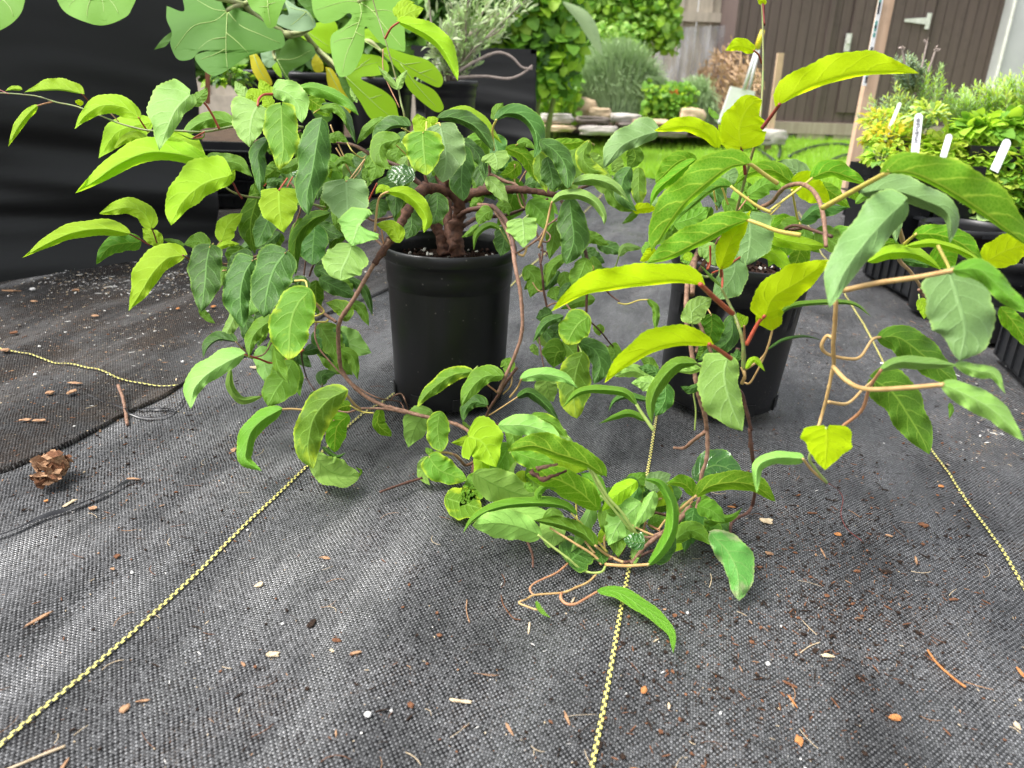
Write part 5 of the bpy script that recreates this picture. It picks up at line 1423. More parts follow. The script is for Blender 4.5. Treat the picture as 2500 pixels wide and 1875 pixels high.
# ------------------------------------------------------------ stacked trays and pots behind
TRAYM = plastic('tray_plastic', (.012, .013, .015), .30, .05)
def tray_into(mb, c, dx, dy, h, rz=0, th=.004, lip=.012):
    rm = Matrix.Rotation(rz, 3, 'Z'); c = Vector(c)
    def bx(o_, d_): mb.box(c + rm @ Vector(o_), d_, rot=rm)
    bx((0, 0, .004), (dx - .02, dy - .02, .006))
    for s in (-1, 1):
        bx((0, s * (dy / 2 - .012), h / 2), (dx - .028, th, h - .002)); bx((s * (dx / 2 - .012), 0, h / 2), (th, dy - .02, h - .004))
        bx((0, s * dy / 2, h), (dx + .004, lip + .012, .006)); bx((s * dx / 2, 0, h + .0005), (lip + .012, dy - .03, .006))
    k = int(dx / .045)
    for i in range(k):
        x = -dx / 2 + .03 + (dx - .06) * i / max(1, k - 1)
        bx((x, -(dy / 2 - .012) - .004, h / 2), (.006, .006, h - .012))
def tray(c, dx, dy, h, rz, label, group):
    root = empty('plant_tray', c, label, 'plant tray', group)
    mb = MB(); tray_into(mb, c, dx, dy, h, rz); mb.build('tray_body', TRAYM, root, False); return root
xs_ = at(600, 300, 3.45).x; xe_ = at(1160, 300, 3.45).x
orda = ['bottom', 'second', 'third', 'top']
for si, (px0, nm) in enumerate(((600, 'left'), (830, 'middle'), (1050, 'right'))):
    bx_ = at(px0, 300, 3.6).x; dy_ = -.42 if si == 0 else 0
    for k in range(4):
        tray((bx_ + U(-.01, .01), 3.62 + dy_ + U(-.01, .01), .002 + k * .055), .40, .36, .050, U(-.03, .03), '%s black tray in the %s stack of trays under the nursery pots' % (orda[k], nm), 'stacked black trays behind the vine')
def rpot(c, r, H, label, tag_=True, group='black nursery pots behind the vine', soil=True):
    root = empty('nursery_pot', c, label, 'plant pot', group)
    mb = MB(); lathe_into(mb, c, [(q[0], q[1]) for q in pot_profile(r, H, .8)], 40); mb.build('pot_body', POTM, root)
    if soil:
        mb = MB(); lathe_into(mb, c, [(r * .92, H - .03), (r * .5, H - .025), (.001, H - .022)], 24); mb.build('soil', SOILM, root)
    return root
ZT = .23
def pot_at(x, yrim, Y, r, label, zb=ZT):
    q = at(x, yrim, Y); return rpot((q.x, q.y, zb), r, max(.1, q.z - zb), label), q
pot_at(655, 172, 3.5, .14, 'nursery pot at the left end of the pot row behind yellow strappy leaf')
pot_at(762, 178, 3.42, .145, 'wide nursery pot under the hanging dark fig leaf')
_, PF = pot_at(925, 190, 3.40, .15, 'nursery pot partly covered by the two bright fig leaf lobes')
_, PO = pot_at(1098, 196, 3.30, .115, 'nursery pot holding the narrow-leaved grey-green shrub')

# ------------------------------------------------------------ fig tree
def figmat(name, c, t, tf):
    mm, n, b = mat(name); g = geopos(n); z = noisetex(n, 8, 4, g); z2 = noisetex(n, 120, 3, g)
    col = mixc(n, z.outputs[0], tuple(x * .75 for x in c), tuple(x * 1.2 for x in c))
    n.links.new(col, b.inputs['Base Color']); b.inputs['Roughness'].default_value = .6; b.inputs['Specular IOR Level'].default_value = .18
    bump(n, b, z2.outputs[0], .3, .002)
    tr = N(n, 'ShaderNodeBsdfTranslucent'); tr.inputs[0].default_value = (*t, 1)
    mx = N(n, 'ShaderNodeMixShader'); mx.inputs[0].default_value = tf; n.links.new(b.outputs[0], mx.inputs[1]); n.links.new(tr.outputs[0], mx.inputs[2])
    n.links.new(mx.outputs[0], n.nodes['Material Output'].inputs[0]); return mm
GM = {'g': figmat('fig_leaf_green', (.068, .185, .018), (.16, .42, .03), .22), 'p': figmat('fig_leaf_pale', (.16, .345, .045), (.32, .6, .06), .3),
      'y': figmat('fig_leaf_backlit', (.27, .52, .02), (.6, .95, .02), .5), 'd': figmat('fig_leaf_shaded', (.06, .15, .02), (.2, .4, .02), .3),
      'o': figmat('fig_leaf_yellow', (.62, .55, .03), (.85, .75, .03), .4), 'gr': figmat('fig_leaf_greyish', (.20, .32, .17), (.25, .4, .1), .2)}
FV = simple('fig_leaf_vein', (.42, .55, .16), (.34, .48, .12), 40, .5)
def poly_leaf(fr, pts, d, mt, k, veins, root, name='leaf', bend=.10):
    P = cr([px(fr, p) for p in pts + [pts[0]]], 8 * len(pts))[:-1]
    cx = sum(p[0] for p in P) / len(P); cy = sum(p[1] for p in P) / len(P); sz = max(math.dist(p, (cx, cy)) for p in P)
    sc = d / FPX
    V0 = [px(fr, v) for v in veins[0][:1]][0] if veins else (cx, cy)
    def pos(x, y, off=0):
        rr = math.dist((x, y), V0) / (2 * sz)
        an = math.atan2(y - V0[1], x - V0[0])
        dd = d - k * (y - cy) * sc + bend * sz * sc * (rr * 2) ** 2 + .05 * sz * sc * math.sin(an * 5 + d * 9) * rr * 2
        return un(x, y, dd - off)
    bm = bmesh.new(); vs = [bm.verts.new((p[0], p[1], 0)) for p in P]
    for t in tessellate_polygon([[Vector((p[0], p[1], 0)) for p in P]]):
        try: bm.faces.new([vs[i] for i in t])
        except ValueError: pass
    for _ in range(4):
        ed = [e for e in bm.edges if e.calc_length() > sz * .22]
        if not ed: break
        bmesh.ops.subdivide_edges(bm, edges=ed, cuts=1); bmesh.ops.triangulate(bm, faces=[f for f in bm.faces if len(f.verts) > 3])
    for v in bm.verts: v.co = pos(v.co.x, v.co.y)
    bmesh.ops.recalc_face_normals(bm, faces=bm.faces)
    me = bpy.data.meshes.new('m'); bm.to_mesh(me); bm.free()
    lo = link(name, me, GM[mt], root)
    if veins:
        mb = MB()
        for vv in veins:
            Q = cr([px(fr, v) for v in vv], 14); n_ = len(Q)
            tube_into(mb, [pos(x, y, .0004) for x, y in Q], (.0010 * d / 1.7, .0003), 5)
        mb.build('vein', FV, lo)
FIG = empty('fig_tree', (PF.x, PF.y, ZT), 'fig tree with large lobed leaves growing from a black nursery pot', 'fig tree')
AP = lambda L_: L_
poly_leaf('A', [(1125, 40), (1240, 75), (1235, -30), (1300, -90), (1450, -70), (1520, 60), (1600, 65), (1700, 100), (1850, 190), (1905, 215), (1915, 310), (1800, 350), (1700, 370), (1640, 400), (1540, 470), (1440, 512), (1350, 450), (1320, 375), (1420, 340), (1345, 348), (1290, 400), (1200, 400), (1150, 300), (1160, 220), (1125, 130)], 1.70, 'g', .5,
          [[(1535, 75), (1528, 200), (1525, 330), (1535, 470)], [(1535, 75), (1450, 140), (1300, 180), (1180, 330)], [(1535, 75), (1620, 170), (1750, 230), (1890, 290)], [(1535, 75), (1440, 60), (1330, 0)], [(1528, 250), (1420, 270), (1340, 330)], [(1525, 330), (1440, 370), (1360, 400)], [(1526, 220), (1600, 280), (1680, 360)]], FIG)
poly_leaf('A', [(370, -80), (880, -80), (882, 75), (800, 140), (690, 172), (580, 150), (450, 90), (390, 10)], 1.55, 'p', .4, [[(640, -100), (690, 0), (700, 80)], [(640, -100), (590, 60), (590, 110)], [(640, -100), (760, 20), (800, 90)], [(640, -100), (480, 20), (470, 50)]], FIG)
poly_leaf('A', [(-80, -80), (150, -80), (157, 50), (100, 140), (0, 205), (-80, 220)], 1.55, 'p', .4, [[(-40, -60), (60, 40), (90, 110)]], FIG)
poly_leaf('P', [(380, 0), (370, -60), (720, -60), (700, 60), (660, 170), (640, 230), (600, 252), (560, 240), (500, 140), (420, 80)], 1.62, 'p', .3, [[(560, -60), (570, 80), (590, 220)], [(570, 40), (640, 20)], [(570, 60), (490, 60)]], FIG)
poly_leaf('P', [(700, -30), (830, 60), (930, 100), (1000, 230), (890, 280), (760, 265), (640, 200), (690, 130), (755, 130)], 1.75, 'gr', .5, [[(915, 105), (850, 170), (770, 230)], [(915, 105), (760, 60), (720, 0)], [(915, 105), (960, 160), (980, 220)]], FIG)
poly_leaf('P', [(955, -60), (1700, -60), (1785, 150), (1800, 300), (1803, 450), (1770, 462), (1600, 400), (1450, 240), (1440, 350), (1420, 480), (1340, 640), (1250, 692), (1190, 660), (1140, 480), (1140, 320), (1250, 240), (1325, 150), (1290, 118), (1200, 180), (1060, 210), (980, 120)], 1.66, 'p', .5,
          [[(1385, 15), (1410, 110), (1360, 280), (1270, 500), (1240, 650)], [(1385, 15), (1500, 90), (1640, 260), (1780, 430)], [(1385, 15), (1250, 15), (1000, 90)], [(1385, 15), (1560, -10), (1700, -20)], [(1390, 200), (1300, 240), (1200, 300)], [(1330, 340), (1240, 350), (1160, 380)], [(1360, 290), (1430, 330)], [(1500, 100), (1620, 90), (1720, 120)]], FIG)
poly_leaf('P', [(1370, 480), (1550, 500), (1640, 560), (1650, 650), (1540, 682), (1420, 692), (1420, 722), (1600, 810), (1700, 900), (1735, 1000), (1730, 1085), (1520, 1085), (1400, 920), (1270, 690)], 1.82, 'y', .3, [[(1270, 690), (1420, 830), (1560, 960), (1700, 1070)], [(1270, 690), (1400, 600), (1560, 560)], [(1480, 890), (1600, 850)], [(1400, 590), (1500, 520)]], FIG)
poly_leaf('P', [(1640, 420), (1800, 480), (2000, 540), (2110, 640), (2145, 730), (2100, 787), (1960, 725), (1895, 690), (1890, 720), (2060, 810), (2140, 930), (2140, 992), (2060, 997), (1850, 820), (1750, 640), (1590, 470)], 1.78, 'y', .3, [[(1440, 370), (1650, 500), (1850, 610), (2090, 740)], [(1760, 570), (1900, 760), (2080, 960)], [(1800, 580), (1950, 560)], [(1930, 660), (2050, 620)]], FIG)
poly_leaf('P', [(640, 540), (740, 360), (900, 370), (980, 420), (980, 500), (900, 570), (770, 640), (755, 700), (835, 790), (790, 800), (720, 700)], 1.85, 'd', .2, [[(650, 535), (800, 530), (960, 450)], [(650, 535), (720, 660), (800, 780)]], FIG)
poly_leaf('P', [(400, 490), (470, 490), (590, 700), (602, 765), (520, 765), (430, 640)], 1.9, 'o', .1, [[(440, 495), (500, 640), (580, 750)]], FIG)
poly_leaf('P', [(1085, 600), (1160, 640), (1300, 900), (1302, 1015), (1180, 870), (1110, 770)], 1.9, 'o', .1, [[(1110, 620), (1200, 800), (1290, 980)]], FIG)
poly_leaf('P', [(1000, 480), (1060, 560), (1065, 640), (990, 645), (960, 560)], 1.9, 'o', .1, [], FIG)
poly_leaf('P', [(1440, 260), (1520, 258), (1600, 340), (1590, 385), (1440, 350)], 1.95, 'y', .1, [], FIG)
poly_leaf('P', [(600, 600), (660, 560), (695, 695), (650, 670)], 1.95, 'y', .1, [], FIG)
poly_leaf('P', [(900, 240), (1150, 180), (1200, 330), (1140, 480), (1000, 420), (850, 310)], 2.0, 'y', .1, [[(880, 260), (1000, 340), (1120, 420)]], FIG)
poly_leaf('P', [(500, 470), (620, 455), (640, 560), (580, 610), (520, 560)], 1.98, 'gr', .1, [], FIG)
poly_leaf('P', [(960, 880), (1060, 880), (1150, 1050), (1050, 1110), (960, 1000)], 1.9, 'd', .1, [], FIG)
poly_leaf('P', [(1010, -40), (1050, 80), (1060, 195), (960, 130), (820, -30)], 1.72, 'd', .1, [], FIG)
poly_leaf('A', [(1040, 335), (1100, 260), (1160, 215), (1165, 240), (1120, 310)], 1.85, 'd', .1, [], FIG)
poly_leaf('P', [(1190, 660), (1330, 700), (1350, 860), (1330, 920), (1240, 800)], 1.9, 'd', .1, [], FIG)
FS = simple('fig_bark', (.34, .40, .14), (.26, .26, .12), 50, .6, .3)
def figbr(pts, r):
    mb = MB(); Q = cr([px('P', p[:2]) + (p[2],) for p in pts], 26); tube_into(mb, [un(*q) for q in Q], r, 8, 0, .15); mb.build('branch', FS, FIG)
figbr([(1560, 900, 3.45), (1500, 700, 3.2), (1350, 560, 2.5), (1180, 600, 2.2), (1000, 430, 2.0), (890, 290, 1.9)], (.016, .006))
figbr([(700, 290, 1.84), (800, 300, 1.84), (900, 280, 1.82), (960, 250, 1.8)], (.006, .005))
figbr([(890, 290, 1.9), (760, 320, 1.84), (700, 290, 1.84), (500, 180, 1.8), (350, 40, 1.75)], (.008, .006))
figbr([(1180, 600, 2.2), (1440, 370, 1.85), (1600, 470, 1.80)], (.007, .004))
figbr([(1000, 430, 2.0), (1150, 560, 1.95), (1270, 690, 1.84)], (.006, .004))
figbr([(350, 40, 1.75), (260, 60, 1.72), (200, 95, 1.70)], (.005, .004))
figbr([(350, 40, 1.75), (-200, -100, 1.6), (-260, -200, 1.55)], (.006, .005))
figbr([(640, 540, 1.9), (620, 460, 1.9), (700, 300, 1.86)], (.004, .003))
figbr([(1500, -60, 1.7), (1420, -10, 1.68), (1385, 15, 1.665)], (.005, .004))
figbr([(350, 40, 1.75), (700, -120, 1.72), (1100, -160, 1.7), (1500, -60, 1.7)], (.006, .005))

# ------------------------------------------------------------ narrow-leaved shrub in its pot
SHR = empty('potted_shrub', (PO.x, PO.y, PO.z), 'airy grey-green shrub with narrow leaves and pale twisting stems in black pot', 'shrub')
mb = MB(); fb = MB()
SB = simple('shrub_stem', (.42, .34, .30), (.28, .22, .19), 90, .7, .3)
base = PO - Vector((0, 0, .02)); tips = []
for i in range(17):
    tx, ty = U(1010, 1290), U(-60, 160)
    e = at(tx, ty, PO.y + U(-.25, .2)); q1 = base.lerp(e, .3) + Vector((U(-.04, .04), U(-.04, .04), U(.0, .05))); q2 = base.lerp(e, .7) + Vector((U(-.05, .05), U(-.05, .05), U(-.02, .04)))
    Q = [Vector(v) for v in cr([tuple(base), tuple(q1), tuple(q2), tuple(e)], 16)]
    tube_into(mb, Q, (.006, .002), 5)
    for j in range(4, 16):
        for _ in range(7):
            p = Q[j] + rv() * .035; a = (Q[min(j + 1, 15)] - Q[j - 1]).normalized()
            lf(fb, p, a * .8 + rv() * .9 + Vector((0, 0, .25)), rv() + Vector((0, -.3, .6)), U(.030, .058), U(.008, .013), random.choice([0, 0, 1]))
for P_ in ([(1105, 190), (1180, 186), (1240, 192), (1275, 180), (1300, 160)], [(1110, 180), (1160, 150), (1215, 128), (1250, 140), (1275, 165), (1300, 168)]):
    tube_into(mb, [at(x, y, PO.y - .1) for x, y in cr(P_, 22)], (.007, .0045), 6, 0, .3)
mb.build('stem', SB, SHR); fb.build('foliage', [FM['olv'], FM['ros']], SHR)
g0 = at(1074, 152, PO.y - .14); 
TAGM = simple('white_label_plastic', (.88, .88, .87), (.80, .80, .80), 40, .35)
INK = simple('ink', (.05, .05, .06), (.04, .04, .05), 40, .6)
def plant_tag(top, H, wd, lean, label, ink=True, yaw=0):
    root = empty('plant_label', (top.x, top.y, top.z - H), label, 'plant label', 'white plastic plant labels')
    mb = MB(); rm = Matrix.Rotation(lean, 3, 'Y') @ Matrix.Rotation(yaw, 3, 'Z') @ Matrix.Rotation(-.30, 3, 'X')
    def pt(x, y, z): return top + rm @ Vector((x, y, z))
    out = [(-wd / 2, -H), (wd / 2, -H)] + [(wd / 2 * math.cos(a), -wd / 2 + wd / 2 * math.sin(a)) for a in [math.pi * i / 10 for i in range(11)]]
    n_ = len(out); vs = [pt(x, -.0008, z) for x, z in out] + [pt(x, .0008, z) for x, z in out]
    mb.add(vs, [tuple(range(n_)), tuple(range(n_, 2 * n_))[::-1]] + [(i, n_ + i, n_ + (i + 1) % n_, (i + 1) % n_) for i in range(n_)])
    mb.build('label_blade', TAGM, root, False)
    if ink:
        mb = MB(); z = -wd * .7
        while z > -H * .72:
            l_ = U(.2, .5) * wd; mb.box(pt(U(-.1, .1) * wd, -.0012, z), (l_, .0006, wd * .06), rot=rm); z -= wd * U(.12, .2)
        mb.build('writing', INK, root, False)
plant_tag(at(1074, 130, PO.y - .14), .09, .016, .12, 'white label standing in the narrow-leaved shrub pot', False)

# ------------------------------------------------------------ background
bx0 = at(560, 100, 6).x
HEDGE = []
def hedge(x0, x1, y0, y1, Y, n, ln, mats, label, cat, name='shrub', dep=.5, asp=.8, **kw):
    a, b_ = at(x0, y1, Y), at(x1, y0, Y); c = (a + b_) / 2
    root = empty(name, (c.x, c.y, 0), label, cat)
    mb = MB()
    for _ in range(7):
        e = Vector((U(a.x, b_.x), c.y + U(-.2, .2), U(c.z, b_.z))); s_ = Vector((c.x + (e.x - c.x) * .5, c.y, 0))
        tube_into(mb, [s_, s_.lerp(e, .5) + rv() * .06, e], (.012, .004), 5)
    mb.build('stem', FS, root)
    mb = MB(); hx, hz = (b_.x - a.x) / 2, (b_.z - a.z) / 2
    for _ in range(n):
        v = rv(); v = v / max(abs(v.x), abs(v.y), abs(v.z)) * (.35 + .65 * R() ** .5)
        ed = 1 + .18 * noise.noise(v * 3 + c)
        p = c + Vector((v.x * hx * ed, v.y * dep * .5, v.z * hz * ed))
        l_ = ln * U(.6, 1.3)
        lf(mb, p, rv() + Vector((0, -.4, -.35)), Vector((0, -.6, 1)) + rv() * .8, l_, l_ * asp * U(.8, 1.2), random.randrange(len(mats)))
    mb.build('foliage', mats, root)
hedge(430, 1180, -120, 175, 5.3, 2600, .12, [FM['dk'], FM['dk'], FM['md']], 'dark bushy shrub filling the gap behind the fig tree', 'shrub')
hedge(1150, 1420, -80, 215, 5.6, 2400, .10, [FM['md'], FM['dk'], FM['md'], FM['br']], 'broad-leaved green bush right of the narrow-leaved shrub', 'shrub')
hedge(1280, 1660, -60, 110, 7.6, 4200, .075, [FM['ivy'], FM['md'], FM['br']], 'bright ivy tumbling over the weathered fence', 'ivy', 'ivy', asp=.9)
hedge(1300, 1560, 60, 210, 7.3, 3000, .055, [FM['ivy'], FM['md'], FM['ivy']], 'low loose climber under the ivy', 'climber', 'climber', asp=.7)
hedge(1302, 1410, 180, 290, 6.6, 900, .075, [FM['md'], FM['br']], 'leafy green perennial beside the black cloth bed', 'perennial', 'perennial')
hedge(1560, 1690, 205, 288, 6.9, 1300, .06, [FM['md'], FM['br'], FM['md']], 'low green clump with one orange flower at the stone edging', 'perennial', 'perennial')
# big drooping banana-like leaf
def blade(x0, y0, x1, y1, x2, y2, Y, wd, m_, label):
    P = [at(x, y, Y) for x, y in cr([(x0, y0), (x1, y1), (x2, y2)], 14)]; mb = MB(); vs = []
    for i, p in enumerate(P):
        t = (P[min(13, i + 1)] - P[max(0, i - 1)]).normalized(); s_ = t.cross(Vector((0, -1, .3))).normalized(); w_ = wd * math.sin(math.pi * (i + .6) / 14.2)
        for k in (-1, -.5, 0, .5, 1): vs.append(p + s_ * w_ * k + Vector((0, .3, 0)) * w_ * abs(k) ** 1.5)
    mb.add(vs, [(i * 5 + j, i * 5 + j + 1, i * 5 + j + 6, i * 5 + j + 5) for i in range(13) for j in range(4)])
    tag(mb.build('drooping_leaf', m_), label, 'leaf')
blade(1375, 5, 1430, 50, 1470, 135, 5.2, .045, FM['fen'], 'long blue-green drooping leaf hanging before the ivy')
# mauve flowers, orange flower
FLM = simple('mauve_petal', (.55, .28, .50), (.45, .2, .4), 60, .6); FLO = simple('orange_petal', (.80, .22, .03), (.7, .15, .02), 60, .6)
def flower(x, y, Y, r, m_, label, group=None):
    c = at(x, y, Y); mb = MB()
    for k in range(7): lf(mb, c, Vector((math.cos(k * .9), -.35, math.sin(k * .9))), Vector((0, -1, .1)), r, r * .7, 0)
    root = empty('flower', c, label, 'flower', group); mb.build('petals', m_, root)
    mb = MB(); tube_into(mb, [c + Vector((0, .01, 0)), c + Vector((.02, .05, -.25))], (.003, .004), 4); mb.build('stem', FS, root)
for i, (x, y, lb) in enumerate([(1346, 115, 'topmost mauve flower of the little group'), (1350, 133, 'mauve flower just under the topmost one'), (1337, 168, 'mauve flower low on the right of its group'), (1322, 180, 'lowest mauve flower nearest the black cloth bed')]):
    flower(x, y, 6.2, .045, FLM, lb, 'mauve flowers by the black cloth bed')
flower(1645, 228, 6.7, .045, FLO, 'single orange flower above the low green clump')
# fennel
def fennel(x0, x1, y0, y1, Y, n, label):
    a, b_ = at(x0, y1, Y), at(x1, y0, Y); root = empty('fennel', ((a.x + b_.x) / 2, Y, 0), label, 'fennel'); mb = MB()
    hx = (b_.x - a.x) / 2; cx_ = (a.x + b_.x) / 2; zz = b_.z - a.z
    for _ in range(n):
        u_ = U(-1, 1); top = zz * math.sqrt(max(0, 1 - abs(u_) ** 2.4)) * U(.35, 1.0)
        s_ = Vector((cx_ + u_ * hx * U(.2, .55), Y + U(-.25, .25), a.z + U(0, .25) * zz)); e = Vector((cx_ + u_ * hx, Y + U(-.3, .25), a.z + top))
        mid = s_.lerp(e, .55) + Vector((0, 0, .12 * zz)) + rv() * .05; e += Vector((U(-.05, .05), 0, -.03))
        Q = [Vector(v) for v in cr([tuple(s_), tuple(mid), tuple(e)], 6)]; w_ = U(.0022, .004); vs = []
        for i, p in enumerate(Q): vs += [p - Vector((w_, 0, 0)), p + Vector((w_ * .6, 0, w_ * .6))]
        mb.add(vs, [(i * 2, i * 2 + 1, i * 2 + 3, i * 2 + 2) for i in range(5)])
    mb.build('foliage', FM['fen'], root)
fennel(1360, 1655, 85, 292, 7.0, 6500, 'large feathery grey-green fennel bush behind the stone edging')
fennel(1640, 1760, 170, 310, 7.0, 1500, 'small feathery fennel bush right of the orange flower')
# stones
ST = [simple('stone_grey', (.56, .52, .48), (.34, .30, .27), 6, .9, .7, 25, .3, .01), simple('stone_tan', (.64, .49, .33), (.46, .33, .21), 5, .9, .7, 25, .3, .01), simple('stone_dark', (.22, .18, .16), (.12, .10, .09), 7, .9, .7, 25, .3, .01)]
def rock(x, y, w_, h_, Y, mi, label):
    c = at(x, y, Y); sx = w_ / 2 * Y / FPX; sz = h_ / 2 * Y / FPX; bm = bmesh.new(); bmesh.ops.create_icosphere(bm, subdivisions=4, radius=1)
    sd = U(0, 50)
    for v in bm.verts:
        p = v.co.copy(); m_ = max(abs(p.x), abs(p.y), abs(p.z)); p = p.lerp(p / m_ * .85, .6); p *= 1 + .22 * noise.noise(p * 1.4 + Vector((sd, 0, 0))) + .06 * noise.noise(p * 5 + Vector((sd, 0, 0)))
        v.co = Vector((p.x * sx * 1.05, p.y * max(sx * .6, .07), p.z * sz * .9))
    me = bpy.data.meshes.new('m'); bm.to_mesh(me); bm.free(); o = link('edging_stone', me, ST[mi]); o.location = c; tag(o, label, 'stone', 'flat stones edging the flower bed')
for s_ in [(1357, 289, 84, 28, 6.3, 0, 'rounded pale grey stone at the left end of the edging'), (1420, 268, 70, 60, 6.6, 1, 'large tan stone standing behind the edging row'), (1462, 276, 60, 30, 6.55, 1, 'tan wedge stone touching the large tan one'),
           (1447, 292, 84, 18, 6.3, 2, 'dark flat slab right of the rounded pale stone'), (1360, 313, 88, 18, 6.25, 1, 'lower flat stone under the rounded pale one'), (1460, 318, 90, 26, 6.25, 0, 'lower mauve-grey block under the dark slab'),
           (1528, 288, 74, 24, 6.4, 0, 'pale humped stone in the middle of the edging'), (1590, 299, 96, 18, 6.4, 1, 'long light tan slab right of the humped stone'), (1620, 322, 110, 28, 6.35, 2, 'dark stone under the long light tan slab'),
           (1690, 285, 60, 44, 6.6, 1, 'upright tan stone beside the small fennel'), (1540, 306, 60, 14, 6.3, 2, 'small dark slab below the humped stone'), (1880, 335, 80, 44, 6.6, 0, 'round pale boulder at the shed corner')]:
    rock(*s_)
grid('flower_bed_soil', [at(1295, 300, 6.4).x, at(1900, 300, 6.4).x], [6.5, 9.3], lambda x, y: .09, SOILG)
# fence
def wood(name, c1, c2, sc=(14, 14, 1.2), rough=.85):
    mm, n, b = mat(name); mp = N(n, 'ShaderNodeMapping'); mp.inputs['Scale'].default_value = sc; n.links.new(geopos(n), mp.inputs[0])
    z = noisetex(n, 1.6, 6, mp.outputs[0], .65); z2 = noisetex(n, 9, 4, geopos(n))
    c = mixc(n, mth(n, 'MULTIPLY', mth(n, 'SUBTRACT', z.outputs[0], .3), 2.2, clamp=True), c1, c2)
    c = mixc(n, mth(n, 'MULTIPLY', mth(n, 'SUBTRACT', z2.outputs[0], .55), 3, clamp=True), c, tuple(x * .55 for x in c1))
    n.links.new(c, b.inputs['Base Color']); b.inputs['Roughness'].default_value = rough; bump(n, b, z.outputs[0], .4, .004); return mm
FW = wood('weathered_fence', (.58, .51, .42), (.38, .34, .26)); SW = wood('dark_brown_shed', (.125, .088, .078), (.088, .062, .056), (20, 20, .8), .7)
PW = wood('pine_timber', (.62, .44, .30), (.48, .31, .20), (30, 30, 1.5)); BW = wood('shed_bearer', (.42, .35, .28), (.26, .20, .16))
YF = 8.9
fr_ = empty('fence', (0, YF, 0), 'weathered grey wooden board fence with green-stained rail', 'fence')
x = -6.5; xr = at(1815, 60, YF).x
k = 0
while x < xr:
    MB().box((x, YF + (k % 2) * .02, .82), (.142, .018, 1.9)).build('board', FW, fr_, False); x += .15; k += 1
zr = at(1700, 42, YF).z
MB().box(((-6.5 + xr) / 2, YF - .035, zr), (xr + 6.5, .04, .09)).build('rail', FW, fr_, False)
MB().box(((-6.5 + xr) / 2, YF - .045, 1.80), (xr + 6.5, .08, .05)).build('capping', FW, fr_, False)
MB().box(((-6.5 + xr) / 2, YF - .03, .1), (xr + 6.5, .03, .2)).build('gravel_board', FW, fr_, False)
# clear plastic sheet hanging on the fence
pm_, n, b = mat('clear_poly_sheet'); b.inputs['Base Color'].default_value = (.55, .56, .60, 1); b.inputs['Roughness'].default_value = .25
mp = N(n, 'ShaderNodeMapping'); mp.inputs['Scale'].default_value = (9, 9, 1.0); n.links.new(geopos(n), mp.inputs[0]); z = noisetex(n, 2.2, 5, mp.outputs[0])
n.links.new(mth(n, 'MULTIPLY', mth(n, 'SUBTRACT', z.outputs[0], .28), 1.5, clamp=True), b.inputs['Alpha'])
def sheet(name, pts, Y, wob, m_, label, cat, nu=24, nv=24, top=None):
    c = [at(x, y, Y) for x, y in pts]; mb = MB(); vs = []
    for j in range(nv + 1):
        for i in range(nu + 1):
            u_, v_ = i / nu, j / nv; p = c[0].lerp(c[1], u_).lerp(c[3].lerp(c[2], u_), v_)
            vs.append(p + Vector((0, wob * noise.noise(Vector((u_ * 9, v_ * 2, 3))), 0)))
    mb.add(vs, [(j * (nu + 1) + i, j * (nu + 1) + i + 1, (j + 1) * (nu + 1) + i + 1, (j + 1) * (nu + 1) + i) for j in range(nv) for i in range(nu)])
    return tag(mb.build(name, m_), label, cat)
sheet('plastic_sheet', [(1598, 70), (1800, 60), (1790, 260), (1600, 270)], 8.6, .12, pm_, 'hazy clear plastic sheet hanging before the fence', 'plastic sheet')
# shed
YS = 8.2
sa, sb = at(1800, 60, YS).x, at(2440, 120, YS).x; zb_ = at(2050, 300, YS).z; zb_ = max(.12, zb_); zt = 2.15
sh = empty('shed', ((sa + sb) / 2, YS, 0), 'dark brown wooden shed with vertical boards and white hinge', 'shed')
nb = 26; wb = (sb - sa) / nb
wl_ = MB()
for i in range(nb):
    xx = sa + wb * (i + .5)
    wl_.box((xx, YS + .02, (zb_ + zt) / 2), (wb - .006, .02, zt - zb_))
wl_.box(((sa + sb) / 2, YS + .045, (zb_ + zt) / 2), (sb - sa, .02, zt - zb_))
for s_ in (sa, sb): wl_.box((s_, YS + .9, (zb_ + zt) / 2), (.03, 1.8, zt - zb_))
wl_.build('wall', SW, sh, False)
def sx(xp, yp=150): return at(xp, yp, YS).x
d0, d1 = sx(1, 1), 0
xa, xb = at(*px('D', (1165, 200)), YS).x, at(*px('D', (1640, 200)), YS).x
dr = MB()
nd = 8
for i in range(nd): dr.box((xa + (xb - xa) * (i + .5) / nd, YS - .012, (zb_ + zt) / 2 + .05), ((xb - xa) / nd - .006, .022, zt - zb_ - .1))
dr = dr.build('door', SW, sh, False)
MT = simple('white_metal', (.75, .74, .70), (.55, .54, .5), 30, .5)
hp = at(*px('D', (1600, 125)), YS - .04)
mb = MB(); mb.box(hp + Vector((.06, 0, 0)), (.04, .008, .14)); mb.add([hp + Vector(v) for v in ((.04, 0, .03), (.04, 0, -.03), (-.17, 0, -.012), (-.17, 0, .012), (.04, -.006, .03), (.04, -.006, -.03), (-.17, -.006, -.012), (-.17, -.006, .012))], [(4, 5, 6, 7), (0, 4, 7, 3), (1, 2, 6, 5), (2, 3, 7, 6)])
mb.build('hinge', MT, dr, False)
hp = at(*px('D', (1155, 255)), YS - .04); mb = MB(); mb.box(hp, (.05, .02, .16)); mb.box(hp + Vector((-.02, 0, -.14)), (.07, .02, .05)); mb.box(hp + Vector((0, -.02, .02)), (.02, .03, .06)); mb.build('latch', MT, dr, False)
MB().box((sx(2010, 150), YS - .014, (zb_ + zt) / 2), (.05, .02, zt - zb_)).build('trim_board', SW, sh, False)
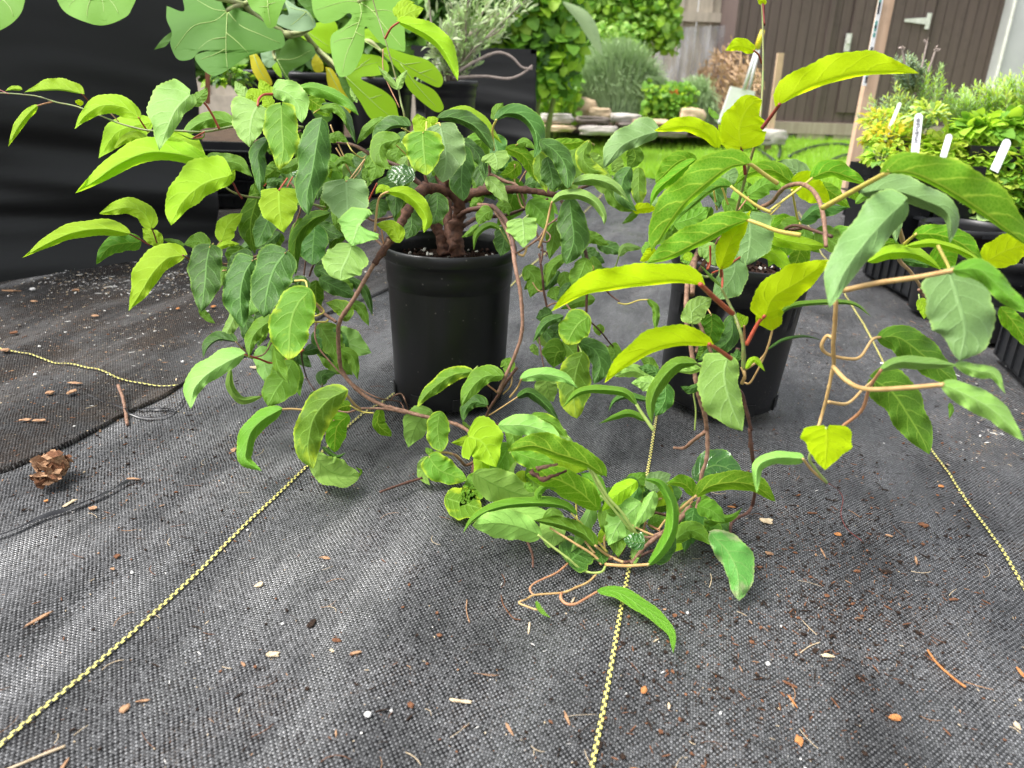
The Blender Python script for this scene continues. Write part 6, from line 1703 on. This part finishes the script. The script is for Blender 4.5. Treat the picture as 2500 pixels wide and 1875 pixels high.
MB().box(((sa + sb) / 2, YS - .01, zb_ - .06), (sb - sa + .02, .05, .11)).build('base_bearer', BW, sh, False)
for i in range(7): MB().box((sa + (sb - sa) * (i + .4) / 7, YS + .02, zb_ - .165), (.28, .09, .1)).build('foundation_block', BW, sh, False)
MB().box(((sa + sb) / 2, YS + .85, zt + .03), (sb - sa + .2, 2.1, .05)).build('roof', SW, sh, False)
# greenhouse
gm, n, b = mat('greenhouse_film'); b.inputs['Base Color'].default_value = (.55, .55, .56, 1); b.inputs['Roughness'].default_value = .35; b.inputs['Alpha'].default_value = .93
z = noisetex(n, 3, 4, geopos(n)); n.links.new(mixc(n, z.outputs[0], (.40, .40, .41), (.66, .66, .66)), b.inputs['Base Color'])
YG = 8.05; gx = at(2432, 185, YG).x
gr = empty('polytunnel', (gx + 1, YG + 1, 0), 'milky white plastic polytunnel beside the brown shed', 'greenhouse')
mb = MB(); vs = []; na = 18; prf = [(0, 0), (0, .5), (0, 1.0), (0, 1.6)] + [(1.2 - 1.2 * math.cos(math.pi * i / na), 1.6 + .8 * math.sin(math.pi * i / na)) for i in range(1, na)] + [(2.4, 1.6), (2.4, 0)]
npf = len(prf)
for j in range(8):
    for (x_, z_) in prf: vs.append((gx + x_, YG + j * .4, z_))
mb.add(vs, [(j * npf + i, j * npf + i + 1, (j + 1) * npf + i + 1, (j + 1) * npf + i) for j in range(7) for i in range(npf - 1)] + [tuple(range(npf))])
mb.build('cover', gm, gr, False)
mb = MB(); tube_into(mb, [(v[0], v[1] - .01, v[2]) for v in vs[:npf]], .018, 8); mb.build('hoop', MT, gr)
# hay heap
mb = MB(); hc = at(1775, 205, 7.6)
for _ in range(1500):
    v = rv(); p = Vector((hc.x + v.x * .33, hc.y + v.y * .2, hc.z + v.z * .38 * (1 - .4 * abs(v.x)))); d_ = (rv() + Vector((0, 0, -.4))).normalized() * U(.03, .09); s_ = Vector((.004, 0, .003))
    mb.add([p - s_, p + s_, p + d_ + s_, p + d_ - s_], [(0, 1, 2, 3)])
tag(mb.build('dead_climber', FM['hay'], None, False), 'brown heap of dead dry stems leaning on the fence beside the shed', 'dead plant')
# stake in front, thin stake, tools
def post(name, pt_, pb_, wd, dp, m_, label, cat, parts=None):
    t_, b0 = Vector(pt_), Vector(pb_); ax = (t_ - b0); L_ = ax.length; z = ax.normalized(); x_ = Vector((1, 0, 0)); x_ = (x_ - z * x_.dot(z)).normalized(); y_ = z.cross(x_)
    rm = Matrix((x_, y_, z)).transposed(); mb = MB(); mb.box((t_ + b0) / 2, (wd, dp, L_), rot=rm)
    o = mb.build(name, m_, None, False)
    if label: tag(o, label, cat)
    return o, rm, t_, b0
bb = gp(*px('D', (1150, 1180))); YP = bb.y
tt = at(*px('D', (1398, -60)), YP)
root = empty('timber_post', bb, 'upright pale pine post with a white printed strip down one edge', 'post')
o, rm, _, _ = post('shaft', tt, bb, .058, .045, PW, None, None); o.parent = root; o.data.transform(Matrix.Translation(-Vector(root.location)))
mb = MB(); s0, s1 = at(*px('D', (1352, -20)), YP - .03), at(*px('D', (1258, 515)), YP - .03)
mb.box((s0 + s1) / 2, (.020, .003, (s1 - s0).length), rot=rm); st = mb.build('printed_strip', TAGM, root, False)
TG = simple('teal_ink', (.10, .35, .30), (.08, .3, .26), 30, .6)
mb = MB()
for q_ in (.06, .10, .16, .30, .33, .36, .42, .58, .62, .66, .72, .86, .90, .93):
    p = s0.lerp(s1, q_) + Vector((0, -.003, 0)); mb.box(p, (.010, .001, U(.008, .03)), rot=rm, mi=random.choice([0, 1]))
mb.build('print', [INK, TG], st, False)
ps = at(*px('D', (752, 318)), 6.6); pb0 = at(*px('D', (690, 790)), 6.6)
post('wooden_stake', ps, (pb0.x, pb0.y, 0), .05, .03, PW, 'thin reddish wooden stake leaning against the shed front', 'stake')
# white board with two long handles
WB = simple('white_plastic', (.82, .82, .80), (.74, .73, .71), 12, .4); YLW = simple('yellow_grip', (.75, .62, .04), (.7, .55, .03), 12, .4)
pc = at(*px('D', (500, 620)), 6.4)
root = empty('snow_shovel', (pc.x, pc.y, 0), 'white plastic shovel blade standing up with grey handle and yellow grip', 'shovel')
mb = MB(); q = [at(*px('D', p), 6.4) for p in ((455, 518), (600, 548), (570, 760), (380, 735))]
mb.add(q + [v + Vector((0, .03, 0)) for v in q], [(0, 1, 2, 3), (4, 7, 6, 5), (0, 4, 5, 1), (1, 5, 6, 2), (2, 6, 7, 3), (3, 7, 4, 0)]); mb.build('blade', WB, root, False)
mb = MB(); tube_into(mb, [at(*px('D', (530, 540)), 6.38), at(*px('D', (612, 285)), 6.36)], .014, 8); tube_into(mb, [at(*px('D', (560, 545)), 6.5), at(*px('D', (620, 300)), 6.5)], .012, 8); mb.build('handle', simple('grey_tube', (.62, .62, .63), (.5, .5, .52), 20, .4), root)
mb = MB(); tube_into(mb, [at(*px('D', (608, 292)), 6.36), at(*px('D', (645, 180)), 6.34)], (.024, .016), 8); mb.build('grip', YLW, root)
# hoses
HM = simple('hose_rubber', (.02, .03, .035), (.012, .02, .022), 40, .35)
def hose(pts, r, label):
    Q = cr([(px('D', p[:2])) + (p[2],) for p in pts], 40); W3 = []
    for x, y, z in Q: q = gp(x, y, z); W3.append((q.x, q.y, z + r * .9))
    mb = MB(); tube_into(mb, W3, r, 8); tag(mb.build('garden_hose', HM), label, 'hose')
hose([(540, 885, 0), (575, 880, 0), (640, 925, 0), (710, 975, 0)], .013, 'short straight piece of dark hose on the lawn')
hose([(640, 775, .05), (690, 790, .06), (735, 850, .03), (745, 910, 0), (738, 955, 0)], .013, 'dark hose loop curving down near the yellow-green leaf')
hose([(800, 950, 0), (880, 910, 0), (990, 880, 0), (1100, 872, 0), (1180, 885, 0), (1330, 900, 0)], .013, 'long dark hose running behind the pine post')
hose([(1050, 975, 0), (1120, 945, 0), (1180, 935, 0), (1280, 945, 0)], .013, 'shorter dark hose nearest the post foot')

# ------------------------------------------------------------ right: trays and herb pots
def sqpot(c, w_, H, label, rz=0, name='square_pot', group='square black herb pots'):
    root = empty(name, c, label, 'plant pot', group); rm = Matrix.Rotation(rz, 3, 'Z'); c = Vector(c); mb = MB(); a, b_ = w_ / 2 * .8, w_ / 2
    prof_ = [(a, 0), (b_ * .97, H * .86), (b_ * 1.02, H * .87), (b_ * 1.02, H), (b_ * .95, H), (b_ * .93, H * .87)]
    vs = []
    for r_, z_ in prof_:
        for sx_, sy_ in ((-1, -1), (1, -1), (1, 1), (-1, 1)): vs.append(c + rm @ Vector((sx_ * r_, sy_ * r_, z_)))
    mb.add(vs, [(i * 4 + k, i * 4 + (k + 1) % 4, (i + 1) * 4 + (k + 1) % 4, (i + 1) * 4 + k) for i in range(5) for k in range(4)] + [(3, 2, 1, 0)]); mb.build('pot_body', POTM, root, False)
    mb = MB(); mb.add([c + rm @ Vector((sx_ * b_ * .94, sy_ * b_ * .94, H * .88)) for sx_, sy_ in ((-1, -1), (1, -1), (1, 1), (-1, 1))], [(0, 1, 2, 3)]); mb.build('soil', SOILM, root, False)
    return root
def shoots(name, c, n, h, spread, ln, wd, mats, label, cat, dens=26, lean=(0, 0), droop=0):
    root = empty(name, c, label, cat); sb_ = MB(); fb_ = MB(); c = Vector(c)
    for _ in range(n):
        a = U(0, 6.28); r_ = spread * math.sqrt(R()); e = c + Vector((math.cos(a) * r_ + lean[0], math.sin(a) * r_ + lean[1], h * U(.6, 1.08) * (1 - .25 * r_ / spread)))
        s_ = c + Vector((math.cos(a) * r_ * .35, math.sin(a) * r_ * .35, 0)); m1 = s_.lerp(e, .55) + rv() * .012
        Q = [Vector(v) for v in cr([tuple(s_), tuple(m1), tuple(e)], 12)]; tube_into(sb_, Q, (.0022, .0010), 4)
        for k in range(dens):
            t = .12 + .88 * (k / dens); i = min(10, int(t * 11)); p = Q[i].lerp(Q[i + 1], t * 11 - i); ax = (Q[i + 1] - Q[i]).normalized(); an = k * 2.4
            b1 = ax.cross(Vector((1, 0, .2))).normalized(); b2 = ax.cross(b1); o_ = b1 * math.cos(an) + b2 * math.sin(an)
            l_ = ln * U(.7, 1.15) * (1.15 - .5 * t)
            lf(fb_, p, o_ * (1.1 - .55 * t) + ax * (.75 - droop), ax + o_ * .3, l_, wd * l_ / ln, random.randrange(len(mats)), .08)
    sb_.build('stem', FS, root); fb_.build('foliage', mats, root); return root
def mound(name, c, r, n, ln, asp, mats, label, cat):
    root = empty(name, c, label, cat); mb = MB(); c = Vector(c)
    for _ in range(8): tube_into(mb, [c + Vector((0, 0, -.02)), c + Vector((U(-.5, .5) * r[0], U(-.5, .5) * r[1], r[2] * .7))], .0015, 4)
    mb.build('stem', FS, root); mb = MB()
    for _ in range(n):
        v = rv().normalized(); v.z = abs(v.z) * 1.1 - .25; q = v * (.55 + .45 * R() ** .6) * (1 + .3 * noise.noise(v * 3 + c * 7)); p = c + Vector((q.x * r[0], q.y * r[1], q.z * r[2]))
        l_ = ln * U(.55, 1.3); lf(mb, p, v + rv() * .8, Vector((0, 0, 1)) + rv() * .7, l_, l_ * asp, random.randrange(len(mats)))
    mb.build('foliage', mats, root); return root
def zat(x, y, Y): return at(x, y, Y)
# lowest near tray (speckled side) and trays going back
na_ = gp(*px('T', (690, 1195)))
nb_ = gp(*px('T', (1010, 1520)))
side = (nb_ - na_); ang = math.atan2(side.y, side.x)
def traybox(corner, direc, Lx, Ly, h, label, z0=0.0):
    """corner = left far ground corner of the visible long side, running towards the camera"""
    t = direc.normalized(); nn = Vector((-t.y, t.x, 0)); c = corner + t * Lx / 2 + nn * Ly / 2
    root = empty('plant_tray', (c.x, c.y, z0), label, 'plant tray', 'black trays of herbs at the right'); mb = MB()
    tray_into(mb, (c.x, c.y, z0 + .002), Lx, Ly, h, math.atan2(t.y, t.x)); mb.build('tray_body', TRAYM, root, False); return root, c, t, nn
traybox(Vector((na_.x, na_.y, 0)), side, .56, .40, .095, 'deep black tray nearest the camera at the right edge, dusty side')
tb = [(2.02, 1.04, 'black tray behind the nearest deep tray'), (2.55, 1.20, 'black tray second farthest in the herb row'), (3.1, 1.40, 'farthest black tray of the herb row')]
for y_, x_, lb in tb:
    root, c, t, nn = traybox(Vector((x_, y_ + .26, 0)), Vector((.02, -1, 0)), .50, .62, .11, lb)
for i, (y_, x_, lb) in enumerate([(2.02, 1.06, 'upper black tray carrying the mint mounds'), (2.57, 1.22, 'upper black tray carrying the rosemary pots'), (3.12, 1.42, 'upper black tray at the far end of the herbs')]):
    traybox(Vector((x_, y_ + .25, 0)), Vector((.02, -1, 0)), .48, .60, .09, lb, .115)
HB = []
def herb(x, ytop, Y, zt_=.21):
    q = at(x, ytop, Y); return q
# big round pot at right below the mint
q = at(2400, 563, 1.80); rpot((q.x, q.y + .08, 0), .10, q.z, 'large round black pot under the mint, cut by a big leaf', group='black pots at the right edge')
q = at(2530, 640, 1.62); rpot((q.x, q.y + .08, 0), .11, q.z, 'round black pot at the right picture edge', group='black pots at the right edge')
for (x, y, Y, w_, lb) in [(2262, 345, 2.2, .125, 'square black pot right of the standing white label'), (2400, 352, 2.14, .125, 'square black pot under the big flat green leaves'), (2495, 375, 2.12, .125, 'square black pot at the right edge'),
                          (2330, 400, 2.1, .11, 'square black pot buried in yellow-green mint'), (2150, 400, 2.15, .11, 'square black pot beside the pine post foot'), (2210, 470, 2.1, .11, 'square black pot behind the grey-green leaf'),
                          (2270, 330, 2.7, .12, 'square black pot of the silver rosemary'), (2420, 315, 2.7, .12, 'square black pot of the tall bright rosemary'), (2190, 330, 2.7, .12, 'square black pot of the bluish sprigs')]:
    q = at(x, y, Y); h_ = max(.05, q.z - .124); sqpot((q.x, q.y, .124), w_, h_, lb, U(-.12, .12))
def tip(x, y, Y): return at(x, y, Y)
def S(name, x, yb, yt, Y, n, sp, ln, wd, ms, lb, cat, dens=26, lean=0):
    Y = 2.68 if Y > 2.25 else Y; b0 = at(x, yb, Y); t0 = at(x + lean, yt - 14, Y); ln *= 1.15; shoots(name, b0, int(n * 1.7), t0.z - b0.z, sp, ln, wd, [FM[m_] for m_ in ms], lb, cat, dens, (t0.x - b0.x, 0))
S('silver_herb', 2225, 225, 130, 2.6, 26, .055, .020, .006, ['sil', 'fen'], 'silvery blue-green herb topped with bare twigs before the shed', 'herb', 26)
S('rosemary', 2240, 330, 158, 2.35, 11, .07, .030, .0062, ['ros', 'ros', 'br'], 'tall light green rosemary sprig leaning right before the shed', 'rosemary', 44, 50)
S('rosemary', 2200, 330, 210, 2.3, 16, .08, .028, .006, ['ros', 'yg'], 'bushy light green rosemary left of the tall sprig', 'rosemary', 34, -10)
S('rosemary', 2165, 345, 250, 2.35, 12, .07, .022, .005, ['sil', 'ros'], 'bluish rosemary tuft nearest the pine post', 'rosemary', 34, -15)
S('rosemary', 2345, 330, 225, 2.3, 9, .05, .030, .006, ['ros', 'br'], 'slim upright rosemary in the middle of the herbs', 'rosemary', 40)
S('rosemary', 2395, 320, 200, 2.35, 12, .06, .032, .0065, ['ros', 'br'], 'dense upright rosemary right of the slim one', 'rosemary', 40)
S('rosemary', 2460, 320, 185, 2.3, 18, .10, .036, .0065, ['ros', 'br', 'yg'], 'tall feathery rosemary in front of the polytunnel', 'rosemary', 40)
S('rosemary', 2520, 320, 170, 2.3, 14, .09, .036, .0065, ['ros', 'br'], 'feathery rosemary cut by the right edge', 'rosemary', 40)
for (x, ry, lb) in [(2208, 118, 'left'), (2258, 102, 'middle'), (2282, 120, 'right')]: pass
for x0, y0, x1, y1, lb in ((2212, 150, 2202, 118, 'left'), (2250, 140, 2264, 102, 'middle'), (2266, 150, 2284, 122, 'right')):
    mb = MB(); tube_into(mb, [at(x0, y0 + 25, 2.58), at(x1, y1, 2.58)], (.0035, .003), 5)
    c_ = at(x1, y1, 2.58)
    for _ in range(8): lf(mb, c_ + rv() * .004, rv(), rv(), .014, .008)
    tag(mb.build('bare_twig', SB, None, False), '%s one of the pale dry seed-headed twigs above the silvery herb' % lb, 'twig', 'bare twigs above the silvery herb')
def M_(name, x, y, rx, ry, Y, n, ln, asp, ms, lb, cat='herb'):
    if Y < 2.1: Y = 2.1 + (Y - 1.6) * .2; ln *= 1.1; n = int(n * 1.15)
    c = at(x, y, Y); s_ = Y / FPX * (1.25 if name == 'mint' else 1); n = int(n * (1.5 if name == 'mint' else 1)); mound(name, c, (rx * s_, max(.06, rx * s_ * .8), ry * s_), n, ln, asp, [FM[m_] for m_ in ms], lb, cat)
M_('sedum', 2175, 345, 60, 40, 2.2, 420, .028, .45, ['yg', 'br', 'yel'], 'yellow-orange tinted leafy herb beside the pine post')
M_('marjoram', 2150, 300, 40, 30, 2.3, 260, .024, .4, ['yg', 'yel', 'br'], 'small golden herb tuft left of the long thin label')
M_('sedum', 2262, 285, 28, 26, 2.15, 160, .03, .4, ['yg', 'ros'], 'pale yellow rosette herb above the square pot')
M_('mint', 2290, 372, 46, 26, 1.85, 420, .026, .75, ['yg', 'br', 'yg'], 'tight yellow-green mint mound behind the huge leaf')
M_('mint', 2370, 395, 60, 34, 1.8, 560, .026, .75, ['br', 'yg', 'br'], 'wide bright mint mound left of the white round label')
M_('mint', 2450, 425, 70, 60, 1.7, 760, .026, .75, ['br', 'yg', 'md'], 'large mint mound at the right edge below the white label')
M_('mint', 2400, 480, 80, 40, 1.68, 700, .024, .75, ['md', 'yg', 'br'], 'lower mint mound spilling behind the huge leaf')
M_('strawberry', 2400, 318, 62, 16, 1.95, 230, .040, .7, ['br', 'md', 'br'], 'broad-leaved green plant over the square pots')
M_('strawberry', 2485, 318, 50, 20, 1.95, 200, .045, .7, ['br', 'br', 'md'], 'broad-leaved plant cut by the right edge')
M_('oregano', 2235, 535, 34, 40, 1.75, 260, .022, .7, ['md', 'br', 'dk'], 'loose green sprigs between the two pots behind the grey leaf')
M_('oregano', 2190, 470, 40, 36, 1.95, 260, .022, .6, ['md', 'ros', 'br'], 'green sprigs left of the loose ones')
M_('oregano', 2150, 390, 36, 26, 2.1, 200, .022, .6, ['yg', 'br', 'md'], 'small green sprigs at the foot of the pine post')
M_('mint', 2450, 540, 60, 30, 1.6, 300, .03, .7, ['dk', 'md'], 'dark mint leaves hanging inside the shaded gap')
M_('shade_leaf', 2385, 535, 26, 16, 1.58, 26, .05, .6, ['md', 'ros'], 'single large crinkled leaf clump before the round black pot')
plant_tag(at(2244, 276, 2.0), .10, .020, .03, 'white label with writing standing in the square pot')
plant_tag(at(2319, 327, 2.0), .08, .017, .22, 'small white label leaning in the mint mound', False)
plant_tag(at(2462, 340, 2.0), .085, .023, .38, 'big round-ended white label leaning at the right edge', False)
plant_tag(at(2198, 250, 2.2), .11, .010, .35, 'thin white label seen edge-on among the rosemary', False)
# small details on raised-bed corner
MB
tag(post('wooden_stake', at(*px('A', (1402, 470)), 2.75), at(*px('A', (1402, 700)), 2.75), .012, .012, wood('red_brown_wood', (.35, .14, .07), (.25, .10, .05)), 'short red-brown wooden stake at the raised bed corner', 'stake')[0])
M_('weeds', 560, 195, 46, 34, 3.0, 220, .035, .5, ['md', 'br', 'dk'], 'loose green weeds between the raised bed and first pot', 'weeds')
